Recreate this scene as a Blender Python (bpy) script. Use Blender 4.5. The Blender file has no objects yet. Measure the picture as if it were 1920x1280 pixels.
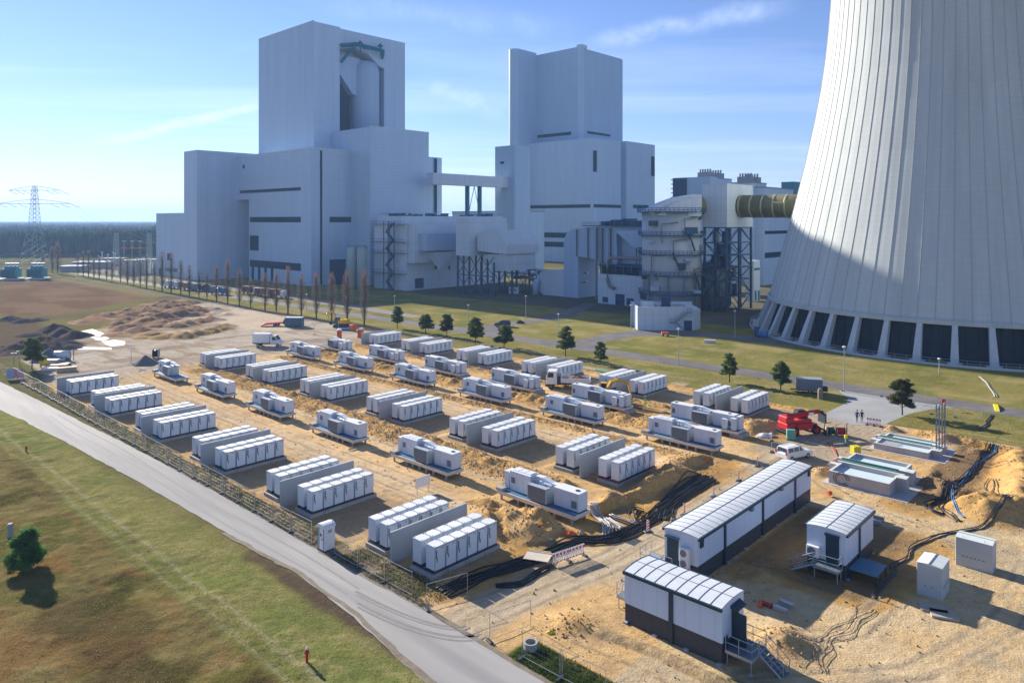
import bpy, math, random
import numpy as np
from mathutils import Vector, Matrix, Euler

scn = bpy.context.scene
R = math.radians
# ---------------------------------------------------------------- camera
F, H, HY = 1372.0, 29.0, 413.0        # focal length / horizon of the 1920 px photo, camera height in metres
cam_d = bpy.data.cameras.new('camera'); cam = bpy.data.objects.new('camera', cam_d)
scn.collection.objects.link(cam); scn.camera = cam
cam.location = (0, 0, H); cam.rotation_euler = (R(90), 0, 0)
cam_d.sensor_width = 36; cam_d.lens = 36*F/1920
cam_d.shift_y = -(640-HY)/1920
cam_d.clip_start = .5; cam_d.clip_end = 30000
# ---------------------------------------------------------------- light
SUN_EL, SUN_AZ = R(22.5), R(-42.5)       # azimuth from +Y, negative = left
sd = Vector((math.sin(SUN_AZ)*math.cos(SUN_EL), math.cos(SUN_AZ)*math.cos(SUN_EL), math.sin(SUN_EL)))
sl = bpy.data.lights.new('sun', 'SUN'); so = bpy.data.objects.new('sun', sl); scn.collection.objects.link(so)
sl.energy = 5.0; sl.angle = R(.55); sl.color = (1, .92, .80)
so.rotation_euler = sd.to_track_quat('Z', 'Y').to_euler()
world = bpy.data.worlds.new('World'); scn.world = world; world.use_nodes = True
nt = world.node_tree; nt.nodes.clear()
def wn(t, **k):
    n = nt.nodes.new(t)
    for a, b in k.items(): setattr(n, a, b)
    return n
wo = wn('ShaderNodeOutputWorld'); wb = wn('ShaderNodeBackground'); wb.inputs[1].default_value = .076
sky = wn('ShaderNodeTexSky', sky_type='NISHITA', sun_disc=False)
sky.sun_elevation = SUN_EL; sky.sun_rotation = SUN_AZ
sky.altitude = 100; sky.air_density = 1.0; sky.dust_density = 0.02; sky.ozone_density = 5.0
tc = wn('ShaderNodeTexCoord'); sep = wn('ShaderNodeSeparateXYZ'); nt.links.new(tc.outputs['Generated'], sep.inputs[0])
# thin cirrus on a flat layer: direction divided by its height
mx = wn('ShaderNodeMath', operation='MAXIMUM'); mx.inputs[1].default_value = .03; nt.links.new(sep.outputs[2], mx.inputs[0])
dv = []
for i in (0, 1):
    d = wn('ShaderNodeMath', operation='DIVIDE'); nt.links.new(sep.outputs[i], d.inputs[0]); nt.links.new(mx.outputs[0], d.inputs[1]); dv.append(d)
cb = wn('ShaderNodeCombineXYZ'); nt.links.new(dv[0].outputs[0], cb.inputs[0]); nt.links.new(dv[1].outputs[0], cb.inputs[1])
mp = wn('ShaderNodeMapping'); mp.inputs['Rotation'].default_value = (0, 0, R(-28)); mp.inputs['Scale'].default_value = (.22, .62, 1)
nt.links.new(cb.outputs[0], mp.inputs[0])
cn = wn('ShaderNodeTexNoise'); cn.inputs['Scale'].default_value = .9; cn.inputs['Detail'].default_value = 8; cn.inputs['Roughness'].default_value = .58
cn.inputs['Distortion'].default_value = .6
nt.links.new(mp.outputs[0], cn.inputs['Vector'])
cr = wn('ShaderNodeMapRange'); cr.inputs['From Min'].default_value = .47; cr.inputs['From Max'].default_value = .85; cr.inputs['To Max'].default_value = .24
nt.links.new(cn.outputs[0], cr.inputs[0])
tint = wn('ShaderNodeMixRGB', blend_type='MULTIPLY'); tint.inputs[0].default_value = 1; tint.inputs[2].default_value = (.98, .865, 1.0, 1); nt.links.new(sky.outputs[0], tint.inputs[1])
# two long soft vapour trails: bands round great circles, frayed by noise
def pdir(x, y): return Vector(((x-960)/F, 1, (HY-y)/F)).normalized()
fac = cr.outputs[0]
for p0, p1, wd, am in (((150, 277), (520, 190), .0055, .42), ((1080, 92), (1500, 2), .010, .24), ((560, 5), (1100, 60), .014, .10), ((780, 160), (960, 215), .012, .22)):
    d0, d1 = pdir(*p0), pdir(*p1); nn = d0.cross(d1).normalized(); mid = (d0+d1).normalized(); tg = (d1-d0).normalized(); hl = (d1-d0).length*.5
    dn = wn('ShaderNodeVectorMath', operation='DOT_PRODUCT'); dn.inputs[1].default_value = nn; nt.links.new(tc.outputs['Generated'], dn.inputs[0])
    fn = wn('ShaderNodeTexNoise'); fn.inputs['Scale'].default_value = 22; fn.inputs['Detail'].default_value = 6; nt.links.new(tc.outputs['Generated'], fn.inputs['Vector'])
    ma = wn('ShaderNodeMath', operation='MULTIPLY_ADD'); nt.links.new(fn.outputs[0], ma.inputs[0]); ma.inputs[1].default_value = wd*2.2; ma.inputs[2].default_value = -wd*1.1
    ad = wn('ShaderNodeMath', operation='ADD'); nt.links.new(dn.outputs['Value'], ad.inputs[0]); nt.links.new(ma.outputs[0], ad.inputs[1])
    ab = wn('ShaderNodeMath', operation='ABSOLUTE'); nt.links.new(ad.outputs[0], ab.inputs[0])
    m1 = wn('ShaderNodeMapRange', interpolation_type='SMOOTHSTEP'); m1.inputs['From Min'].default_value = wd*1.9; m1.inputs['From Max'].default_value = 0; m1.inputs['To Max'].default_value = am; nt.links.new(ab.outputs[0], m1.inputs[0])
    dt_ = wn('ShaderNodeVectorMath', operation='DOT_PRODUCT'); dt_.inputs[1].default_value = tg; nt.links.new(tc.outputs['Generated'], dt_.inputs[0])
    su = wn('ShaderNodeMath', operation='SUBTRACT'); nt.links.new(dt_.outputs['Value'], su.inputs[0]); su.inputs[1].default_value = mid.dot(tg)
    a2_ = wn('ShaderNodeMath', operation='ABSOLUTE'); nt.links.new(su.outputs[0], a2_.inputs[0])
    m2 = wn('ShaderNodeMapRange', interpolation_type='SMOOTHSTEP'); m2.inputs['From Min'].default_value = hl*1.1; m2.inputs['From Max'].default_value = hl*.5; nt.links.new(a2_.outputs[0], m2.inputs[0])
    mu = wn('ShaderNodeMath', operation='MULTIPLY'); nt.links.new(m1.outputs[0], mu.inputs[0]); nt.links.new(m2.outputs[0], mu.inputs[1])
    f2 = wn('ShaderNodeTexNoise'); f2.inputs['Scale'].default_value = 30; f2.inputs['Detail'].default_value = 8; f2.inputs['Roughness'].default_value = .7; nt.links.new(tc.outputs['Generated'], f2.inputs['Vector'])
    m3 = wn('ShaderNodeMapRange'); m3.inputs['From Min'].default_value = .35; m3.inputs['From Max'].default_value = .65; m3.inputs['To Min'].default_value = .25; nt.links.new(f2.outputs[0], m3.inputs[0])
    mv = wn('ShaderNodeMath', operation='MULTIPLY'); nt.links.new(mu.outputs[0], mv.inputs[0]); nt.links.new(m3.outputs[0], mv.inputs[1]); mu = mv
    mxx = wn('ShaderNodeMath', operation='MAXIMUM'); nt.links.new(fac, mxx.inputs[0]); nt.links.new(mu.outputs[0], mxx.inputs[1]); fac = mxx.outputs[0]
mixc = wn('ShaderNodeMixRGB'); nt.links.new(fac, mixc.inputs[0]); nt.links.new(tint.outputs[0], mixc.inputs[1])
mixc.inputs[2].default_value = (9.5, 10.4, 11.6, 1)
nt.links.new(mixc.outputs[0], wb.inputs[0]); nt.links.new(wb.outputs[0], wo.inputs[0])
scn.view_settings.view_transform = 'Standard'; scn.view_settings.look = 'None'
scn.view_settings.exposure = 1.1; scn.view_settings.gamma = 1
scn.cycles.use_denoising = True
scn.cycles.max_bounces = 6; scn.cycles.diffuse_bounces = 3; scn.cycles.glossy_bounces = 2
scn.cycles.transparent_max_bounces = 8; scn.cycles.volume_bounces = 0

# ---------------------------------------------------------------- site frame: x = b (towards near right), y = a (away right)
T = R(43); eA = (math.sin(T), math.cos(T)); eB = (math.cos(T), -math.sin(T)); ROT = -T
def W(a, b, z=0): return Vector((b*eB[0]+a*eA[0], b*eB[1]+a*eA[1], z))
def G(x, y, z=0):
    Y = F*(H-z)/(y-HY); return (x-960)/F*Y, Y
def S(x, y, z=0):
    X, Y = G(x, y, z); return X*eA[0]+Y*eA[1], X*eB[0]+Y*eB[1]
def sol_a(b, x):
    k = (x-960)/F; return (-k*b*eA[0]-b*eA[1])/(eA[0]-k*eA[1])
def sol_b(a, x):
    k = (x-960)/F; return (k*a*eA[1]-a*eA[0])/(eA[1]+k*eA[0])
def zt(a, b, y):
    return H-(y-HY)*(-b*eA[0]+a*eA[1])/F

# ---------------------------------------------------------------- materials
MATS = {}
def mat(name, col, rough=.65, metal=0., var=.12, vs=1.5, bump=0., bs=12., spec=.35, col2=None, c2s=.5, stretch=None, emit=None, rot=None):
    if name in MATS: return MATS[name]
    m = bpy.data.materials.new(name); m.use_nodes = True; t = m.node_tree; N = t.nodes; L = t.links
    p = N['Principled BSDF']; p.inputs['Roughness'].default_value = rough; p.inputs['Metallic'].default_value = metal
    p.inputs['Specular IOR Level'].default_value = spec
    tc = N.new('ShaderNodeTexCoord'); vec = tc.outputs['Object']
    if stretch:
        mp = N.new('ShaderNodeMapping'); mp.inputs['Scale'].default_value = stretch
        if rot is not None: mp.vector_type = 'TEXTURE'; mp.inputs['Rotation'].default_value = (0, 0, rot); mp.inputs['Scale'].default_value = [1/q for q in stretch]
        L.new(vec, mp.inputs[0]); vec = mp.outputs[0]
    nz = N.new('ShaderNodeTexNoise'); nz.inputs['Scale'].default_value = vs; nz.inputs['Detail'].default_value = 5; nz.inputs['Roughness'].default_value = .6
    L.new(vec, nz.inputs['Vector'])
    mr = N.new('ShaderNodeMapRange'); mr.inputs['From Min'].default_value = .3; mr.inputs['From Max'].default_value = .7
    mr.inputs['To Min'].default_value = 1-var; mr.inputs['To Max'].default_value = 1+var
    L.new(nz.outputs[0], mr.inputs[0])
    base = N.new('ShaderNodeMixRGB'); base.inputs[0].default_value = 0; base.inputs[1].default_value = (*col, 1); base.inputs[2].default_value = (*(col2 or col), 1)
    if col2:
        n2 = N.new('ShaderNodeTexNoise'); n2.inputs['Scale'].default_value = c2s; n2.inputs['Detail'].default_value = 6
        L.new(vec, n2.inputs['Vector'])
        m2 = N.new('ShaderNodeMapRange'); m2.inputs['From Min'].default_value = .42; m2.inputs['From Max'].default_value = .6; L.new(n2.outputs[0], m2.inputs[0])
        L.new(m2.outputs[0], base.inputs[0])
    vm = N.new('ShaderNodeVectorMath'); vm.operation = 'SCALE'; L.new(base.outputs[0], vm.inputs[0]); L.new(mr.outputs[0], vm.inputs['Scale'])
    L.new(vm.outputs[0], p.inputs['Base Color'])
    if bump:
        nb = N.new('ShaderNodeTexNoise'); nb.inputs['Scale'].default_value = bs; nb.inputs['Detail'].default_value = 6; L.new(vec, nb.inputs['Vector'])
        bp = N.new('ShaderNodeBump'); bp.inputs['Distance'].default_value = bump; L.new(nb.outputs[0], bp.inputs['Height']); L.new(bp.outputs[0], p.inputs['Normal'])
    if emit:
        p.inputs['Emission Color'].default_value = (*emit[:3], 1); p.inputs['Emission Strength'].default_value = emit[3]
    MATS[name] = m; return m
def clad(name, col, pw=6., ph=1.2, rough=.45, line=.82, var=.05, metal=0., spec=.25):
    """sheet-metal cladding: faint panel joints along the wall and small tone steps from panel to panel"""
    if name in MATS: return MATS[name]
    m = mat(name, col, rough, metal, var, .3, spec=spec, stretch=(1, 1, .07)); t = m.node_tree; N = t.nodes; L = t.links
    tc = N.new('ShaderNodeTexCoord'); sp = N.new('ShaderNodeSeparateXYZ'); L.new(tc.outputs['Object'], sp.inputs[0])
    ad = N.new('ShaderNodeMath'); ad.operation = 'ADD'; L.new(sp.outputs[0], ad.inputs[0]); L.new(sp.outputs[1], ad.inputs[1])
    cb = N.new('ShaderNodeCombineXYZ'); L.new(ad.outputs[0], cb.inputs[0]); L.new(sp.outputs[2], cb.inputs[1])
    br = N.new('ShaderNodeTexBrick'); br.offset = 0; br.inputs['Scale'].default_value = 1
    br.inputs['Brick Width'].default_value = pw; br.inputs['Row Height'].default_value = ph
    br.inputs['Mortar Size'].default_value = min(.09, ph*.045); br.inputs['Mortar Smooth'].default_value = .3
    br.inputs['Color1'].default_value = (1, 1, 1, 1); br.inputs['Color2'].default_value = (.975, .975, .975, 1); br.inputs['Mortar'].default_value = (line, line, line, 1)
    L.new(cb.outputs[0], br.inputs['Vector'])
    p = N['Principled BSDF']; src = p.inputs['Base Color'].links[0].from_socket
    mm = N.new('ShaderNodeMixRGB'); mm.blend_type = 'MULTIPLY'; mm.inputs[0].default_value = 1; L.new(src, mm.inputs[1]); L.new(br.outputs[0], mm.inputs[2])
    L.new(mm.outputs[0], p.inputs['Base Color'])
    return m

def per_object(m, amt):
    """slight tone difference from one copy to the next (dust, age)"""
    t = m.node_tree; p = t.nodes['Principled BSDF']; src = p.inputs['Base Color'].links[0].from_socket
    oi = t.nodes.new('ShaderNodeObjectInfo'); r_ = t.nodes.new('ShaderNodeMapRange'); r_.inputs['To Min'].default_value = 1-amt; r_.inputs['To Max'].default_value = 1+amt*.5; t.links.new(oi.outputs['Random'], r_.inputs[0])
    v = t.nodes.new('ShaderNodeVectorMath'); v.operation = 'SCALE'; t.links.new(src, v.inputs[0]); t.links.new(r_.outputs[0], v.inputs['Scale']); t.links.new(v.outputs[0], p.inputs['Base Color']); return m
# ---------------------------------------------------------------- mesh builder
class MB:
    def __init__(s): s.v = []; s.f = []; s.m = []; s.M = None
    def add(s, vs, fs, m=0):
        o = len(s.v)
        if s.M is not None: vs = [tuple(s.M @ Vector(q)) for q in vs]
        s.v += [tuple(q) for q in vs]; s.f += [tuple(o+i for i in f) for f in fs]; s.m += [m]*len(fs); return s
    def box(s, x0, x1, y0, y1, z0, z1, m=0, bev=0):
        if x1 < x0: x0, x1 = x1, x0
        if y1 < y0: y0, y1 = y1, y0
        if bev:
            b = bev
            p = [(x0+b, y0), (x1-b, y0), (x1, y0+b), (x1, y1-b), (x1-b, y1), (x0+b, y1), (x0, y1-b), (x0, y0+b)]
            q = [(x0+b, y0+b), (x1-b, y0+b), (x1-b, y0+b), (x1-b, y1-b), (x1-b, y1-b), (x0+b, y1-b), (x0+b, y1-b), (x0+b, y0+b)]
            vs = [(x, y, z0) for x, y in p]+[(x, y, z1-b) for x, y in p]+[(x0+b, y0+b, z1), (x1-b, y0+b, z1), (x1-b, y1-b, z1), (x0+b, y1-b, z1)]
            fs = [tuple(range(7, -1, -1))]+[(i, (i+1) % 8, 8+(i+1) % 8, 8+i) for i in range(8)]
            fs += [(8, 9, 17, 16), (9, 10, 17), (10, 11, 18, 17), (11, 12, 18), (12, 13, 19, 18), (13, 14, 19), (14, 15, 16, 19), (15, 8, 16), (16, 17, 18, 19)]
            return s.add(vs, fs, m)
        return s.add([(x0, y0, z0), (x1, y0, z0), (x1, y1, z0), (x0, y1, z0), (x0, y0, z1), (x1, y0, z1), (x1, y1, z1), (x0, y1, z1)],
                     [(3, 2, 1, 0), (4, 5, 6, 7), (0, 1, 5, 4), (1, 2, 6, 5), (2, 3, 7, 6), (3, 0, 4, 7)], m)
    def prism(s, poly, z0, z1, m=0, ax='z'):
        """extrude a polygon: ax z -> (x,y), ax y -> (x,z) along y, ax x -> (y,z) along x"""
        n = len(poly)
        f = {'z': lambda p, t: (p[0], p[1], t), 'y': lambda p, t: (p[0], t, p[1]), 'x': lambda p, t: (t, p[0], p[1])}[ax]
        ar = sum(poly[i][0]*poly[(i+1) % n][1]-poly[(i+1) % n][0]*poly[i][1] for i in range(n))
        if (ar < 0) != (ax == 'y'): poly = poly[::-1]
        vs = [f(p, z0) for p in poly]+[f(p, z1) for p in poly]
        return s.add(vs, [tuple(range(n-1, -1, -1)), tuple(range(n, 2*n))]+[(i, (i+1) % n, n+(i+1) % n, n+i) for i in range(n)], m)
    def tube(s, pts, r, n=6, m=0, cap=True):
        P = [Vector(p) for p in pts]; rr = r if isinstance(r, (list, tuple)) else [r]*len(P)
        vs = []; up = None
        for i, p in enumerate(P):
            d = (P[min(i+1, len(P)-1)]-P[max(i-1, 0)])
            if d.length < 1e-9: d = Vector((0, 0, 1))
            d.normalize()
            if up is None: up = Vector((0, 0, 1)) if abs(d.z) < .9 else Vector((1, 0, 0))
            x = d.cross(up)
            if x.length < 1e-4: x = d.cross(Vector((0, 1, 0)))
            x.normalize(); y = x.cross(d).normalized()
            for k in range(n):
                a = 2*math.pi*k/n; vs.append(p+(x*math.cos(a)+y*math.sin(a))*rr[i])
        fs = [(i*n+k, i*n+(k+1) % n, (i+1)*n+(k+1) % n, (i+1)*n+k) for i in range(len(P)-1) for k in range(n)]
        if cap: fs += [tuple(range(n-1, -1, -1)), tuple(range((len(P)-1)*n, len(P)*n))]
        return s.add(vs, fs, m)
    def lathe(s, prof, c=(0, 0), n=24, m=0, cap=True):
        vs = [(c[0]+r*math.cos(2*math.pi*k/n), c[1]+r*math.sin(2*math.pi*k/n), z) for r, z in prof for k in range(n)]
        fs = [(i*n+k, i*n+(k+1) % n, (i+1)*n+(k+1) % n, (i+1)*n+k) for i in range(len(prof)-1) for k in range(n)]
        if cap: fs += [tuple(range(n-1, -1, -1)), tuple(range((len(prof)-1)*n, len(prof)*n))]
        return s.add(vs, fs, m)
    def quad(s, a, b, c, d, m=0): return s.add([a, b, c, d], [(0, 1, 2, 3)], m)
    def beam(s, p, q, w, m=0): return s.tube([p, q], w*.7, 4, m)
    def mesh(s, name, mats, smooth=False, off=(0, 0, 0)):
        me = bpy.data.meshes.new(name)
        vs = s.v if off == (0, 0, 0) else [(x-off[0], y-off[1], z-off[2]) for x, y, z in s.v]
        me.from_pydata(vs, [], s.f)
        for k in (mats if isinstance(mats, (list, tuple)) else [mats]): me.materials.append(k)
        me.polygons.foreach_set('material_index', s.m)
        if smooth: me.polygons.foreach_set('use_smooth', [True]*len(s.f))
        me.update(); return me
    def build(s, name, mats, parent=None, smooth=False, off=None):
        if off is None:
            q = parent
            while q is not None and '_ref' not in q: q = q.parent
            off = q['_ref'] if q is not None else (0, 0, 0)
        o = bpy.data.objects.new(name, s.mesh(name, mats, smooth, tuple(off)))
        scn.collection.objects.link(o)
        if parent is not None: o.parent = parent
        return o
def npmesh(name, V, Fq, mats, smooth=False):
    me = bpy.data.meshes.new(name); k = Fq.shape[1]
    me.vertices.add(len(V)); me.vertices.foreach_set('co', V.astype(np.float32).ravel())
    me.loops.add(Fq.size); me.loops.foreach_set('vertex_index', Fq.astype(np.int32).ravel())
    me.polygons.add(len(Fq)); me.polygons.foreach_set('loop_start', np.arange(0, Fq.size, k, dtype=np.int32))
    try: me.polygons.foreach_set('loop_total', np.full(len(Fq), k, dtype=np.int32))
    except Exception: pass
    if smooth: me.polygons.foreach_set('use_smooth', np.ones(len(Fq), dtype=bool))
    for q in (mats if isinstance(mats, (list, tuple)) else [mats]): me.materials.append(q)
    me.update(calc_edges=True); me.validate(); return me
def tag(o, label=None, cat=None, group=None, kind=None):
    if label: o['label'] = label
    if cat: o['category'] = cat
    if group: o['group'] = group
    if kind: o['kind'] = kind
    return o
def thing(name, label, cat, loc=(0, 0, 0), rz=ROT, group=None, ref=None):
    """Empty at the base of a thing. ref: site coordinates (b, a, z) that its meshes are written in"""
    o = bpy.data.objects.new(name, None); scn.collection.objects.link(o)
    if ref is not None:
        loc = W(ref[1], ref[0], ref[2]); o['_ref'] = ref
    o.location = loc; o.rotation_euler = (0, 0, rz); o.empty_display_size = .3
    return tag(o, label, cat, group)
def dup(src, loc, rz, label=None, group=None):
    r = src.copy(); scn.collection.objects.link(r); r.location = loc; r.rotation_euler = (0, 0, rz)
    if label: r['label'] = label
    if group: r['group'] = group
    def rec(s, d):
        for ch in list(s.children):
            c = ch.copy(); scn.collection.objects.link(c); c.parent = d; rec(ch, c)
    rec(src, r); return r
def single(name, me, label, cat, loc=(0, 0, 0), rz=0, group=None, kind=None):
    o = bpy.data.objects.new(name, me); scn.collection.objects.link(o); o.location = loc; o.rotation_euler = (0, 0, rz)
    return tag(o, label, cat, group, kind)

# ---------------------------------------------------------------- value noise (numpy)
def _h(ix, iy, seed):
    n = (ix.astype(np.int64)*374761393+iy.astype(np.int64)*668265263+seed*1442695041) & 0xffffffff
    n = ((n ^ (n >> 13))*1274126177) & 0xffffffff
    return ((n ^ (n >> 16)) & 0xffff)/65535.
def vn(x, y, seed=0):
    x = np.asarray(x, dtype=float); y = np.asarray(y, dtype=float)
    ix = np.floor(x); iy = np.floor(y); fx = x-ix; fy = y-iy; fx = fx*fx*(3-2*fx); fy = fy*fy*(3-2*fy)
    a = _h(ix, iy, seed); b = _h(ix+1, iy, seed); c = _h(ix, iy+1, seed); d = _h(ix+1, iy+1, seed)
    return (a*(1-fx)+b*fx)*(1-fy)+(c*(1-fx)+d*fx)*fy
def fbm(x, y, s, seed=0, o=4):
    t = 0; A = 1; tot = 0
    for i in range(o): t = t+A*vn(x/s*2**i+17.3*i, y/s*2**i-9.1*i, seed+i); tot += A; A *= .55
    return t/tot
def sst(x, a, b):
    t = np.clip((x-a)/(b-a), 0, 1); return t*t*(3-2*t)
def segd(a, b, pts):
    """distance to a polyline and fraction along it"""
    best = np.full(np.shape(a), 1e9); fr = np.zeros(np.shape(a)); n = len(pts)-1
    for i in range(n):
        ax, ay = pts[i]; bx, by = pts[i+1]; dx, dy = bx-ax, by-ay
        t = np.clip(((a-ax)*dx+(b-ay)*dy)/(dx*dx+dy*dy), 0, 1); d = np.hypot(a-ax-t*dx, b-ay-t*dy)
        k = d < best; best = np.where(k, d, best); fr = np.where(k, (i+t)/n, fr)
    return best, fr
def inpoly(a, b, P):
    """signed distance (positive inside)"""
    ins = np.zeros(np.shape(a), bool); n = len(P)
    for i in range(n):
        a0, b0 = P[i]; a1, b1 = P[(i+1) % n]
        c = ((b0 > b) != (b1 > b)) & (a < (a1-a0)*(b-b0)/(b1-b0+1e-12)+a0); ins ^= c
    d, _ = segd(a, b, list(P)+[P[0]])
    return np.where(ins, d, -d)
# ---------------------------------------------------------------- layout of the battery field (site coordinates, metres)
def blk(row, k):
    """(a of the near end, b of the right-hand face) of battery block k of a row"""
    return [(39.0-.13*k, -44.95-17.88*k), (66.2-.35*k, -45.8-18.12*k), (102.2-.1*k, -47.9-17.9*k)][row]
NL = 7.3; PIT = NL/6
COLS = [(-.55, 0), (-2.25, 1), (-6.8, 0), (-8.45, 1)]      # centre offset of the four cabinet lines, 1 = door faces away
def has_left(row, k): return not (k == 5 and row in (0, 2))
SK = [[(56.0-.15*k, -48.1-17.75*k) for k in range(6)],
      [(84.0-.2*k, -48.3-17.85*k) for k in range(6)],
      [(92.6-.1*k, -50.2-17.95*k) for k in range(6)]]
HOUSES = [(52.8, 76.4, -32.0, -29.0), (44.2, 47.3, -30.1, -22.5), (61.3, 68.2, -23.6, -20.5)]
# ---------------------------------------------------------------- terrain
rng = random.Random(7)
DUMPS = []                                   # heaps: (a, b, radius, height)
for px, py, r, h in [(345,632,3,1.9),(372,626,3,1.7),(392,622,3,1.6),(412,617,2.6,1.5),(425,612,2.4,1.3),(318,631,2.6,1.2),(300,634,2.4,1.1),(285,628,3,1.5),
        (262,622,3.6,2.0),(240,618,3.8,2.1),(222,612,3.2,1.8),(245,604,4,2.2),(275,606,4.4,2.6),(305,610,3.6,2.0),(330,612,3.4,1.8),(352,608,3,1.7),(375,603,3,1.5),
        (398,600,3,1.4),(300,598,5,2.6),(335,590,6,3.0),(280,588,6,2.8),(240,590,5.5,2.3),(205,594,5,1.8),(365,584,5,2.3),(400,582,4,1.6),(180,600,4,1.2),(310,574,7,2.6),(345,568,5,2.0),
        (160,604,3.5,1.0),(425,590,3,.9),(405,590,3,1.0),(266,634,2,.8),(220,628,3,1.0)]:
    a, b = S(px, py); DUMPS.append((a, b, r*1.18, h*.78))
DARK = []
for px, py, r, h in [(20,600,4,1.2),(42,604,3.5,1.1),(68,601,3,.9),(102,622,4.5,2.2),(118,628,4,1.9),(136,632,3.4,1.6),(152,630,3,1.2),(45,655,7,2.0),(75,652,7,2.4),(100,648,6,2.0),(30,658,6,1.4),(62,628,4,.8),(120,652,4,1.2)]:
    a, b = S(px, py); DARK.append((a, b, r, h))
MOUNDS = [(49.6,-50.5,1.9,.9),(51.5,-47.8,2.2,1.2),(53.0,-45.6,1.7,1.0),(50.6,-44.6,1.5,.9),(48.2,-47.4,1.6,.7),(46.5,-45.5,1.2,.5),(52.6,-52.8,1.4,.7),(49.2,-53.8,1.2,.5),
          (74,-43.8,2.0,1.0),(71,-43.3,1.9,1.0),(77.5,-44.6,1.8,.9),(67.5,-43,1.4,.7),(62.0,-43.6,1.3,.8),(80.0,-43.6,2.0,.7),
          (94.8,-44.8,1.7,1.1),(98.2,-44.6,2.0,1.2),(97.5,-47,1.2,.7),(99.4,-42.6,1.5,.6),(90.2,-50,1.5,.7),(89,-56,1.6,.8),
          (88.8,-19.5,2.3,1.3),(92.5,-20.9,2.2,.9),(106.5,-20.0,1.5,1.0),(108.8,-24,1.2,.8),(109.6,-30.5,1.0,.7),(86.0,-30.8,1.5,.7),(58,-26.2,1.5,.7),(49.3,-20.6,1.6,.8),(41.2,-32.5,1.3,.5),(40.6,-44.2,1.3,.6)]
RIDGES = [  # polyline (a,b), half width, height, raggedness
    ([(64.0,-142),(63.4,-110),(62.6,-80),(62.2,-50)], .95, .75, .6),
    ([(61.6,-142),(60.9,-110),(60.2,-80),(60.0,-54)], .7, .3, .8),
    ([(87.6,-146),(88,-110),(88.2,-80),(88,-50)], 1.3, .85, .8),
    ([(80.0,-142),(80.4,-110),(80.6,-80),(80.4,-47)], .6, .3, .9),
    ([(99.6,-142),(99.4,-100),(99.0,-54)], .7, .35, .9),
    ([(76.5,-41.0),(70,-42.4),(64,-43),(58,-43.8)], .8, .7, .5),
    ([(84.3,-14.6),(88,-12.6),(94,-13.2),(100,-14.4),(105,-15)], 2.0, 1.6, .4),
    ([(84.8,-17.0),(86.6,-15.2)], 1.2, .9, .3),
    ([(110.6,-27),(109.8,-20),(108,-12)], .9, .7, .6),
    ([(113.2,-150),(112.6,-100),(112.6,-60),(112.0,-43)], .7, .3, .8),
    ([(37.9,-150),(37.6,-110),(37.2,-80),(36.9,-57)], .7, .35, .9),
    ([(42.0,-30.5),(42.6,-26),(42.2,-21)], .4, .28, .9)]
PITS = [  # polyline, half width, depth
    ([(76.3,-39.9),(72.1,-40.1),(63.3,-39.2),(57.0,-38.8),(54.4,-39.9),(53.2,-41.5),(48.4,-42.3),(41.8,-42.4),(38.3,-42.4)], 1.1, .75),
    ([(79.0,-39.6),(72,-40.6),(68,-40.8)], 1.7, .9),
    ([(51.8,-44.5),(52.6,-50),(52.0,-54)], .7, .5), ([(47.8,-43.4),(48.3,-46.5),(51,-50)], .6, .5), ([(57.2,-41.6),(60.5,-41.6),(62.6,-42.4)], 1.4, .5),
    ([(60,-25.2),(64,-25),(70,-22),(72,-18)], 2.2, .7), ([(59.4,-22.5),(59.5,-18.8),(66,-17.2)], 1.6, .6), ([(57,-27),(63,-27),(74,-27)], 1.0, .3),
    ([(82,-21),(90,-20),(98,-19.2),(107,-19.6)], 2.0, .6), ([(95.3,-48),(93,-42.6),(96,-40.5)], 1.2, .6), ([(77,-42.2),(82.6,-41.6)], 1.3, .7),
    ([(90.8,-66),(94,-62)], 2.0, .6), ([(98.6,-68),(96,-64)], 1.2, .5)]
FLAT = []
for row in range(3):
    for k in range(6):
        a0, b0 = blk(row, k)
        FLAT.append((a0-.6, a0+NL+.6, b0-9.5, b0+.5))
for a0, a1, b0, b1 in HOUSES: FLAT.append((a0-.2, a1+.2, b0-.2, b1+.2))
for (a0, b0) in SK[0]+SK[1]+SK[2]: FLAT.append((a0-1.3, a0+1.2, b0-5.3, b0+5.4))
FLAT += [(82.6, 94.0, -30.3, -22.6), (98.8, 107, -30.3, -22.4), (62.8, 65.6, -16, -13.8), (70.3, 72.6, -14.9, -11.9), (109.0, 136, -41.6, -31.8)]
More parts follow.
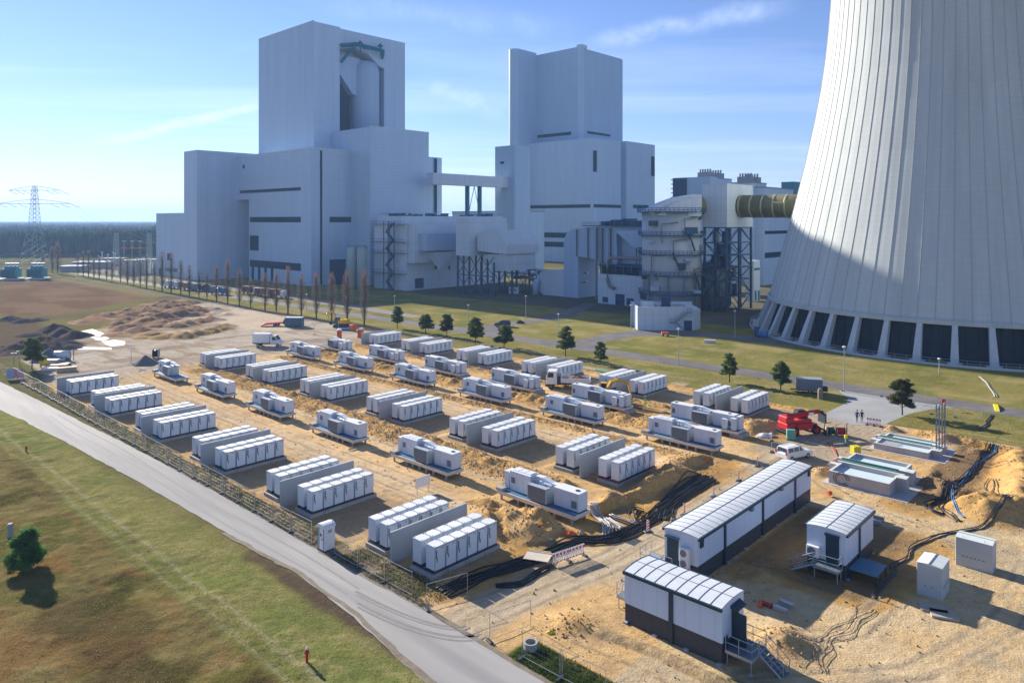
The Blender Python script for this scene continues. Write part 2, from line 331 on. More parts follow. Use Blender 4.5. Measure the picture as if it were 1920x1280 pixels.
RUTS = [([(49.6,-150),(50.2,-110),(49.4,-80),(50.4,-56)], (.30,.20,.11), (.66,.50,.32)), ([(51.9,-150),(51.2,-100),(52.0,-58)], (.34,.24,.14), (.64,.48,.30)), ([(75,-148),(74.2,-100),(75.4,-52)], (.34,.23,.12), (.64,.47,.28)), ([(77,-148),(77.4,-90),(76.6,-50)], (.38,.27,.16), (.62,.45,.27)), ([(107.5,-148),(108.3,-100),(107.0,-46)], (.36,.25,.15), (.64,.48,.30)), ([(36,-38),(52,-35.6),(72,-35.4),(88,-36.5),(110,-37)], (.27,.20,.13), (.52,.42,.29)), ([(37,-40),(52,-36.8),(72,-36.8),(88,-38)], (.30,.23,.15), (.5,.4,.27)), ([(44,-20),(52,-13),(62,-10),(74,-10)], (.27,.21,.14), (.5,.4,.27)), ([(46,-24),(54,-17.5),(60,-17)], (.28,.22,.15), (.5,.4,.27)), ([(40.5,-31),(41.3,-26),(40.8,-18)], (.30,.2,.1), (.6,.43,.24)), ([(76,-16),(78,-24),(84,-32)], (.3,.22,.13), (.58,.44,.27)), ([(92,-38),(97,-34),(108,-33)], (.25,.19,.12), (.5,.4,.27)), ([(60,-160),(75,-152),(92,-148),(104,-150)], (.28,.22,.15), (.55,.46,.35)), ([(45,-165),(60,-150),(75,-146)], (.3,.23,.15), (.55,.46,.35)), ([(62,-200),(72,-175),(90,-160)], (.25,.2,.15), (.52,.44,.34))]
ROADA = 131.8
def hgt(a, b):
    a = np.asarray(a, float); b = np.asarray(b, float)
    site = sst(a, 35.6, 37.2)*(1-sst(a, 112.5, 114.5))*sst(b, -262, -235)
    h = site*(fbm(a, b, 3.0, 3)*.16-.08+fbm(a, b, .7, 5, 3)*.07-.035)
    near = (a > 20) & (a < 125) & (b > -320)
    def loc(f):
        nonlocal h
        an = a[near] if a.ndim else a; bn = b[near] if a.ndim else b
        r = f(an, bn)
        if a.ndim: h[near] = h[near]+r
        else: h = h+r
    if a.ndim == 0: near = np.array(True)
    def ridges(a, b):
        t = 0; aw = a+(fbm(a, b, 5, 31)-.5)*1.2; aw2 = a+(fbm(a, b, 3, 33)-.5)*.8; n = fbm(a, b, 1.5, 40, 4); n4 = fbm(a, b, 1.2, 50, 4); n5 = .65+.7*fbm(a, b, 3.0, 60); n6 = fbm(a, b, 1.6, 66, 4)
        for pts, w, hh, rg in RIDGES:
            d, fr = segd(aw, b, pts)
            t = t+hh*np.exp(-(d/w)**2)*(1-rg+rg*2*n)
        for pts, w, dd in PITS:
            d, fr = segd(aw2, b, pts); t = t-dd*(1-sst(d, w*.6, w*1.25))
        for pts, _c0, _c1 in RUTS:
            along = abs(pts[0][0]-pts[-1][0]) > abs(pts[0][1]-pts[-1][1])*.8
            for off in (-.85, .85):
                d, _ = segd(a, b, [((x, y+off) if along else (x+off, y)) for x, y in pts]); t = t-.07*np.exp(-(d/.22)**2)+.035*np.exp(-((d-.4)/.15)**2)
        for ma, mb, r, hh in MOUNDS:
            d = np.hypot(a-ma, b-mb)/r; t = t+hh*np.exp(-d*d)*(.6+.8*n4)
        for ma, mb, r, hh in DUMPS+DARK:
            d = np.hypot(a-ma, (b-mb)*.8)/r*n5; t = np.maximum(t, hh*np.clip(1-d**1.25, 0, 1)*(.62+.76*n6))
        return t
    loc(ridges)
    for a0, a1, b0, b1 in FLAT:
        m = sst(a, a0-1.1, a0)*(1-sst(a, a1, a1+1.1))*sst(b, b0-1.1, b0)*(1-sst(b, b1, b1+1.1)); h = h*(1-m)
    # service track stays level, road corridors are flat
    d, _ = segd(a, b, [(36, -39), (44, -37), (52, -35.5), (60, -34.6), (75, -35), (88, -36), (95, -37)])
    h = h*sst(d, 1.2, 2.9)
    h = h*(1-(sst(a, 28.0, 29.5)*(1-sst(a, 35.6, 36.2))))-.03*(sst(a, 29, 31)*(1-sst(a, 35.2, 35.9)))
    gr = 1-sst(a, 27, 30)
    h = h+gr*(fbm(a, b, 5, 70)*.5-.25+(fbm(a, b, .9, 71)-.5)*.16)
    return h
def hz(a, b): return float(hgt(np.array([a]), np.array([b]))[0])
def paint(a, b):
    n1 = fbm(a, b, 14, 1); n2 = fbm(a, b, 3.5, 2); n3 = fbm(a, b, .9, 4, 3); n4 = fbm(a, b, 40, 9, 3)
    C = np.zeros(a.shape+(3,))
    def lay(col, m, amt=1):
        nonlocal C
        m = np.clip(m*amt, 0, 1)[..., None]; C = C*(1-m)+np.asarray(col)*m
    # far land: dry winter grass with patches
    lay((.145, .125, .062), np.ones_like(a))
    lay((.18, .16, .06), sst(n4, .45, .6)); lay((.085, .10, .035), sst(n1, .56, .72), .7)
    # near strip: mown green verge, then heather-brown meadow
    q = a+(n1-.5)*2.2+(n2-.5)*1.2
    g = (1-sst(a, 29, 31.5))
    lay((.225, .215, .075), g); lay((.15, .175, .05), g*sst(n2, .45, .65), .8); lay((.29, .25, .11), g*sst(n3, .55, .75)*sst(a, 24, 26), .6)
    lay((.36, .32, .19), g*np.exp(-((a+(n2-.5)*.8-25.6)/.25)**2), .5); lay((.34, .30, .17), g*np.exp(-((a+(n2-.5)*.6-24.2)/.18)**2), .6); lay((.08, .10, .03), g*np.exp(-((a+(n2-.5)*1.2-23.2)/.8)**2), .5)
    br = g*(1-sst(q, 23.0, 24.2))
    lay((.175, .14, .055), br); lay((.215, .125, .05), br*sst(n2, .48, .66), .8); lay((.10, .105, .028), br*sst(fbm(a, b, 5, 12), .5, .62), .85)
    lay((.26, .205, .085), br*sst(fbm(a, b, 2.2, 13), .55, .72), .7); lay((.055, .04, .02), br*sst(fbm(a, b, 6, 14), .58, .7), .6)
    # right edge of the near strip: tyre-churned mud along the road
    lay((.10, .075, .05), sst(a+(n2-.5)*1.6, 30.0, 31.0)*(1-sst(a, 31.6, 32))*(sst(b, -64, -56)*.9+.25*sst(n2, .5, .6)), 1)
    # verge between road and field
    v = sst(a, 35.2, 35.5)*(1-sst(a+(n3-.5)*1.2, 37.6, 38.2))*(b < -43.5)
    # building-site sand
    s = sst(a+(n3-.5)*.8, 37.2, 37.8)*(1-sst(a+(n2-.5)*1.0, 112.3, 113.0))*sst(b+(n1-.5)*18+(a-37)*.55, -198, -188)
    s2 = sst(a, 90, 100)*(1-sst(a+(n2-.5)*1.5, 115.4, 116.2))*sst(b+(n2-.5)*8, -262, -250)*(b < -148)
    s = np.maximum(s, s2)
    ex = sst(a, 35.3, 35.6)*(b > -43.5)*(b < -24)*1.0*(1-sst(a, 50, 60)); s = np.maximum(s, ex)
    lay((.56, .365, .165), s)
    lay((.66, .46, .25), s*sst(n1, .45, .62), .8); lay((.42, .28, .145), s*sst(n2, .52, .7), .65); lay((.60, .40, .18), s*sst(n3, .52, .7), .5)
    lay((.40, .345, .27), s*(1-sst(b+(n2-.5)*10, -150, -142)), .9)                # paler compact yard on the left
    lay((.47, .41, .33), s*(1-sst(b, -160, -150))*sst(n2, .4, .6), .7); lay((.25, .20, .15), s*(1-sst(b, -156, -146))*sst(fbm(a*.6, b*2.2, 7, 95), .52, .66), .75); lay((.30, .22, .14), s*(1-sst(b, -150, -140))*sst(fbm(a*3, b*.5, 5, 96), .58, .68), .7)
    for k in range(6):                                                            # compacted pads under and between the blocks
        for row in range(3):
            a0, b0 = blk(row, k)
            m = sst(a+(n3-.5)*.5, a0-1.2, a0-.9)*(1-sst(a+(n3-.5)*.5, a0+NL+.8, a0+NL+1.3))*sst(b, b0-10.2, b0-9.7)*(1-sst(b+(n3-.5)*.7, b0+7.2, b0+7.8))
            lay((.31, .215, .125), m, .75); lay((.38, .28, .17), m*sst(n2, .45, .6), .5)
    # wheel tracks along the aisles
    for ac, w in ((50.0, 2.2), (73.5+2, 1.8), (57.9+.8, .8), (107, 1.5)):
        for off in (-1.1, 1.1, -.4, .6):
            d = np.abs(a-ac-off*w*.8-(fbm(a*0, b, 22, 90+int(off*10))-.5)*1.5)
            lay((.60, .50, .36) if off > 0 else (.27, .19, .11), s*np.exp(-(d/.2)**2)*(b > -150)*sst(n3, .3, .6), .65)
        lay((.46, .40, .31), s*np.exp(-((a-ac)/w)**2)*(b > -160), .45)
    # service track
    d, _ = segd(a, b, [(35, -38.5), (44, -37.6), (52, -36.3), (60, -35.6), (75, -36), (88, -37), (100, -36.5), (112, -37)])
    m = (1-sst(d+(n3-.5)*.8, 1.6, 2.6))*(b > -45)
    lay((.42, .33, .22), m, .95); lay((.52, .43, .30), m*np.exp(-((d-1.0)/.25)**2), .7); lay((.33, .255, .17), m*sst(n2, .5, .7), .5)
    m = sst(a, 86, 90)*(1-sst(a, 110, 112))*sst(b, -43, -40)*(1-sst(b, -31, -29)); lay((.36, .30, .22), m, .85)
    # sand in the open right-hand corner
    m = (b > -27)*(1-sst(a, 80, 84))*s; lay((.52, .375, .195), m, .8); lay((.58, .44, .25), m*sst(n2, .42, .6), .7); lay((.36, .30, .205), m*sst(fbm(a, b, 5, 21), .53, .66), .6)
    m = (b > -22)*(a < 56)*sst(n1, .5, .62); lay((.13, .125, .05), m*s, .7)
    # dug, moist orange sand on ridges, mounds and pit sides
    for pts, w, hh, rg in RIDGES:
        d, _ = segd(a, b, pts)
        lay((.50, .30, .105) if w > .5 else (.33, .24, .13), (1-sst(d+(n3-.5)*.8, w*1.2, w*2.1))*s, .85)
    for pts, w, dd in PITS:
        d, _ = segd(a, b, pts)
        lay((.44, .25, .075), (1-sst(d+(n3-.5)*.5, w*1.0, w*1.9))*s, .85); lay((.27, .19, .10), (1-sst(d+(n3-.5)*.5, w*.4, w*.9))*s, .6)
    for ma, mb, r, hh in MOUNDS:
        d = np.hypot(a-ma, b-mb)/r; lay((.50, .31, .125), (1-sst(d+(n3-.5)*.6, .9, 1.5))*s, .8)
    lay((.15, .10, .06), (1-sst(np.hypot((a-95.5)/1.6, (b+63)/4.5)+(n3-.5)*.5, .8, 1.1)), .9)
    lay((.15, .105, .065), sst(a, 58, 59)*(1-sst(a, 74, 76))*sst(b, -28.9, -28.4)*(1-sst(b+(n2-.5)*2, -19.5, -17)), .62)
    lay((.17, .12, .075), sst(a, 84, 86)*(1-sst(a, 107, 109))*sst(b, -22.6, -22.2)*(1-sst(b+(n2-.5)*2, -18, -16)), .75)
    for pts, c0, c1 in RUTS:
        for off in (-.85, .85):
            q = [(x+off*.7, y+off*.3) for x, y in pts] if abs(pts[0][0]-pts[-1][0]) > abs(pts[0][1]-pts[-1][1])*.8 else [(x+off, y) for x, y in pts]
            d, _ = segd(a+(n2-.5)*.5, b+(n2-.5)*.5, q if abs(pts[0][0]-pts[-1][0]) <= abs(pts[0][1]-pts[-1][1])*.8 else [(x, y+off) for x, y in pts])
            lay(c0, s*np.exp(-(d/.2)**2)*sst(n3, .25, .5), .8); lay(c1, s*np.exp(-((d-.32)/.13)**2), .45)
    # heaps
    hp = 0*a; hd = 0*a
    for ma, mb, r, hh in DUMPS: hp = np.maximum(hp, 1-sst(np.hypot(a-ma, (b-mb)*.8)/r, .9, 1.15))
    for ma, mb, r, hh in DARK: hd = np.maximum(hd, 1-sst(np.hypot(a-ma, (b-mb)*.8)/r, .9, 1.2))
    lay((.33, .21, .125), hp); lay((.45, .31, .18), hp*sst(fbm(a, b, 4, 23), .5, .6), .8); lay((.24, .15, .09), hp*sst(n3, .5, .7), .6)
    yel = (b > -196)*(b < -176)*hp; lay((.42, .29, .13), yel, .8)
    lay((.13, .10, .08), hd); lay((.06, .06, .07), hd*sst(n2, .5, .6), .7)
    # pale muddy flat between the heaps and scrub brown field to the left
    P = [S(*p) for p in [(0, 592), (110, 592), (200, 574), (330, 552), (300, 548), (120, 522), (0, 527)]]
    bf = sst(inpoly(a, b, P)+(n2-.5)*4, -1, 2)*(1-hp)*(1-hd); lay((.165, .105, .06), bf); lay((.22, .145, .085), bf*sst(fbm(a, b, 12, 25), .48, .6), .8); lay((.24, .20, .085), bf*sst(a, 106, 112), .8)
    P = [S(*p) for p in [(-20, 600), (60, 598), (150, 640), (110, 664), (0, 680), (-60, 680)]]
    lay((.13, .095, .06), sst(inpoly(a, b, P)+(n2-.5)*4, -1, 2)*(1-hd), .9)
    P = [S(*p) for p in [(-40, 672), (40, 676), (80, 700), (100, 745), (0, 712), (-40, 690)]]
    lay((.13, .13, .045), sst(inpoly(a, b, P)+(n2-.5)*1.5, -.5, .5), .95)
    P = [S(*p) for p in [(395, 575), (470, 582), (570, 600), (530, 622), (440, 615), (400, 600)]]
    lay((.56, .45, .32), sst(inpoly(a, b, P)+(n2-.5)*3, -1, 1), .8)
    # lawns beyond the fence
    l = sst(a+(n3-.5)*.6, 113.0, 113.6)*(1-s)*(b > -262); l = np.maximum(l, sst(a, 118.2, 118.6)*(b <= -150))*(b > -460)*(1-sst(a, 330, 360))
    lay((.215, .19, .058), l); lay((.28, .235, .09), l*sst(fbm(a*.55, b*.35, 3.2, 26), .45, .62), .8); lay((.14, .155, .04), l*sst(fbm(a, b, 9, 27), .5, .65), .75)
    lay((.34, .28, .14), l*sst(fbm(a*2, b*.4, 3, 29), .58, .72), .6)
    lay((.20, .145, .085), l*(1-sst(a, 119, 123))*sst(fbm(a, b, 6, 28), .45, .6)*(b < -60), .55)
    lay((.50, .40, .30), l*np.exp(-((a-115.5-(n1-.5)*2)/1.3)**2)*sst(n2, .48, .6)*(b > -92)*(b < -62), .9)
    # weedy verge
    lay((.17, .135, .085), v); lay((.10, .12, .035), v*sst(n2, .5, .6), .9); lay((.30, .245, .17), v*sst(n3, .5, .6), .7); lay((.07, .055, .04), v*sst(fbm(a, b, .6, 34), .55, .65), .7)
    e2 = (a > 35.2)*(a < 38.5)*(b > -33.6)*(b < -10)*1.0; lay((.10, .13, .035), e2*(1-sst(a+(n2-.5)*1.5, 37.3, 38.1)), .9)
    e3 = (a > 35.2)*(a < 38.0)*(b > -49)*(b < -43.5)*1.0; lay((.13, .135, .045), e3, .7)
    # plant yard
    y = sst(a, 186, 188)*(b > -240)*(b < -80)*(1-sst(a, 300, 310)); lay((.11, .105, .10), y, .8)
    rough = .55+.35*g-.25*(1-sst(np.abs(b+36.2), 1.5, 2.6))*(b > -45)
    for pts, w, hh, rg in RIDGES: d, _ = segd(a, b, pts); rough = rough+.5*(1-sst(d, w, w*2))
    for ma, mb, r, hh in MOUNDS+DUMPS: rough = rough+.4*(1-sst(np.hypot(a-ma, b-mb)/r, .9, 1.3))
    return np.concatenate([np.clip(C*(.93+.14*n3[..., None]), 0, 1), np.clip(rough, .2, 1.0)[..., None]], -1)
def axis(lo, hi, step, far_lo, far_hi, g=1.14):
    v = list(np.arange(lo, hi+1e-6, step)); d = step; x = hi
    while x < far_hi: d *= g; x += d; v.append(x)
    d = step; x = lo
    while x > far_lo: d *= g; x -= d; v.insert(0, x)
    return np.array(v)
A1 = axis(20, 113, .24, -9000, 9000, 1.05); B1 = axis(-142, -8, .26, -9000, 9000, 1.03)
lo_ = B1[B1 < -142.1]; B1 = np.concatenate([lo_[lo_ < -285], np.arange(-285, -142.1, .55), B1[B1 >= -142.1]])
AA, BB = np.meshgrid(A1, B1, indexing='ij')
ZZ = hgt(AA, BB)
X = BB*eB[0]+AA*eA[0]; Y = BB*eB[1]+AA*eA[1]
nA, nB = AA.shape; idx = np.arange(nA*nB).reshape(nA, nB)
Fq = np.stack([idx[:-1, :-1], idx[:-1, 1:], idx[1:, 1:], idx[1:, :-1]], -1).reshape(-1, 4)
gm = bpy.data.materials.new('ground'); gm.use_nodes = True; t = gm.node_tree; N = t.nodes; L = t.links; p = N['Principled BSDF']
p.inputs['Roughness'].default_value = 1; p.inputs['Specular IOR Level'].default_value = 0
at = N.new('ShaderNodeAttribute'); at.attribute_name = 'Col'
tc = N.new('ShaderNodeTexCoord')
def nz(sc, de=5, ro=.62):
    n = N.new('ShaderNodeTexNoise'); n.inputs['Scale'].default_value = sc; n.inputs['Detail'].default_value = de; n.inputs['Roughness'].default_value = ro
    L.new(tc.outputs['Object'], n.inputs['Vector']); return n
def mr(src, a, b, c, d):
    n = N.new('ShaderNodeMapRange'); n.inputs['From Min'].default_value = a; n.inputs['From Max'].default_value = b; n.inputs['To Min'].default_value = c; n.inputs['To Max'].default_value = d
    L.new(src, n.inputs[0]); return n.outputs[0]
na = nz(1.3, 8, .68); nb = nz(6.5, 5, .6)
m1 = mr(na.outputs[0], .3, .7, .84, 1.16); m2 = mr(nb.outputs[0], .3, .7, .86, 1.14)
mu = N.new('ShaderNodeMath'); mu.operation = 'MULTIPLY'; L.new(m1, mu.inputs[0]); L.new(m2, mu.inputs[1])
vm = N.new('ShaderNodeVectorMath'); vm.operation = 'SCALE'; L.new(at.outputs['Color'], vm.inputs[0]); L.new(mu.outputs[0], vm.inputs['Scale'])
L.new(vm.outputs[0], p.inputs['Base Color'])
b1 = N.new('ShaderNodeBump'); b1.inputs['Distance'].default_value = .22; L.new(at.outputs['Alpha'], b1.inputs['Strength']); L.new(na.outputs[0], b1.inputs['Height'])
b2 = N.new('ShaderNodeBump'); b2.inputs['Distance'].default_value = .05; L.new(nb.outputs[0], b2.inputs['Height']); L.new(b1.outputs[0], b2.inputs['Normal'])
L.new(b2.outputs[0], p.inputs['Normal'])
me = npmesh('ground', np.stack([X, Y, ZZ], -1).reshape(-1, 3), Fq, gm, True)
ca = me.color_attributes.new('Col', 'FLOAT_COLOR', 'POINT')
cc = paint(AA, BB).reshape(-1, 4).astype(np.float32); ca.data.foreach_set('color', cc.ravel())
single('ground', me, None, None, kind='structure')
# ---------------------------------------------------------------- roads and hard surfaces
asph = mat('asphalt_pale', (.28, .27, .26), .85, var=.09, vs=.9, bump=.01, bs=30, col2=(.345, .33, .31), c2s=.3, stretch=(.10, 1.3, 1), rot=ROT, spec=.2)
asph2 = mat('asphalt_grey', (.15, .14, .14), .85, var=.12, vs=.4, bump=.01, bs=30, col2=(.185, .17, .165), c2s=.1, spec=.1)
conc_m = mat('concrete_apron', (.36, .365, .35), .8, var=.12, vs=.5, bump=.01, bs=20, col2=(.30, .305, .30), c2s=.25)
gravel = mat('gravel_path', (.20, .18, .16), .9, var=.15, vs=.6, spec=0)
def ragged(line, amp, seed):
    out = []
    for i in range(len(line)-1):
        (a0, b0), (a1, b1) = line[i], line[i+1]; n = max(2, int(math.hypot(a1-a0, b1-b0)/.7)); n = min(n, 120)
        for k in range(n):
            t = k/n; a, b = a0+(a1-a0)*t, b0+(b1-b0)*t; w = (float(fbm(np.array([a]), np.array([b]), 1.6, seed)[0])-.5)*amp
            out.append((a+w, b+w*.3))
    out.append(line[-1]); return out
def sheet(name, poly, z, m, amp=0, seed=0):
    P = ragged(list(poly)+[poly[0]], amp, seed)[:-1] if amp else poly
    b = MB(); b.add([tuple(W(a, c, z)) for a, c in P], [tuple(range(len(P)))], 0)
    me = b.mesh(name, m)
    if me.polygons[0].normal.z < 0: me.flip_normals()
    return single(name, me, None, None, kind='structure')
sheet('road', [(33.6,-420),(33.6,-230),(33.5,-157),(34.4,-131),(35.3,-100),(35.7,-84),(35.5,-56),(35.7,-42),(35.2,-29.6),(35,-10),(35,10),(29,10),(29.4,-30),(29.9,-35.5),(31.2,-45),(31.9,-53.2),(31.3,-80.3),(30.2,-108),(28.5,-133.8),(27.5,-160),(27,-230),(27,-420)], .012, asph, .35, 5)
dirt = mat('road_dirt', (.20, .165, .12), .95, var=.3, vs=1.2, bump=.02, bs=9)
sheet('road_edge_dirt', [(35.75,-57),(35.9,-44),(35.3,-29),(35.1,-12),(34.85,-12),(34.95,-29.4),(35.3,-42),(35.2,-56)], .018, dirt, .35, 15)
sheet('road_edge_dirt', [(31.2,-66),(31.95,-53.2),(31.4,-45.2),(29.9,-35.6),(29.3,-28),(29.8,-28),(30.5,-36),(31.75,-45),(32.35,-53.5),(31.6,-66)], .018, dirt, .5, 16)
wat = mat('puddle_water', (.24, .21, .175), .55, var=.25, vs=.4, spec=.5)
sheet('puddle', [S(*p) for p in [(150,621),(172,617),(196,626),(205,636),(190,640),(172,633),(158,629)]], .05, wat, 1.6, 31)
sheet('puddle', [S(*p) for p in [(188,641),(212,637),(236,640),(232,648),(205,650)]], .05, wat, 1.4, 32)
sheet('puddle', [S(*p) for p in [(132,650),(165,651),(212,652),(208,656),(160,656),(130,655)]], .05, wat, 1.2, 33)
def strip(name, pts, w, z, m):
    L1, L2 = [], []
    for i, (a, b) in enumerate(pts):
        p, q = pts[max(0, i-1)], pts[min(len(pts)-1, i+1)]; l = math.hypot(q[0]-p[0], q[1]-p[1]); na, nb = -(q[1]-p[1])/l, (q[0]-p[0])/l; L1.append((a+na*w, b+nb*w)); L2.append((a-na*w, b-nb*w))
    m_ = MB(); n = len(pts); m_.add([tuple(W(a, b, z)) for a, b in L1+L2], [(i, i+1, n+i+1, n+i) for i in range(n-1)]); me = m_.mesh(name, m)
    if me.polygons[0].normal.z < 0: me.flip_normals()
    return single(name, me, None, None, kind='structure')
tyr = mat('tyre_mark', (.225, .21, .195), .9, var=.12, vs=3)
for q, (c_, w_) in enumerate(((0, .13), (1.7, .13), (.5, .07), (2.3, .09))):
    strip('tyre_mark', [(36.2-.1-(2.6+c_*.55)*math.sin(t_)*1.0, -38.2+c_*.9-6.5*(1-math.cos(t_))-(2.0*t_**2)) for t_ in [k*.12 for k in range(13)]], w_, .017+.001*q, tyr)
for q, (a0_, w_) in enumerate(((33.9, .10), (32.6, .08))): strip('tyre_mark', [(a0_+.25*math.sin(k*.7+q), -48-k*4.5) for k in range(18)], w_, .016, mat('tyre_mark_faint', (.255, .24, .225), .9, var=.1, vs=2))
sheet('plant_road', [(128,-470),(128.6,-200),(129.4,-100),(129.6,-40),(129.6,60),(134.6,60),(135.6,-60),(135.2,-98),(138,-101.5),(146,-103),(156,-101.5),(163,-96),(167,-84),(168,-70),(167,-40),(171,-40),(173,-70),(173,-88),(170,-101),(164,-108),(154,-110),(144,-109),(138,-110),(135.0,-117),(134.8,-124),(139,-132),(149,-138.5),(160,-136.5),(172,-137),(203,-150),(207,-157),(170,-143.5),(158,-142),(148,-144.5),(137,-141),(134.6,-150),(134.2,-200),(134,-470)], .02, asph2, 0)
sheet('path', [(115.9,-420),(116.0,-150),(117.9,-150),(117.9,-420)], .02, gravel, 0)
sheet('apron', [(108.9,-35.5),(110.5,-40.2),(113.2,-40.6),(121,-40.4),(124.5,-41.2),(128.9,-44.2),(129.7,-44),(129.7,-27),(127,-29.2),(121,-31.2),(112,-32.2)], .016, conc_m, .25, 8)
sheet('yard_track', [(141,-470),(141.5,-300),(140,-200),(138.8,-170),(143.5,-170),(146,-200),(150,-300),(152,-470)], .016, mat('yard_pale', (.30, .27, .24), .85, var=.15, spec=0), .4, 11)
# ---------------------------------------------------------------- shared paints
cab_w = mat('cabinet_white', (.60, .67, .74), .42, var=.03, vs=.8, spec=.5)
cab_top = mat('cabinet_lid', (.72, .73, .73), .5, var=.05, vs=1.2, col2=(.64, .65, .65), c2s=.8)
per_object(cab_w, .10); per_object(cab_top, .09)
dark_s = mat('dark_steel', (.045, .055, .07), .5, var=.1)
grey_h = mat('handle_grey', (.09, .10, .115), .45, var=.05)
vent_g = mat('vent_grey', (.17, .20, .24), .5, var=.08, vs=14)
yellow = mat('sign_yellow', (.70, .62, .05), .5, var=.05)
conc = mat('concrete', (.36, .355, .34), .8, var=.10, vs=1.2, bump=.01, bs=12, col2=(.29, .288, .28), c2s=.6)
conc_w = mat('concrete_wall', (.38, .41, .44), .72, var=.09, vs=.7, bump=.006, bs=9, col2=(.32, .335, .35), c2s=.35)
galv = mat('galvanised', (.42, .45, .47), .45, .55, var=.1, vs=5)
# ---------------------------------------------------------------- battery cabinet
def cabinet():
    t = thing('battery_cabinet', 'x', 'battery cabinet', group='white battery cabinets')
    m = MB(); m.box(-.54, .54, -.565, .565, .1, 1.95, bev=.01); m.box(-.53, .53, -.555, .555, 1.95, 1.975, 1); m.box(-.5, .5, -.52, .52, 0, .1, 1); m.build('body', [cab_w, dark_s], t)
    m = MB(); m.box(-.55, .562, -.567, .567, 1.976, 2.03, bev=.008)
    for x in (-.45, .45):
        for y in (-.47, .47): m.tube([(x, y, 2.02), (x, y, 2.075)], .035, 6, 1)
    m.build('lid', [cab_top, grey_h], t)
    m = MB(); m.box(.543, .562, -.51, .52, .17, 1.9, bev=.008); m.box(.541, .5455, -.56, -.52, .12, 1.94, 1); m.box(.541, .5455, -.519, .535, 1.903, 1.93, 1); m.box(.541, .5455, .523, .54, .15, 1.90, 1); m.box(.562, .566, .12, .40, 1.74, 1.78, 2)
    m.add([(.5655, .02, 1.12), (.5655, .15, 1.12), (.5655, .085, 1.235)], [(0, 1, 2)], 3)
    d = m.build('door', [cab_w, dark_s, grey_h, yellow], t)
    m = MB(); m.box(.563, .575, -.46, -.33, 1.05, 1.75)
    for k in range(14): m.box(.575, .583, -.45, -.34, 1.08+k*.047, 1.10+k*.047, 1)
    m.build('vent', [vent_g, grey_h], d)
    m = MB(); m.box(.563, .61, -.36, -.29, .80, .98, bev=.01); m.tube([(.60, -.325, .82), (.62, -.325, 1.12)], .02, 6); m.build('handle', grey_h, d)
    return t
cab0 = cabinet()
ORD = ['nearest', 'second nearest', 'third nearest', 'third farthest', 'second farthest', 'farthest']
NUM = ['first', 'second', 'third', 'fourth', 'fifth', 'sixth']
ROWN = ['roadside row', 'middle row', 'back row']
LINE = ['outer right', 'inner right', 'inner left', 'outer left']
used = False; far = MB()
ZC = .52
for row in range(3):
    for k in range(6):
        a0, b0 = blk(row, k)
        for c, (off, back) in enumerate(COLS):
            if c > 1 and not has_left(row, k): continue
            for i in range(6):
                a = a0+(i+.5)*PIT; b = b0+off; rz = ROT+(math.pi if back else 0)
                if row == 2 and k > 0:
                    M = Matrix.Translation(W(a, b, ZC)) @ Matrix.Rotation(rz, 4, 'Z'); far.M = M
                    far.box(-.54, .54, -.565, .565, .1, 1.97, 0); far.box(-.5, .5, -.52, .52, 0, .1, 2); far.box(-.555, .555, -.575, .575, 1.972, 2.03, 1)
                    far.box(.543, .562, -.51, .52, .17, 1.9, 0); far.box(.563, .575, -.46, -.33, 1.05, 1.75, 3); far.box(.563, .60, -.36, -.29, .80, 1.1, 2); far.box(.5425, .5455, -.56, -.525, .12, 1.95, 2)
                    continue
                lab = f'white cabinet {NUM[i]} from near end of {LINE[c]} line, {ORD[k]} block of {ROWN[row]}'
                if not used: cab0.location = W(a, b, ZC); cab0.rotation_euler = (0, 0, rz); cab0['label'] = lab; used = True
                else: dup(cab0, W(a, b, ZC), rz, lab)
far.M = None
o = far.build('battery_cabinets', [cab_w, cab_top, dark_s, vent_g])
tag(o, 'many white battery cabinets in blocks of the back row before the pine trees', 'battery cabinets', None, 'stuff')
# footings and fire walls
fproto = [None, None]; wproto = None
for row in range(3):
    for k in range(6):
        a0, b0 = blk(row, k)
        for side in (0, 1):
            if side and not has_left(row, k): continue
            deep = row == 1 and k == 0 and side == 0
            lab = f'concrete footing under the {"left" if side else "right"} cabinet lines, {ORD[k]} block of {ROWN[row]}'
            bc = b0+(-1.4 if not side else -7.62); hw = 1.42
            if fproto[deep] is None:
                r = thing('concrete_footing', lab, 'footing', group='concrete footings under the cabinets')
                m = MB(); m.box(-hw, hw, -.25, NL+.35, -1.2 if deep else -.3, .36, bev=.02); m.build('slab', conc, r)
                m = MB()
                for x in (-hw+.12, -.32, .32, hw-.12): m.box(x-.05, x+.05, -.05, NL+.08, .36, .505)
                for y in (0, NL*.33, NL*.66, NL): m.box(-hw+.1, hw-.1, y-.04, y+.04, .40, .50)
                m.build('rail_frame', dark_s, r)
                for y in (1.6, 3.6, 5.9): m = MB(); m.box(hw+.002, hw+.06, y-.08, y+.08, -.3, .3); m.build('bracket', galv, r)
                r.location = W(a0, bc, 0); fproto[deep] = r
            else: dup(fproto[deep], W(a0, bc, 0), ROT, lab)
        lab = f'grey concrete fire wall standing in the {ORD[k]} block of {ROWN[row]}'
        if wproto is None:
            wproto = thing('fire_wall', lab, 'concrete wall', group='concrete fire walls between cabinet lines')
            m = MB(); m.box(-.11, .11, -.75, NL+.75, -.7, 2.66, bev=.02)
            m.build('panel', conc_w, wproto)
            m = MB(); m.box(-.16, .16, -.8, NL+.8, -.7, .02); m.build('base', conc, wproto)
            wproto.location = W(a0, b0-4.75, 0)
        else: dup(wproto, W(a0, b0-4.75, 0), ROT, lab)
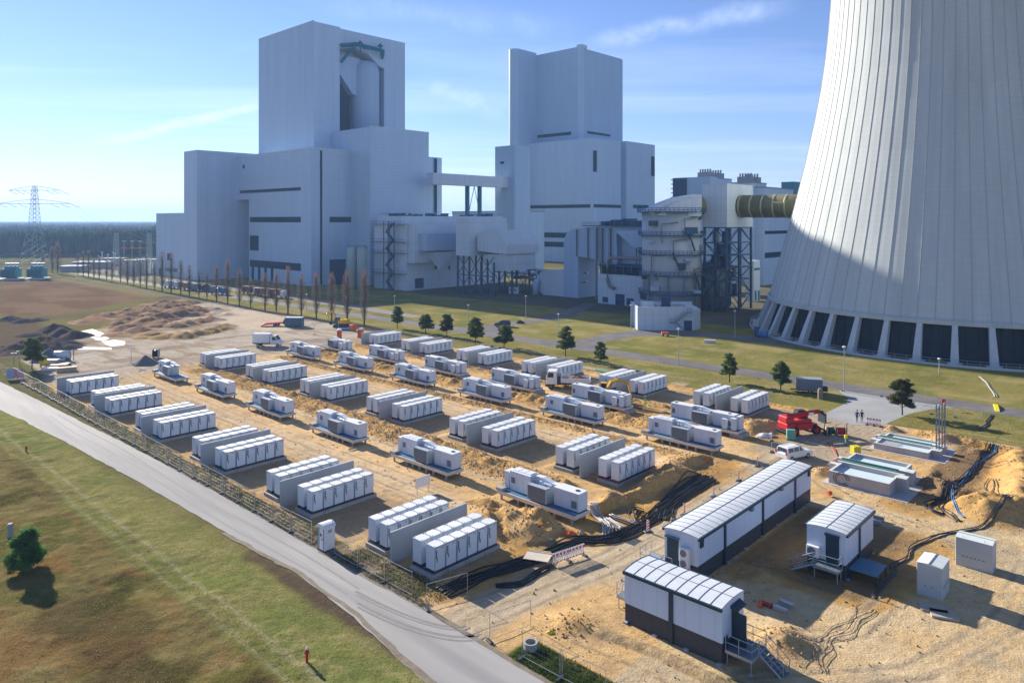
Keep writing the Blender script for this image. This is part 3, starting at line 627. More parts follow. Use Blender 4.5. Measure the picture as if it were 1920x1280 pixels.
# ---------------------------------------------------------------- transformer / inverter skids
skid_g = mat('deck_blue_grey', (.07, .17, .27), .5, var=.12, vs=3)
beam_c = mat('skid_beam', (.56, .52, .46), .6, var=.12, vs=2)
rad_g = mat('radiator_grey', (.17, .215, .28), .45, .3, var=.05)
rad_l = mat('radiator_rim', (.42, .47, .52), .45, .2, var=.05)
inv_w = mat('inverter_white', (.52, .59, .68), .42, var=.04, vs=1, spec=.5)
per_object(inv_w, .07)
inv_t = mat('inverter_roof', (.70, .72, .73), .45, var=.05, vs=1)
def grille(m, x0, x1, y, z0, z1, mi=1, n=8):
    m.box(x0, x1, y-.012, y, z0, z1, mi)
    for k in range(n): m.box(x0+.02, x1-.02, y-.026, y-.012, z0+(k+.3)*(z1-z0)/n, z0+(k+.6)*(z1-z0)/n, mi+1)
def inv_box(name, r, x0, x1, y0, y1, z0, z1, vents, fan=None, hatch=False):
    m = MB(); m.box(x0, x1, y0, y1, z0+.08, z1-.05, 0, bev=.02); m.box(x0+.05, x1-.05, y0+.05, y1-.05, z0, z0+.08, 3)
    for (vx0, vx1, vz0, vz1) in vents: grille(m, vx0, vx1, y0, vz0, vz1, 1)
    n = max(1, round((x1-x0)/1.0))
    for k in range(1, n): m.box(x0+(x1-x0)*k/n-.008, x0+(x1-x0)*k/n+.008, y0-.004, y0+.001, z0+.15, z1-.12, 1)
    o = m.build(name, [inv_w, vent_g, grey_h, dark_s], r)
    m = MB(); m.box(x0-.02, x1+.02, y0-.02, y1+.02, z1-.048, z1, 0, bev=.015)
    if hatch:
        for k in range(3):
            w = (x1-x0-.3)/3; m.box(x0+.15+k*w+.04, x0+.15+(k+1)*w-.04, y0+.3, y1-.15, z1, z1+.07, 0, bev=.01)
    if fan:
        m.lathe([(.24, z1), (.24, z1+.05), (.20, z1+.05), (.20, z1+.01), (.05, z1+.02)], (fan, (y0+y1)/2), 16, 1)
    m.build('roof', [inv_t, grey_h], o); return o
def skid(kind):
    r = thing('transformer_skid', 'x', 'transformer skid', group='transformer skids between the battery rows')
    x0, x1 = (-5.1, 5.15) if kind < 2 else (-4.8, 5.9)
    m = MB(); m.box(x0+.11, x1-.11, -1.08, 1.08, .86, .9, 0)
    m.box(x0, x1, -1.22, -1.085, .56, .92, 1); m.box(x0, x1, 1.085, 1.22, .56, .92, 1)
    m.box(x0, x0+.1, -1.083, 1.083, .562, .918, 1); m.box(x1-.1, x1, -1.083, 1.083, .562, .918, 1)
    for k in range(1, 7):
        x = x0+(x1-x0)*k/7; m.box(x-.06, x+.06, -1.08, 1.08, .6, .858, 1)
    m.build('deck', [skid_g, beam_c], r)
    for k, fx in enumerate((.04, .27, .38, .5, .62, .74, .95)):
        x = x0+(x1-x0)*fx
        m = MB(); m.tube([(x, -1.0, -.8), (x, -1.0, .56)], .13, 10); m.box(x-.2, x+.2, -1.2, -.8, .54, .565); m.tube([(x, 1.0, -.8), (x, 1.0, .56)], .13, 10)
        m.build('leg', conc, r)
    # transformer
    m = MB(); m.box(-.95, 1.35, -.3, .95, .906, 2.35, 0, bev=.03)
    m.box(-.6, -.1, .1, .7, 2.35, 2.62, 1, bev=.03); m.tube([(.2, .1, 2.5), (1.2, .1, 2.5)], .14, 10, 1)
    for k in range(3): m.tube([(-.5+k*.35, -.1, 2.35), (-.5+k*.35, -.1, 2.58)], [.07, .05], 8, 1)
    m.tube([(1.1, -.15, 2.35), (1.1, -.15, 2.7)], .06, 8, 1)
    tr = m.build('transformer_tank', [rad_l, inv_w], r)
    m = MB(); m.box(-1.05, 1.42, -.98, -.38, 1.02, 1.06, 1); m.box(-1.05, 1.42, -1.03, -.38, 2.42, 2.48, 1)
    for k in range(34):
        x = -.98+k*2.32/33; m.box(x-.022, x+.022, -1.01, -.4, 1.06, 2.42, 0)
    for x in (-1.02, 1.38): m.box(x-.04, x+.04, -1.04, -.38, 1.0, 2.5, 1)
    m.box(-1.0, 1.38, -.98, -.9, 1.08, 2.40, 0)
    m.build('radiator', [rad_g, rad_l], tr)
    m = MB()
    m.prism([(-1.3, 2.72), (-1.3, 2.92), (-.2, 2.92), (1.0, 2.66), (1.9, 2.66), (1.9, 2.45), (-.2, 2.55)], .35, 1.0, 0, 'y'); m.build('cable_duct', inv_t, r)
    if kind != 3:
        if kind < 2:
            inv_box('inverter_cabinet', r, -4.1, -1.3, -.35, 1.05, .92, 2.98, [(-3.9, -3.35, 1.75, 2.35)], hatch=True)
            inv_box('switch_cabinet', r, -4.95, -4.3, -.25, .9, .92, 2.75, [])
            m = MB(); m.box(-5.3, -4.35, -1.25, -.45, .905, 1.2, bev=.03); m.build('concrete_block', conc, r)
        else: inv_box('inverter_cabinet', r, -4.7, -1.3, -.35, 1.05, .92, 2.9, [(-4.5, -4.0, 1.5, 2.2)], fan=-4.2)
    if kind != 1:
        inv_box('inverter_cabinet', r, 1.85, 4.95, -.35, 1.05, .92, 2.75, [(4.05, 4.7, 1.25, 1.95)], fan=4.3 if kind == 0 else 4.0)
    if kind >= 2:
        inv_box('switch_cabinet', r, 3.6, 4.25, -1.15, -.75, .92, 2.3, []); inv_box('switch_cabinet', r, 4.85, 5.5, -1.05, -.5, .92, 2.55, []); inv_box('switch_cabinet', r, 5.35, 5.8, -.35, .8, .92, 2.75, [])
        m = MB(); m.box(4.6, 6.4, -1.0, 1.25, -.9, .555, bev=.03); m.build('concrete_block', conc, r)
    return r
protos = {}
SKN = ['line beside the roadside row', 'line behind the middle row', 'line before the back row']
for s in range(3):
    for k in range(6):
        a, b = SK[s][k]; kd = 0 if s < 2 else 2
        if s == 0 and k == 5: kd = 1
        if s == 2 and k == 5: kd = 3
        lab = f'white transformer skid with grey radiator, {ORD[k]} in the {SKN[s]}'
        if kd == 1: lab = 'short white skid ending after its grey radiator, farthest in the line beside roadside row'
        if kd == 3: lab = 'white skid with bare deck left of its radiator, farthest beside the back row'
        if kd not in protos: protos[kd] = skid(kd); protos[kd].location = W(a, b, 0); protos[kd]['label'] = lab
        else: dup(protos[kd], W(a, b, 0), ROT, lab)
# ---------------------------------------------------------------- power plant
cl_a = clad('cladding_pale', (.46, .585, .73), 6, 1.5, .42)
cl_b = clad('cladding_blue_grey', (.38, .51, .67), 3, 1.2, .45)
cl_w = clad('cladding_white', (.54, .62, .69), 2, 4, .45)
band = mat('window_band', (.010, .045, .085), .7, var=.1, spec=.08)
roof_m = mat('flat_roof', (.30, .30, .30), .9, var=.1)
steel_b = mat('steel_blue', (.04, .10, .19), .5, .2, var=.1)
steel_t = mat('steel_teal', (.02, .17, .25), .5, .2, var=.1)
steel_g = mat('steel_grey', (.22, .26, .30), .5, .3, var=.1)
silver = mat('silver_jacket', (.75, .78, .82), .25, .9, var=.1, vs=.8)
door_b = mat('door_blue', (.02, .05, .14), .5, var=.05)
def corner(x0, x1, x2, yb, yt, zb=0):
    """grid-aligned block: nearest corner stands at photo point (x1, yb); its left face runs to x0, its right face to x2"""
    a, b = S(x1, yb); return dict(a0=a, a1=sol_a(b, x2), b0=sol_b(a, x0), b1=b, z=zt(a, b, yt))
def bx(m, d, z0=0, z1=None, mi=0, **k):
    e = dict(d); e.update(k); m.box(e['b0'], e['b1'], e['a0'], e['a1'], z0, e['z'] if z1 is None else z1, mi)
def bandA(name, par, a, x0, x1, y0, y1, th=.12, m=band):   # window band on a face a = const
    b0, b1 = sol_b(a, x0), sol_b(a, x1); q = MB(); q.box(b0, b1, a-th, a-.003, zt(a, b1, y1), zt(a, b1, y0)); return q.build(name, m, par)
def bandB(name, par, b, x0, x1, y0, y1, th=.12, m=band):   # on a face b = const
    a0, a1 = sol_a(b, x0), sol_a(b, x1); q = MB(); q.box(b+.003, b+th, a0, a1, zt(a0, b, y1), zt(a0, b, y0)); return q.build(name, m, par)
# --- boiler house with the silo niche
a2, b2 = S(584, 537); a3 = sol_a(b2, 658); b3 = sol_b(a3, 694); bT = sol_b(a3, 622); aT = sol_a(bT, 588); b1_ = sol_b(a2, 444); a1_ = sol_a(b1_, 369)
bh = thing('boiler_house', 'tall pale blue boiler house with a silo niche near its top, left of the plant', 'power station', ref=(b2, a2, 0))
zP1 = zt(a1_, b1_, 281); zP2 = zt(a2, b2, 279); zP3 = zt(a3, b3, 237.5); zT = zt(aT, bT, 40); bL = sol_b(a1_, 345); bLL = sol_b(a1_, 293)
m = MB()
m.box(b1_, b2, a2, a3-.02, zt(a2, b1_, 375), zP2); m.box(sol_b(a2, 467), b2-.01, a2+.01, a3-.03, 0, zt(a2, b1_, 375)-.01)
m.box(b1_+.01, sol_b(a2, 467), a2+16, a3-.05, 0, zt(a2, b1_, 375)-.01)
m.build('turbine_wing', cl_a, bh)
m = MB(); m.box(bL, b1_-.005, a1_, a2+30, 0, zP1); m.box(bLL, bL-.005, a1_+.004, a2+24, 0, zt(a1_, bLL, 400)); m.build('left_wing', cl_a, bh)
m = MB(); m.box(sol_b(a3, 600), b3, a3, sol_a(b3, 804), 0, zP3); m.box(sol_b(a3, 640), b3-.6, sol_a(b3, 804)+.01, sol_a(b3, 830), 0, zt(sol_a(b3, 830), b3, 296)); m.build('right_wing', cl_a, bh)
aN0, aN1, aE = sol_a(bT, 637), sol_a(bT, 721), sol_a(bT, 760); bTL = sol_b(aT, 485)
m = MB(); m.box(bTL, bT, aT, aN0, 30, zT); m.box(bTL, bT-.25, aN1, aE, 30, zT-.5); m.box(bTL, bT-9, aN0+.01, aN1-.01, 30, zT-.8)
zN = zt(aN0, bT, 84); m.prism([(aN0+.01, zN-2), (aN0+.01, zT-.6), (aN1-.01, zT-.6), (aN1-.01, zN-7.5), (aN1-4, zN-6.2), (aN1-10, zN-1.5), (aN0+8, zN)], bT-9.01, bT-.12, 0, 'x')
m.build('tower', cl_a, bh)
m = MB(); ac = (sol_a(bT, 676)+sol_a(bT, 716))/2; rr = (sol_a(bT, 716)-sol_a(bT, 676))/2+.6
m.lathe([(rr, 60), (rr, zN-9), (rr*.8, zN-5.5), (rr*.2, zN-4)], (bT-5.2, ac), 40, 0); o = m.build('silo', cl_b, bh, True)
m = MB(); a6 = sol_a(bT, 640); m.prism([(a6, zN-12), (a6, zN-3), (ac, zN-5), (ac, zN-24), (sol_a(bT, 668), zN-22)], bT-8.9, bT-3.0, 0, 'x'); m.box(bT-8.9, bT-7.2, a6, sol_a(bT, 672), 50, zN-14, 1); m.build('hood', [cl_b, band], bh)
m = MB()
def P3(x, y, o): a = sol_a(bT+o, x); return (bT+o, a, zt(a, bT+o, y))
m.tube([P3(638, 86, .3), P3(668, 83, 3.5), P3(719, 96, 4.5)], 1.0, 4); m.tube([P3(639, 117, .3), P3(666, 85, 3.5)], .8, 4); m.tube([P3(719, 95, 4.5), P3(717, 110, .5)], .7, 4)
m.tube([P3(680, 91, 3), P3(708, 95, 3)], .25, 4)
for x, y in ((675, 86), (713, 91)): m.tube([P3(x, y-9, 3.6), P3(x+1, y+14, 3.6)], [.6, .4], 5); m.box(bT+2.6, bT+4.6, sol_a(bT+3.6, x)-1, sol_a(bT+3.6, x)+1, zt(sol_a(bT+3.6, x), bT+3.6, y-3), zt(sol_a(bT+3.6, x), bT+3.6, y-6))
m.build('crane_beam', steel_t, bh)
m = MB(); m.box(b1_, b2+.05, a2-.08, a2+.4, zP2, zP2+.7); m.box(b2-.4, b2+.06, a2+.4, a3-.5, zP2, zP2+.7); m.build('parapet', cl_w, bh)
m = MB(); m.box(bTL-.05, bT+.05, aT-.06, aT+.3, zT, zT+.5); m.build('parapet', cl_w, bh)
m = MB(); m.box(b3-.4, b3+.05, a3, sol_a(b3, 804), zP3, zP3+.5); m.build('parapet', cl_w, bh)
for x0, x1, y0, y1 in ((450, 564, 351, 357), (469, 564, 406.5, 417), (469, 485, 442, 470), (469, 564, 494, 508)): bandA('window_band', bh, a2, x0, x1, y0, y1)
for x0, x1, y0, y1 in ((618, 658, 406.5, 417),): bandB('window_band', bh, b2, x0, x1, y0, y1)
bandA('window', bh, a2, 455, 459, 309, 316); bandB('vertical_window_strip', bh, b2, 600, 604, 282, 534)
bandA('window', bh, a1_, 314, 320, 475, 488); bandA('gate_door', bh, a1_, 298, 304, 503, 518, m=door_b); bandA('canopy', bh, a1_, 313, 332, 504, 510, .8, steel_b)
bandB('gate_door', bh, b2, 618, 648, 487, 534, m=door_b); bandB('vertical_window_strip', bh, b3, 815, 819, 297, 400)
for k in range(4):
    q = MB(); b = sol_b(a2, 472+k*12); q.box(b, b+2.2, a2-.1, a2-.004, .2, 6.5); q.build('dock_door', band, bh)


m = MB(); bq = sol_b(a3, 500); m.box(bq-1.5, bq+1.5, a2+9, a2+13, zP2, zP2+3); m.build('roof_vent', cl_w, bh)
# --- second boiler house
aC, bC = S(1110, 494); b9 = sol_b(aC, 985)
b2h = thing('boiler_house', 'tall pale boiler house with rounded corner towers, in the middle behind the conveyor bridge', 'power station', ref=(bC, aC, 0))
zC = zt(aC, bC, 258.3); aR = sol_a(bC, 1164); aR2 = sol_a(bC, 1228)
m = MB(); m.box(b9, bC, aC, aR, 0, zC); m.box(b9, bC-5, aR-.01, aR+7, 0, zC-1); m.box(b9, bC-.1, aR+7, aR2, 0, zt(aR+7, bC, 264.6)); m.build('lower_block', cl_a, b2h)
am = aC+9; bt = sol_b(am, 1084); bl = sol_b(am, 1006); aE2 = sol_a(bt, 1174)+3; zU = zt(am, bt, 88)
def rbox(m, x0, x1, y0, y1, z0, z1, r, corners):
    P = []
    for i, (cx, cy, sx, sy) in enumerate(((x0, y0, 1, 1), (x1, y0, -1, 1), (x1, y1, -1, -1), (x0, y1, 1, -1))):
        if i in corners:
            st = [180, 270, 0, 90][i]
            for k in range(9): t = R(st+k*90/8); P.append((cx+sx*r+r*math.cos(t), cy+sy*r+r*math.sin(t)))
        else: P.append((cx, cy))
    m.prism(P, z0, z1)
m = MB(); rbox(m, bl, bt, am, aE2, zC-6, zU, 11, (2,)); m.build('upper_tower', cl_b, b2h)
bp = bl; ap = sol_a(bp, 967)
m = MB(); rbox(m, sol_b(ap+3, 955), bp+.02, ap, am-.01, 0, zt(am, bp, 100), 4.2, (0, 1)); m.build('round_pier', cl_b, b2h)
m = MB(); m.box(bt+.01, bt+2.2, am-.5, sol_a(bt, 1090), zC-5, zU+1.2); m.build('corner_pilaster', cl_a, b2h)
bandB('vertical_window_strip', b2h, bt, 1091, 1093.5, 90, 262)
bandA('window_band', b2h, am, 1008, 1071, 247, 253); bandB('window_band', b2h, bt, 1101, 1144, 246, 250.5)
for y0, y1, x1 in ((383, 389.5, 1107), (437, 447, 1107), (455, 465, 1107)): bandA('window_band', b2h, aC, 990, x1, y0, y1)
bandB('window_band', b2h, bC, 1113, 1164, 383, 389); bandB('vertical_window_strip', b2h, bC, 1112, 1119, 282, 322); bandB('window_band', b2h, bC, 1187, 1216, 384, 390); bandB('vertical_window_strip', b2h, bC, 1221, 1227.5, 293, 330)
m = MB(); m.box(bt-3, bt+1, am+2, am+9, zU, zU+2.2); m.build('roof_hatch', cl_w, b2h)
# --- stair tower and conveyor bridge between the two
X, Y = G(830, 530); ab, bb = X*eA[0]+Y*eA[1], X*eB[0]+Y*eB[1]
aJ = sol_a(bb, 950)
tw = thing('transfer_tower', 'slim pale tower at the right end of the conveyor bridge', 'tower', ref=(bb, aJ, 0))
a_, b_ = aJ+1.5, bb
m = MB(); m.box(sol_b(a_, 927)+.5, bb+4, a_, a_+12, 0, zt(a_, bb, 273)); m.build('shaft', cl_b, tw); bandA('window', tw, a_, 938, 945, 303, 307)
br = thing('conveyor_bridge', 'pale enclosed conveyor bridge on a steel trestle between the two boiler houses', 'bridge', ref=(bb, ab, 0))
z1 = zt(ab, bb, 325); m = MB(); m.box(bb-5, bb, ab-6, aJ+1.4, z1-5.2, z1); m.build('gallery', cl_w, br)
m = MB()
for x in (879, 902):
    a = sol_a(bb, x)
    for o_ in (-1.6, -.5): m.box(bb+o_-.5, bb+o_+.5, a-.5, a+.5, 0, z1-5.2)
aL, aRr = sol_a(bb, 879), sol_a(bb, 902); am_ = (aL+aRr)/2
for zz in (0, 10, 20, 31): m.tube([(bb-.5, aL, zz+.5), (bb-.5, aRr, zz+.5)], .3, 4)
for zz in (0, 10, 20): m.tube([(bb-.5, aL, zz), (bb-.5, am_, zz+10)], .22, 4); m.tube([(bb-.5, aRr, zz), (bb-.5, am_, zz+10)], .22, 4)
m.tube([(bb-.5, aL, 31), (bb-.5, am_, z1-5.5)], .22, 4); m.tube([(bb-.5, aRr, 31), (bb-.5, am_, z1-5.5)], .22, 4)
m.build('trestle', steel_t, br)
d = corner(848, 965, 1000, 512, 397); lo = thing('low_hall', 'long low pale hall seen over the filter roof behind the bridge trestle', 'hall', ref=(d['b1'], d['a0'], 0))
m = MB(); m.box(d['b0'], d['b1'], d['a0'], d['a0']+25, 0, d['z']); m.build('walls', cl_b, lo); m = MB(); m.box(d['b0']-.3, d['b1']+.3, d['a0']-.3, d['a0']+25.3, d['z']+.002, d['z']+.6); m.build('roof', roof_m, lo)
# --- silos by the left boiler house
for i, (x, yb, yt, n) in enumerate(((657, 543, 466, 'left'), (676, 544, 467, 'right'))):
    X, Y = G(x, yb); r = thing('ash_silo', f'slim pale green steel silo, {n} of the pair at the boiler house foot', 'silo', (X, Y+3, 0), 0, 'pair of slim silos')
    hh = H-(yt-HY)*Y/F; rad = 9.2/F*Y
    m = MB(); m.lathe([(rad, 0), (rad, hh), (rad*.75, hh+1), (.5, hh+1.3)], (0, 0), 24); m.build('shell', mat('silo_green', (.33, .42, .42), .5, var=.1), r, True)
    m = MB()
    for k in range(12):
        t_ = k*math.pi/6; m.tube([(rad*math.cos(t_), rad*math.sin(t_), hh), (rad*math.cos(t_), rad*math.sin(t_), hh+1.2)], .05, 4)
    m.tube([(rad*math.cos(k*.2618), rad*math.sin(k*.2618), hh+1.2) for k in range(25)], .05, 4); m.build('railing', steel_b, r)
# --- electrostatic filter (left process building)
aF, bF = S(761, 545.5); bF0 = sol_b(aF, 702); aF1 = sol_a(bF, 857)
es = thing('filter_building', 'white boxy filter building with outside stair tower before the left boiler house', 'process building', ref=(bF, aF, 0))
zF = zt(aF, bF, 420); zR = zt(aF, bF, 405)
m = MB(); m.box(bF0, bF, aF, aF1+30, 0, zF); m.box(bF0+1, bF-4, aF+1, aF1+33, zF, zR); m.build('walls', cl_w, es)
m = MB(); h0, h1 = zt(aF, bF, 437), zt(aF, bF, 491)
m.prism([(aF+1, zF), (aF1+28, zF), (aF1+28, h0-1), (aF1-5, h0-1), (aF1-5, h1), (aF+1, h1-.5)], bF+.01, bF+4, 0, 'x'); m.build('hopper_wall', cl_w, es)
m = MB(); m.box(bF+.02, bF+9, sol_a(bF+9, 800), aF1+24, zt(aF, bF, 470), zt(aF, bF, 438)); m.build('gas_duct', cl_b, es)
m = MB(); a7 = sol_a(bF+9, 815); m.add([(bF+8.9, a7, h1+4), (bF+8.9, a7+13, h1+4), (bF+8.9, a7+3, h1-3.5), (bF+2, a7, h1+4), (bF+2, a7+13, h1+4)], [(0, 2, 1), (0, 3, 2), (1, 2, 4), (3, 4, 2), (0, 1, 4, 3)]); m.build('hopper', cl_w, es)
bandB('gate_door', es, bF, 778, 794, 522, 541, m=door_b)
for x in (815, 840): bandB('window', es, bF, x, x+4, 498, 505, m=door_b)
m = MB()
for z in (7, 15.5, 20, zF): m.box(bF0-1, bF+1.2, aF-1.6, aF-.01, z-.15, z); m.tube([(bF0-1, aF-1.55, z+1.1), (bF+1.2, aF-1.55, z+1.1)], .06, 4)
bs = (sol_b(aF, 733)+sol_b(aF, 746))/2
for x in (-2, 2):
    for y in (-1.7, -4): m.box(bs+x-.15, bs+x+.15, aF+y-.15, aF+y+.15, 0, zF+1)
for k in range(8):
    z = k*zF/8; s_ = 1 if k % 2 else -1
    m.add([(bs-2*s_, aF-1.7, z), (bs-2*s_, aF-3, z), (bs+2*s_, aF-3, z+zF/8), (bs+2*s_, aF-1.7, z+zF/8), (bs-2*s_, aF-1.7, z+.4), (bs-2*s_, aF-3, z+.4), (bs+2*s_, aF-3, z+zF/8+.4), (bs+2*s_, aF-1.7, z+zF/8+.4)], [(0, 1, 2, 3), (4, 5, 6, 7), (1, 2, 6, 5), (0, 3, 7, 4)])
    m.box(bs+s_*2, bs+s_*3.4, aF-3.6, aF-1.6, z+zF/8-.1, z+zF/8); m.tube([(bs-2*s_, aF-3, z+1.2), (bs+2*s_, aF-3, z+zF/8+1.2)], .07, 4)
m.build('stair_tower', steel_b, es)
rq = random.Random(4); m = MB()
for k in range(26):
    a = aF+2+rq.random()*(aF1+28-aF); b = bF0+2+rq.random()*(bF-bF0-8); s_ = .5+rq.random()*1.3; m.box(b, b+s_*1.5, a, a+s_*2, zR, zR+.4+rq.random()*1.1)
for a in (aF+1.1, aF1+33): m.tube([(bF0+1, a, zR+1.1), (bF-4, a, zR+1.1)], .06, 4)
m.tube([(bF-4, aF+1.1, zR+1.1), (bF-4, aF1+33, zR+1.1)], .06, 4)
m.build('roof_equipment', steel_b, es)
# white duct tower on steel legs + hood
d = corner(855, 880, 950, 552, 409); zd0 = zt(d['a0'], d['b1'], 480)
dt = thing('duct_house', 'big white duct box raised on blue steel legs right of the filter building', 'duct housing', ref=(d['b1'], d['a0'], 0))
m = MB(); bx(m, d, zd0); m.build('box', cl_w, dt)
hb = d['b1']+9; ah = sol_a(hb, 915); ah2 = sol_a(hb, 987)
m = MB(); pts = []
a_f = d['a0']+3
poly = [(895, 441), (917, 431), (933, 431), (949, 460), (949, 477), (895, 470)]
P = [(sol_b(a_f, x), zt(a_f, sol_b(a_f, x), y)) for x, y in poly]
m.prism(P, a_f, a_f+19, 0, 'y'); bq_ = sol_b(a_f, 949)
P = [(sol_b(a_f+1, x), zt(a_f+1, sol_b(a_f+1, x), y)) for x, y in ((949, 476.8), (949, 508), (925, 508), (905, 476.8))]
m.prism(P, a_f+2, a_f+18, 0, 'y'); m.build('hood', cl_w, dt)
m = MB()
for bq in (d['b0']+.5, (d['b0']+d['b1'])/2, d['b1']-.5, d['b1']+6, d['b1']+13):
    for aq in (d['a0']+.5, (d['a0']+d['a1'])/2, d['a1']-.5):
        zz = zd0 if bq < d['b1'] else zd0-2; m.box(bq-.3, bq+.3, aq-.3, aq+.3, 0, zz)
bs_ = [d['b0']+.5, d['b1']-.5, d['b1']+6, d['b1']+13]
for i in range(3):
    for aq in (d['a0']+.5, d['a1']-.5):
        for z in (0, zd0/2): m.tube([(bs_[i], aq, z), (bs_[i+1], aq, z+zd0/2)], .2, 4); m.tube([(bs_[i+1], aq, z), (bs_[i], aq, z+zd0/2)], .2, 4)
        m.box(bs_[i], bs_[i+1], aq-.15, aq+.15, zd0/2-.2, zd0/2+.2)
m.build('steel_frame', steel_b, dt)
X, Y = G(963, 551); kq = thing('site_office', 'small white cabin with two dark windows under the duct house steel', 'cabin', (X, Y, 0), R(-10))
m = MB(); m.box(-1.9, 1.9, 0, 2.4, 0, 2.6, bev=.05); m.build('walls', cab_w, kq); m = MB(); m.box(-1.3, -.6, -.03, -.004, 1.2, 1.9); m.build('window', band, kq); m = MB(); m.box(.1, .8, -.03, -.004, 1.2, 1.9); m.build('window', band, kq)
# silver pipe
X, Y = G(963, 545); X2, Y2 = G(1003, 549)
sp_ = thing('insulated_duct', 'shiny silver insulated pipe lying low between duct house and elbow duct', 'pipe', (X, Y, 0), 0)
m = MB(); m.tube([(0, 0, 6.0), (3, .5, 6.6), (6, 1, 6.8), (X2-X+1, Y2-Y+1, 5.6)], [1.3, 1.9, 2.0, 2.0], 14); m.build('jacket', silver, sp_, True)
m = MB(); 
for x in (1, 5, 8): m.box(x-.2, x+.2, .4, .8, 0, 5); 
m.build('saddle', steel_b, sp_)
# --- flue gas desulphurisation
aQ, bQ = S(1121, 568)
a_p = aQ+8
ed = thing('elbow_duct', 'large pale elbow-shaped flue duct with an open dark bay, right of centre', 'flue duct', ref=(bQ, a_p, 0))
def PP(a, pts): return [(sol_b(a, x), zt(a, sol_b(a, x), y)) for x, y in pts]
m = MB(); m.prism(PP(a_p, [(1057, 559), (1057, 452), (1061, 440), (1070, 431), (1082, 427.5), (1100, 426), (1122, 425), (1122, 487), (1084, 481), (1084, 559)]), a_p, a_p+13, 0, 'y'); m.build('riser', cl_b, ed)
m = MB(); m.prism(PP(a_p, [(1056.8, 504), (1056.8, 558.5), (1022, 556), (1010, 548), (1004, 530), (1006, 517), (1016, 507)]), a_p+.5, a_p+12.5, 0, 'y'); m.build('fan_housing', cl_w, ed)
m = MB(); m.prism(PP(a_p, [(1122.2, 425), (1212, 426), (1212, 463), (1192, 466), (1155, 437), (1157, 497), (1122.2, 493)]), a_p+.2, a_p+12, 0, 'y')
m.prism(PP(a_p, [(1156, 430), (1212, 430), (1212, 508), (1156, 498)]), a_p+3, a_p+12, 0, 'y'); m.build('inlet_duct', cl_b, ed)
m = MB(); m.prism(PP(a_p-1, [(1157, 432), (1206, 432), (1206, 463), (1192, 465)]), a_p-2, a_p+3, 0, 'y'); m.build('inlet_hopper', cl_b, ed)
m = MB()
for x, w, y0, y1 in ((1118, .25, 427, 560), (1102, .12, 428, 486), (1127, .5, 428, 494), (1143, .35, 428, 494), (1081, .1, 430, 481), (1193, .1, 466, 500), (1199, .1, 466, 500)):
    bq = sol_b(a_p-.5, x); m.box(bq-w, bq+w, a_p-.8, a_p-.1, max(0, zt(a_p, bq, y1)), zt(a_p, bq, y0))
m.build('stiffener', steel_g, ed)
m = MB(); bq0, bq1 = sol_b(a_p, 1096), sol_b(a_p, 1212); zz = zt(a_p, bq0, 424); m.box(bq0, bq1, a_p-1.8, a_p+13, zz, zz+.35)
for k in range(24):
    b = bq0+(bq1-bq0)*k/23; m.box(b-.05, b+.05, a_p-1.8, a_p-1.7, zz+.35, zz+1.5)
m.box(bq0, bq1, a_p-1.8, a_p-1.72, zz+1.45, zz+1.55); m.box(bq0, bq1, a_p-1.8, a_p-1.72, zz+.9, zz+.97)
rq = random.Random(9)
for k in range(20): b = bq0+3+rq.random()*(bq1-bq0-4); s_ = rq.random()*1.5+.6; m.box(b, b+s_, a_p+rq.random()*9, a_p+10, zz+.35, zz+.8+s_)
m.build('roof_walkway', steel_b, ed)
pb = thing('pump_building', 'pale two-storey block with blue doors in front of the absorber', 'building', ref=(bQ, aQ, 0))
bq1 = sol_b(aQ, 1217); zz = zt(aQ, bQ, 513); m = MB(); m.box(bQ, bq1, aQ, aQ+16, 0, zz); m.build('walls', cl_w, pb)
m = MB(); m.box(bQ+.5, bq1-.5, aQ+1.5, aQ+15, zz, zt(aQ, bQ, 497), 0); m.build('open_storey', band, pb)
m = MB()
for k in range(7):
    b = bQ+.6+(bq1-bQ-1.2)*k/6; m.box(b-.18, b+.18, aQ+.6, aQ+1.0, zz, zt(aQ, bQ, 496))
m.box(bQ+.2, bq1+1, aQ+.3, aQ+1.5, zt(aQ, bQ, 498), zt(aQ, bQ, 496)); m.tube([(bQ+.2, aQ+.35, zt(aQ, bQ, 492)), (bq1+1, aQ+.35, zt(aQ, bQ, 492))], .08, 4); m.build('frame', steel_b, pb)
for x0, x1, y0, y1 in ((1130, 1140, 557, 567), (1154, 1171, 552, 573), (1175, 1188, 560, 573)): bandA('door', pb, aQ, x0, x1, y0, y1, .08, door_b)
m = MB()
def Q3(x, y, o=-.8): b = sol_b(aQ+o, x); return (b, aQ+o, zt(aQ+o, b, y))
m.tube([Q3(1310, 485), Q3(1260, 487), Q3(1150, 483), Q3(1141, 486), Q3(1139, 500), Q3(1139, 525), Q3(1143, 537), Q3(1152, 541)], .55, 8); m.build('slurry_pipe', mat('pipe_brown', (.24, .21, .21), .5, .2, var=.1), pb, True)
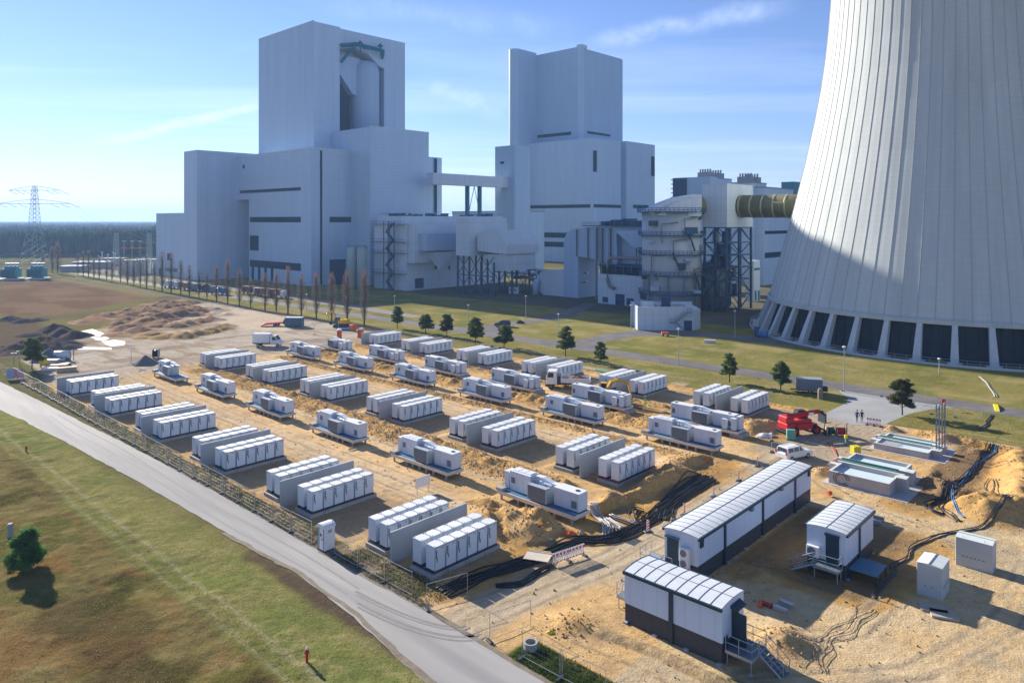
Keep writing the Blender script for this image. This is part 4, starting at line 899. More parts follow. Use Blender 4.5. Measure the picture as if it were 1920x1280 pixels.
# absorber tower
Xc, Yc = G(1271, 590); ra = 56.5/F*Yc*1.0
ab_ = thing('absorber_tower', 'fat pale round absorber tower ringed with blue walkways', 'scrubber tower', (Xc, Yc+ra, 0), 0)
Yc += 0; zt_ = H-(397-HY)*(Yc+2)/F
m = MB(); m.lathe([(ra, 0), (ra, zt_)], (0, 0), 48); m.build('shell', mat('absorber_paint', (.44, .49, .52), .5, var=.08, vs=.3, stretch=(1, 1, .15)), ab_, True)
n = 48; ring1 = []; top = []
zc1 = H+(413-366)/F*(Yc+6)
vs = [(ra*math.cos(2*math.pi*k/n), ra*math.sin(2*math.pi*k/n), zt_) for k in range(n)]
cx = ra*.82; r2 = 3.9; zc = H+(413-387)/F*(Yc+8)
vs += [(cx+.01*0, -r2*math.sin(2*math.pi*k/n)*-1*1.0, zc+0*r2) for k in range(n)]
vs2 = []
for k in range(n):
    t_ = 2*math.pi*k/n; vs2.append((cx-0.0, r2*math.sin(t_), zc-r2*math.cos(t_)))
m = MB()
def hx(x): return (x-960)/F*(Yc+ra)-Xc
def hzz(y): return H-(y-HY)/F*(Yc+ra)
m.prism([(hx(1212), hzz(400)), (hx(1212), hzz(393)), (hx(1240), hzz(379)), (hx(1268), hzz(369)), (hx(1290), hzz(365.5)), (hx(1306), hzz(366.5)), (hx(1306), hzz(404)), (hx(1300), hzz(407)), (hx(1225), hzz(407))], -6.5, 6.5, 0, 'y')
m.prism([(hx(1222), hzz(404)), (hx(1250), hzz(383)), (hx(1292), hzz(371)), (hx(1300), hzz(406))], -8.6, -6.501, 0, 'y'); m.prism([(hx(1222), hzz(404)), (hx(1250), hzz(383)), (hx(1292), hzz(371)), (hx(1300), hzz(406))], 6.501, 8.6, 0, 'y')
o = m.build('outlet_hood', cl_w, ab_)
rq = random.Random(31)
for k in range(16):
    t_ = -2.9+2.7*rq.random(); z_ = rq.random()*zt_*.9+1; w_ = .5+rq.random()*1.3; c_, s_ = math.cos(t_)*(ra+w_*.5), math.sin(t_)*(ra+w_*.5); m = MB(); m.box(c_-w_, c_+w_, s_-w_*.6, s_+w_*.6, z_, z_+.5+rq.random()*1.6); m.build('platform_gear', [steel_b, steel_g, cl_b, dark_s][k % 4], ab_)
for k in range(7):
    t_ = -2.8+.36*k; z_ = 4+rq.random()*(zt_-12); r_ = ra+.7; m = MB(); m.tube([(r_*math.cos(t_), r_*math.sin(t_), z_), (r_*math.cos(t_), r_*math.sin(t_), z_+6), (r_*math.cos(t_+.5), r_*math.sin(t_+.5), z_+6.5)], .22, 6); m.build('pipe', [steel_g, MATS['pipe_brown']][k % 2], ab_)
for zr, w in ((zt_-.2, 1.5), (zt_-7.5, 1.2), (zt_-13.5, 1.1), (zt_-20, 1.2), (zt_-26, 1.0)):
    if zr < 1: continue
    m = MB(); m.lathe([(ra+.02, zr), (ra+w, zr), (ra+w, zr+.3), (ra+.02, zr+.3)], (0, 0), 48, cap=False)
    for rz_ in (.8, 1.4): m.tube([((ra+w)*math.cos(k*math.pi/24), (ra+w)*math.sin(k*math.pi/24), zr+rz_) for k in range(49)], .07, 4)
    for k in range(48): t_ = k*math.pi/24; m.box((ra+w)*math.cos(t_)-.06, (ra+w)*math.cos(t_)+.06, (ra+w)*math.sin(t_)-.06, (ra+w)*math.sin(t_)+.06, zr+.3, zr+1.4)
    m.build('walkway', steel_b, ab_)
m = MB()
for t_ in (-1.9, -1.35, -2.6, -.9):
    c_, s_ = math.cos(t_)*(ra+.5), math.sin(t_)*(ra+.5); m.tube([(c_, s_, 3), (c_, s_, zt_-20)], .3, 6)
m.build('down_pipe', steel_g, ab_)
m = MB()
for k, (t_, z0_) in enumerate(((-1.25, zt_-7.3), (-1.75, zt_-13.3), (-1.0, zt_-19.5))):
    rr_ = ra+.9; m.tube([(rr_*math.cos(t_+.04*q), rr_*math.sin(t_+.04*q), z0_-.9*q+.7) for q in range(7)], .3, 4)
m.build('stair', steel_b, ab_)
# pipe rack and ducts in front of the ducts
prk = thing('pipe_rack', 'dense dark blue pipe rack and ducts between elbow duct and duct house', 'pipe rack', ref=(sol_b(aQ+2, 1010), aQ+2, 0))
a_ = aQ+2; b0_, b1__ = sol_b(a_, 985), sol_b(a_, 1062)
m = MB()
for k in range(6):
    b = b0_+(b1__-b0_)*k/5
    for o_ in (0, 4): m.box(b-.2, b+.2, a_+8+o_-.2, a_+8+o_+.2, 0, 9)
    m.box(b-.15, b+.15, a_+8, a_+12, 8.6, 8.9); m.box(b-.15, b+.15, a_+8, a_+12, 5.2, 5.5)
m.build('frame', steel_b, prk)
for k in range(9): m = MB(); o_ = 8.3+(k % 5)*.85; z_ = (9.2 if k < 5 else 5.8); m.tube([(b0_-6, a_+o_, z_), (b1__+1, a_+o_, z_)], .22+.12*(k % 3), 8); m.build('pipe', [silver, steel_g, MATS['pipe_brown'], steel_t][k % 4], prk)
m = MB(); m.tube([(b0_+1, a_+5, 0), (b0_+1, a_+5, 5), (b0_+1, a_+9, 6.5)], 1.3, 14); m.build('duct', cl_b, prk, True)
# raised outlet box with the yellow-green duct to the cooling tower
d = corner(1317, 1363, 1412, 587, 344); zo0 = zt(d['a0'], d['b1'], 426)
ob = thing('outlet_box', 'big white box on a dark blue steel tower, joined by the round duct', 'duct housing', ref=(d['b1'], d['a0'], 0))
m = MB(); bx(m, d, zo0); m.build('box', cl_w, ob)
m = MB(); mb_, ma_ = (d['b0']+d['b1'])/2, (d['a0']+d['a1'])/2; zs = [0, 5, 10, 14, 18, 22, zo0]
cols_b = [d['b0']+.5, mb_, d['b1']-.5]; cols_a = [d['a0']+.5, ma_, d['a1']-.5]
for b in cols_b:
    for a in cols_a: m.box(b-.3, b+.3, a-.3, a+.3, 0, zo0)
for i in range(len(zs)-1):
    z0_, z1_ = zs[i], zs[i+1]
    for b in cols_b: m.box(b-.15, b+.15, cols_a[0], cols_a[2], z1_-.35, z1_-.05)
    for a in cols_a: m.box(cols_b[0], cols_b[2], a-.15, a+.15, z1_-.33, z1_-.07)
    for b in (cols_b[0], cols_b[2]):
        for j in (0, 1): p, q = (cols_a[j], cols_a[j+1]) if (i+j) % 2 else (cols_a[j+1], cols_a[j]); m.tube([(b, p, z0_), (b, q, z1_)], .17, 4)
    for a in (cols_a[0], cols_a[2]):
        for j in (0, 1): p, q = (cols_b[j], cols_b[j+1]) if (i+j) % 2 else (cols_b[j+1], cols_b[j]); m.tube([(p, a, z0_), (q, a, z1_)], .17, 4)
    if i in (2, 3, 4, 5): m.box(cols_b[0], cols_b[2], cols_a[0], cols_a[2], z1_-.04, z1_)
m.build('steel_frame', steel_b, ob)
rq = random.Random(12)
for k in range(16):
    b = cols_b[0]+rq.random()*(cols_b[2]-cols_b[0]-1); a = cols_a[0]+rq.random()*(cols_a[2]-cols_a[0]-1); z = zs[rq.randint(1, 5)]; m = MB(); m.tube([(b, a, z), (b, a, z+3.4)], .5+rq.random()*.7, 10); m.build('vessel', [steel_g, steel_b][k % 2], ob)
for i, (x, y, rr_, hh) in enumerate(((1330, 580, 3.4, 14.5), (1348, 577, 3.0, 13))):
    X, Y = G(x, y); tk = thing('storage_tank', ['blue-grey round tank behind the steel tower, left one', 'blue-grey round tank behind the steel tower, right one'][i], 'tank', (X, Y+2, 0), 0, 'tanks behind the steel tower')
    m = MB(); m.lathe([(rr_, 0), (rr_, hh), (.5, hh+1)], (0, 0), 28); m.build('shell', mat('tank_blue', (.26, .34, .42), .5, var=.08), tk, True); m = MB(); m.tube([(rr_*math.cos(k*.3142), rr_*math.sin(k*.3142), hh+1) for k in range(21)], .06, 4); m.build('railing', steel_b, tk)
frp = mat('frp_duct', (.19, .185, .075), .5, var=.12, vs=.25, col2=(.15, .14, .065), c2s=.2, stretch=(1, 1, .5))
fd = thing('round_duct', 'fat olive-green round duct running from the white box into the cooling tower', 'duct', (0, 0, 0), 0)
pA = W(ma_, d['b1'], 0); pA.z = H+26/F*pA.y; pB = Vector((98, 213, pA.z-.2)); rD = 21/F*(pA.y-2)
m = MB(); m.tube([pA-(pB-pA)*.02, pB], rD, 32); m.build('barrel', frp, fd, True)
dirn = (pB-pA).normalized(); Ln = (pB-pA).length
m = MB()
for k in range(9):
    c = pA+dirn*(.6+k*Ln/9); m.tube([c, c+dirn*.45], rD+.16, 32)
m.build('joint_ring', mat('frp_rim', (.34, .33, .22), .5, var=.1), fd, True)
m = MB(); c1 = W(ma_, d['b0'], 0); c1.z = pA.z; c0 = Vector((ab_.location.x+cx-1.2, ab_.location.y, pA.z)); m.tube([c0, c1+(c1-c0)*.1], rD*.95, 28); m.build('inlet_stub', frp, fd, True)
# small white switch building right of the steel tower
d = corner(1398, 1413, 1425, 566, 489); sb = thing('switch_building', 'narrow white building with teal stripes between steel tower and cooling tower', 'building', ref=(d['b1'], d['a0'], 0))
m = MB(); bx(m, d); m.build('walls', cl_w, sb); bandB('window_band', sb, d['b1'], 1414, 1424, 503, 507, m=steel_t); bandB('door', sb, d['b1'], 1415, 1418, 545, 563, m=steel_t); bandB('door', sb, d['b1'], 1421, 1424, 545, 563, m=steel_t)
# low pump house with outside stair
ph = thing('pump_house', 'low pale flat-roofed house with zigzag stair and blue door on the lawn edge', 'building', (33.1, 193.0, 0), R(-1.2))
wl = 14.6; m = MB(); m.box(0, wl, 0, 13, 0, 5.35); m.prism([(wl, 0), (wl+2.6, 3), (wl+2.6, 13), (wl, 13)], 0, 5.35)
for x0, x1, y0, y1 in ((0, wl, .0, .35), (0, .35, .36, 13), (0, wl+2.6, 12.65, 13)): m.box(x0, x1, y0+.001, y1, 5.352, 6.2)
m.build('walls', cl_w, ph)
m = MB(); m.box(.4, wl, .4, 12.6, 5.355, 5.4); m.build('roof', roof_m, ph)
m = MB(); m.lathe([(1.25, 5.4), (1.25, 7.6), (1.35, 7.6), (1.35, 7.9), (1.1, 8.4)], (8.2, 4), 20); m.build('roof_fan', door_b, ph)
m = MB(); m.box(2, 5.2, 5, 8, 5.4, 6.9); m.box(6, 6.6, 5, 7, 5.4, 6.3); m.tube([(9.6, 3, 6.9), (13.8, 3, 6.9)], .12, 6); m.tube([(12, 3, 5.4), (12.5, 3, 7)], .1, 5); m.build('roof_unit', cab_w, ph)
m = MB(); m.box(12.2, 14.3, -.05, -.004, 0, 2.6); m.build('door', door_b, ph)
m = MB(); m.add([(8.3, -1.1, 2.2), (8.3, -.1, 2.2), (9.6, -.1, 2.2), (9.6, -1.1, 2.2), (13, -1.1, 4.9), (13, -.1, 4.9), (14, -.1, 4.9), (14, -1.1, 4.9)], [(0, 1, 2, 3), (3, 2, 5, 4), (4, 5, 6, 7)])
m.prism([(8.3, 2.0), (9.7, 2.0), (13, 4.7), (14, 4.7), (14, 5.0), (12.9, 5.0), (9.6, 2.4), (8.3, 2.4)], -1.15, -1.1, 0, 'y'); m.prism([(9.8, 2.0), (12, .1), (12.3, .1), (10.2, 2.3)], -1.2, -1.15, 0, 'y')
for z in (.6, 1.1): m.tube([(8.3, -1.15, 2.2+z), (9.6, -1.15, 2.2+z), (13, -1.15, 4.9+z), (14, -1.15, 4.9+z)], .05, 4)
for x, z in ((8.3, 2.2), (9.6, 2.2), (11.3, 3.5), (13, 4.9), (14, 4.9)): m.box(x-.04, x+.04, -1.17, -1.1, z-.2, z+1.1)
m.build('stair', steel_g, ph)
# --- far right background halls
d = corner(1263, 1331, 1345, 531, 331); r1 = thing('boiler_frame_building', 'dark open-framed building behind the absorber tower roof', 'building', ref=(d['b1'], d['a0'], 0))
m = MB(); bx(m, d, 0); m.build('walls', cl_b, r1); m = MB(); zq = d['z']
for k in range(9):
    z = zq-1-k*2.1; m.box(d['b0']-1.2, d['b1']-12, d['a0']-.6, d['a0']-.01, z, z+.35)
for k in range(8):
    b = d['b0']+k*(d['b1']-12-d['b0'])/7; m.box(b-.2, b+.2, d['a0']-.5, d['a0']-.01, zq-20, zq)
m.box(d['b0'], d['b1']-12, d['a0']-.3, d['a0']-.02, zq-20, zq-1.2, 0)
m.build('steel_frame', steel_b, r1)
hs = [(1292, 1331, 1372, 528, 334), (1372, 1408, 1437, 535, 343), (1428, 1431, 1500, 535, 352)]
labs = ['pale hall with roof fans behind the big white outlet box', 'pale narrow hall block right behind the outlet box', 'long pale hall with dark window bands between outlet box and cooling tower']
for i, t4 in enumerate(hs):
    d = corner(*t4); r1 = thing('turbine_hall', labs[i], 'hall', ref=(d['b1'], d['a0'], 0)); m = MB()
    if i == 2: d['b0'] = d['b1']-30; d['a1'] = sol_a(d['b1'], 1540)
    bx(m, d); m.build('walls', cl_a, r1)
    m = MB(); m.box(d['b0']-.2, d['b1']+.2, d['a0']-.2, d['a1']+.2, d['z']+.003, d['z']+.5); m.build('roof', roof_m, r1)
    if i == 2:
        for y0, y1 in ((433, 439), (474, 484)): bandB('window_band', r1, d['b1'], 1434, 1480, y0, y1)
        m = MB(); a_ = sol_a(d['b1'], 1488); m.box(d['b1']-6, d['b1']+.3, a_, a_+8, d['z']-14, d['z']+4); m.build('stair_head', steel_t, r1)
    if i < 2:
        for j in range(2):
            m = MB(); a_ = d['a0']+(3 if j == 0 else max(8, (d['a1']-d['a0'])*.6)); b_ = d['b1']-4
            m.box(b_-3, b_+3, a_-2, a_+3, d['z']+.5, d['z']+3)
            for q in range(5): m.tube([(b_-2.6+q*1.3, a_, d['z']+3), (b_-2.6+q*1.3, a_, d['z']+4.6)], .45, 8)
            m.build('roof_fans', steel_g, r1)
# ---------------------------------------------------------------- cooling tower
ct = thing('cooling_tower', 'huge ribbed concrete cooling tower on slanted pillars at the right', 'cooling tower', (115, 188, 0), 0)
tm = bpy.data.materials.new('tower_concrete'); tm.use_nodes = True; t = tm.node_tree; N = t.nodes; L = t.links; p = N['Principled BSDF']
p.inputs['Roughness'].default_value = .85; p.inputs['Specular IOR Level'].default_value = .2
tc = N.new('ShaderNodeTexCoord'); sp = N.new('ShaderNodeSeparateXYZ'); L.new(tc.outputs['Object'], sp.inputs[0])
an = N.new('ShaderNodeMath'); an.operation = 'ARCTAN2'; L.new(sp.outputs[1], an.inputs[0]); L.new(sp.outputs[0], an.inputs[1])
sc_ = N.new('ShaderNodeMath'); sc_.operation = 'MULTIPLY'; sc_.inputs[1].default_value = 44.0; L.new(an.outputs[0], sc_.inputs[0])
cb = N.new('ShaderNodeCombineXYZ'); L.new(sc_.outputs[0], cb.inputs[0]); L.new(sp.outputs[2], cb.inputs[1])
br_ = N.new('ShaderNodeTexBrick'); br_.inputs['Scale'].default_value = 1; br_.inputs['Brick Width'].default_value = 1.570796; br_.inputs['Row Height'].default_value = 1.25; br_.offset = 0
br_.inputs['Mortar Size'].default_value = .05; br_.inputs['Mortar Smooth'].default_value = .8; br_.inputs['Color1'].default_value = (1.02, 1.02, 1.02, 1); br_.inputs['Color2'].default_value = (.985, .985, .985, 1); br_.inputs['Mortar'].default_value = (.87, .87, .87, 1)
L.new(cb.outputs[0], br_.inputs['Vector'])
n1_ = N.new('ShaderNodeTexNoise'); n1_.inputs['Scale'].default_value = .25; n1_.inputs['Detail'].default_value = 7; mp_ = N.new('ShaderNodeMapping'); mp_.inputs['Scale'].default_value = (1, .12, 1); L.new(cb.outputs[0], mp_.inputs[0]); L.new(mp_.outputs[0], n1_.inputs['Vector'])
r1_ = N.new('ShaderNodeMapRange'); r1_.inputs['From Min'].default_value = .3; r1_.inputs['From Max'].default_value = .7; r1_.inputs['To Min'].default_value = .88; r1_.inputs['To Max'].default_value = 1.08; L.new(n1_.outputs[0], r1_.inputs[0])
vm_ = N.new('ShaderNodeVectorMath'); vm_.operation = 'SCALE'; L.new(br_.outputs[0], vm_.inputs[0]); L.new(r1_.outputs[0], vm_.inputs['Scale'])
mm_ = N.new('ShaderNodeMixRGB'); mm_.blend_type = 'MULTIPLY'; mm_.inputs[0].default_value = 1; mm_.inputs[1].default_value = (.53, .565, .55, 1); L.new(vm_.outputs[0], mm_.inputs[2]); L.new(mm_.outputs[0], p.inputs['Base Color'])
prof = [(8, 46.2), (14, 44.6), (20, 43.0), (26.5, 41.2), (33.6, 39.4), (45, 36.7), (56.6, 34.3), (65, 32.8), (73, 31.7), (81, 30.9), (89, 30.3), (97, 29.9), (105, 29.7), (115, 30.0), (125, 30.8)]
NR = 88; angs = []
for k in range(NR):
    w = 2*math.pi/NR; c0 = k*w; e = .045/36
    angs += [(c0-e*1.5, 0), (c0-e, .09), (c0+e, .09), (c0+e*1.5, 0), (c0+w*.5, 0)]
V = [((r+d)*math.cos(t_), (r+d)*math.sin(t_), z) for z, r in prof for t_, d in angs]; n = len(angs)
m = MB(); FF = [(i*n+k, i*n+(k+1) % n, (i+1)*n+(k+1) % n, (i+1)*n+k) for i in range(len(prof)-1) for k in range(n)]; m.add(V, FF); m.m = [1 if (f[0] % n) % 5 in (0, 1, 2) else 0 for f in FF]
Vi = [((r-.5)*math.cos(k*.0654), (r-.5)*math.sin(k*.0654), z) for z, r in prof for k in range(96)]; m.add(Vi, [(i*96+k, (i+1)*96+k, (i+1)*96+(k+1) % 96, i*96+(k+1) % 96) for i in range(len(prof)-1) for k in range(96)])
m.lathe([(45.6, 7.6), (46.6, 7.6), (46.7, 8.4), (46.3, 8.6)], (0, 0), 144, cap=False)
m.build('shell', [tm, mat('rib_concrete', (.43, .45, .44), .85, var=.1)], ct)
pm = mat('pillar_concrete', (.55, .57, .57), .8, var=.08)
m = MB()
NP = 46; pv = None
for k in range(NP):
    t_ = 2*math.pi*(k+.5)/NP-.02
    if pv is None:
        q = MB(); q.add([(49.9, -.75, 0), (48.3, -.75, 0), (48.3, .75, 0), (49.9, .75, 0), (46.5, -.5, 7.8), (45.4, -.5, 7.8), (45.4, .5, 7.8), (46.5, .5, 7.8)], [(0, 3, 7, 4), (2, 1, 5, 6), (1, 0, 4, 5), (3, 2, 6, 7), (0, 1, 2, 3)])
        q.box(47.8, 50.3, -1.3, 1.3, -.3, .35); pv = q.build('pillar', pm, ct); pv.rotation_euler = (0, 0, t_)
    else:
        o = pv.copy(); scn.collection.objects.link(o); o.parent = ct; o.rotation_euler = (0, 0, t_)
m = MB(); m.lathe([(45.2, 0), (44.6, 7.9)], (0, 0), 138, cap=False)
for k in range(138):
    t_ = 2*math.pi*k/138; m.tube([(45.4*math.cos(t_), 45.4*math.sin(t_), 0), (44.8*math.cos(t_), 44.8*math.sin(t_), 7.9)], .1, 4)
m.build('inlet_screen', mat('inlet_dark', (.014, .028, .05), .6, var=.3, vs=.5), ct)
m = MB(); m.lathe([(51.3, -.2), (51.3, .45), (51.0, .45), (51.0, -.2)], (0, 0), 120, cap=False); m.build('basin_rim', pm, ct)
m = MB()
for z in (.9, 1.4): m.tube([(51.15*math.cos(k*math.pi/75), 51.15*math.sin(k*math.pi/75), z) for k in range(151)], .04, 4)
for k in range(150): t_ = k*math.pi/75; m.tube([(51.15*math.cos(t_), 51.15*math.sin(t_), .4), (51.15*math.cos(t_), 51.15*math.sin(t_), 1.4)], .04, 4)
m.build('railing', galv, ct)
# ---------------------------------------------------------------- prefabricated houses
hw_m = clad('house_panel', (.56, .65, .78), 1.1, 50, .4, .93, .03)
pl_m = mat('house_plinth', (.045, .05, .065), .55, var=.15, vs=3)
rf_m = mat('house_roof', (.62, .645, .66), .5, var=.06, vs=1.5)
tr_m = mat('trim_dark', (.018, .045, .07), .45, var=.1)
black = mat('cable_black', (.012, .013, .016), .5, var=.2)
white = mat('paint_white', (.75, .75, .74), .4, var=.04)
red = mat('paint_red', (.50, .02, .025), .4, var=.08)
orange = mat('plastic_orange', (.70, .13, .025), .45, var=.06)
glass = mat('dark_glass', (.02, .03, .04), .08, var=.05, spec=.8)
tyre = mat('tyre', (.02, .02, .02), .85, var=.15)
wood = mat('timber', (.46, .36, .22), .75, var=.15, vs=4)
blue = mat('paint_blue', (.03, .17, .42), .45, var=.08)
def railing(m, pts, h=1.0, mi=0):
    for i in range(len(pts)-1):
        p, q = Vector(pts[i]), Vector(pts[i+1])
        for z in (h*.5, h): m.tube([p+Vector((0, 0, z)), q+Vector((0, 0, z))], .025, 5, mi)
        n = max(1, round((q-p).length/1.0))
        for k in range(n+1):
            c = p+(q-p)*k/n; m.tube([c, c+Vector((0, 0, h))], .025, 5, mi)
def ac_unit(r, x0, x1, y, z0, z1, fans=1):
    m = MB(); m.box(x0, x1, y-.38, y, z0, z1, 0, bev=.02)
    for k in range(fans):
        zc = z0+(z1-z0)*(k+.5)/fans; xc = x0+(x1-x0)*.42; q = min((x1-x0)*.36, (z1-z0)/fans*.42)
        m.prism([(xc+q*math.cos(t*.5236), zc+q*math.sin(t*.5236)) for t in range(12)], y-.4, y-.382, 1, 'y')
    return m.build('air_conditioner', [white, vent_g], r)
def house(name, lab, a0, a1, b0, b1, long, z0, zp, ze, posts, ribs):
    """long: 'a' or 'b' = direction of the ridge. local x = b, y = a"""
    r = thing(name, lab, 'technical building', ref=((b0+b1)/2, a0, 0))
    m = MB(); m.box(b0, b1, a0, a1, zp, ze); m.build('wall', hw_m, r)
    m = MB(); m.box(b0+.03, b1-.03, a0+.03, a1-.03, z0, zp-.004); m.build('plinth', pl_m, r)
    m = MB(); rise = .15
    def arc(lo, hi, t): return lo+(hi-lo)*t, ze+.02+rise*(1-(2*t-1)**2)
    lo, hi = (b0-.12, b1+.12) if long == 'a' else (a0-.12, a1+.12)
    prof = [arc(lo, hi, k/8) for k in range(9)]; low = [(x, z-.09) for x, z in prof[::-1]]
    e0, e1 = (a0-.05, a1+.05) if long == 'a' else (b0-.05, b1+.05)
    m.prism(prof+low, e0, e1, 0, 'y' if long == 'a' else 'x')
    gp = [(max(min(x, hi-.125), lo+.125), z-.09) for x, z in prof]; gp = [(gp[0][0], ze-.001)]+gp+[(gp[-1][0], ze-.001)]
    m.prism(gp, e0+.06, e0+.12, 1, 'y' if long == 'a' else 'x'); m.prism(gp, e1-.12, e1-.06, 1, 'y' if long == 'a' else 'x')
    ro = m.build('roof', [rf_m, hw_m], r)
    m = MB()
    for k in range(ribs+1):
        e = e0+.02+(e1-e0-.04)*k/ribs
        pts = [((x, e, z+.012) if long == 'a' else (e, x, z+.012)) for x, z in prof]; m.tube(pts, .022, 4)
    mid = (lo+hi)/2; zz = ze+.02+rise+.015
    m.tube([(mid, e0, zz), (mid, e1, zz)] if long == 'a' else [(e0, mid, zz), (e1, mid, zz)], .022, 4)
    m.build('seams', mat('seam_grey', (.20, .24, .28), .5, var=.05), ro)
    for side in (lo, hi):
        m = MB()
        if long == 'a': m.box(side-.09, side+.09, e0, e1, ze-.18, ze+.03)
        else: m.box(e0, e1, side-.09, side+.09, ze-.18, ze+.03)
        m.build('gutter', tr_m, r)
    for q in posts:
        m = MB()
        if long == 'a': m.box(b1+.004, b1+.10, q-.16, q+.16, z0, ze-.125)
        else: m.box(q-.16, q+.16, a0-.10, a0-.004, z0, ze-.125)
        m.build('pilaster', tr_m, r)
    return r
# long house along the track
A0, A1_, B0, B1_ = HOUSES[0]
h1 = house('technical_house', 'longest white house with dark plinth, lying along the cable trench track', A0, A1_, B0, B1_, 'a', 0, 1.35, 3.62, [sol_a(B1_, 1358.7), sol_a(B1_, 1429.9), sol_a(B1_, 1490.6)], 26)
m = MB(); m.box(B0+.25, B0+1.3, A0-.05, A0-.004, .9, 3.05); m.box(B0+.15, B0+1.4, A0-.35, A0-.006, 3.1, 3.16); m.build('door', tr_m, h1)
ac_unit(h1, B0+1.6, B0+2.4, A0-.02, 1.0, 2.65, 2)
for x, y in ((1406, 952), (1462, 914)):
    a = sol_a(B1_, x); z = zt(a, B1_, y); m = MB(); m.box(B1_+.005, B1_+.32, a-.22, a+.22, z-.2, z+.16, bev=.02); m.build('vent_hood', vent_g, h1)
for a in (A0+.6, A1_-.6): m = MB(); m.box(B1_+.02, B1_+.12, a-.25, a+.25, 2.75, 3.45); m.build('shutter', tr_m, h1)
for k in range(7): m = MB(); a = A0+1.5+k*(A1_-A0-3)/6; m.box(B1_-.1, B1_+.25, a-.14, a+.14, -.25, .16); m.build('foot', conc, h1)
m = MB(); m.box(B0-1.6, B0-.02, A0-1.2, A0+.6, .86, .92); railing(m, [(B0-1.6, A0+.6, .92), (B0-1.6, A0-1.2, .92), (B0+1.4, A0-1.2, .92)]); m.box(B0-.02, B0+1.4, A0-1.2, A0-.06, .86, .92)
for x in (B0-1.5, B0+1.3): m.tube([(x, A0-1.1, -.3), (x, A0-1.1, .88)], .04, 5)
m.build('entrance_platform', galv, h1)
# near house
A0, A1_, B0, B1_ = HOUSES[1]
h2 = house('technical_house', 'white house with arched roof and open dark door at its right end, nearest in view', A0, A1_, B0, B1_, 'b', 0, 1.42, 3.72, [sol_b(A0, 1258.5)], 9)
m = MB(); m.box(B1_+.004, B1_+.05, A0+1.35, A0+2.35, 1.0, 3.15); m.build('doorway', tr_m, h2)
m = MB(); m.box(B1_+.06, B1_+1.05, A0+1.28, A0+1.34, 1.02, 3.1); m.build('door', tr_m, h2)
m = MB(); m.box(B1_+.01, B1_+.45, A0+1.2, A0+2.5, 3.25, 3.3); m.prism([(B1_+.01, 3.5), (B1_+.01, 3.3), (B1_+.5, 3.2), (B1_+.5, 3.24)], A0+1.15, A0+2.5, 0, 'y'); m.build('canopy', tr_m, h2)
m = MB(); m.box(B1_+.004, B1_+.05, A0+.2, A0+.75, .9, 1.75); m.build('vent_panel', tr_m, h2)
for k in range(4): m = MB(); b = B0+.15+k*(B1_-B0-.3)/3; m.box(b-.15, b+.15, A0-.18, A0+.1, -.3, .14); m.build('foot', conc_w, h2)
grate = mat('grating', (.15, .20, .22), .6, .3, var=.2, vs=12)
def platform(r, x0, x1, y0, y1, z, stair, name='platform'):
    m = MB(); m.box(x0, x1, y0, y1, z-.05, z, 1); m.box(x0, x1, y0-.03, y0-.003, z-.2, z); m.box(x0, x1, y1+.003, y1+.03, z-.2, z); m.box(x1+.003, x1+.03, y0, y1, z-.2, z); m.box(x0-.03, x0-.003, y0, y1, z-.2, z)
    for (x, y) in ((x0+.1, y0+.1), (x1-.1, y0+.1), (x1-.1, y1-.1)):
        m.tube([(x, y, -.4), (x, y, z-.05)], .04, 6); m.box(x-.15, x+.15, y-.15, y+.15, -.45, -.02 if True else 0)
    o = m.build(name, [galv, grate], r)
    return o
pf = platform(h2, B1_+.06, B1_+1.9, A0+.3, A0+2.4, .98, 'x')
m = MB(); railing(m, [(B1_+.1, A0+.3, .98), (B1_+1.9, A0+.3, .98), (B1_+1.9, A0+1.2, .98)]); railing(m, [(B1_+.1, A0+2.4, .98), (B1_+1.9, A0+2.4, .98)]); m.build('railing', galv, h2)
def stairs(r, p0, p1, w, n=6, axis='x'):
    """p0 top (x, y, z) p1 bottom; w width across"""
    m = MB(); P, Q = Vector(p0), Vector(p1)
    for s_ in (0, w):
        off = Vector((0, s_, 0)) if axis == 'x' else Vector((s_, 0, 0)); m.tube([P+off, Q+off], .07, 4)
        m.tube([P+off+Vector((0, 0, .95)), Q+off+Vector((0, 0, .95))], .028, 5); m.tube([P+off+Vector((0, 0, .5)), Q+off+Vector((0, 0, .5))], .02, 5)
        for t_ in (0, .5, 1): c = P+(Q-P)*t_+off; m.tube([c, c+Vector((0, 0, .95))], .025, 5)
    for k in range(n):
        c = P+(Q-P)*(k+.5)/n
        if axis == 'x': m.box(c.x-.14, c.x+.14, c.y, c.y+w, c.z-.02, c.z+.02, 1)
        else: m.box(c.x, c.x+w, c.y-.14, c.y+.14, c.z-.02, c.z+.02, 1)
    return m.build('stair', [galv, grate], r)
stairs(h2, (B1_+1.95, A0+1.3, .93), (B1_+3.5, A0+1.3, -.1), 1.0)
pf = platform(h2, B0-1.5, B0-.06, A0+1.2, A0+2.7, 1.0, None); m = MB(); railing(m, [(B0-.1, A0+1.2, 1), (B0-1.5, A0+1.2, 1), (B0-1.5, A0+2.7, 1)]); m.build('railing', galv, h2)
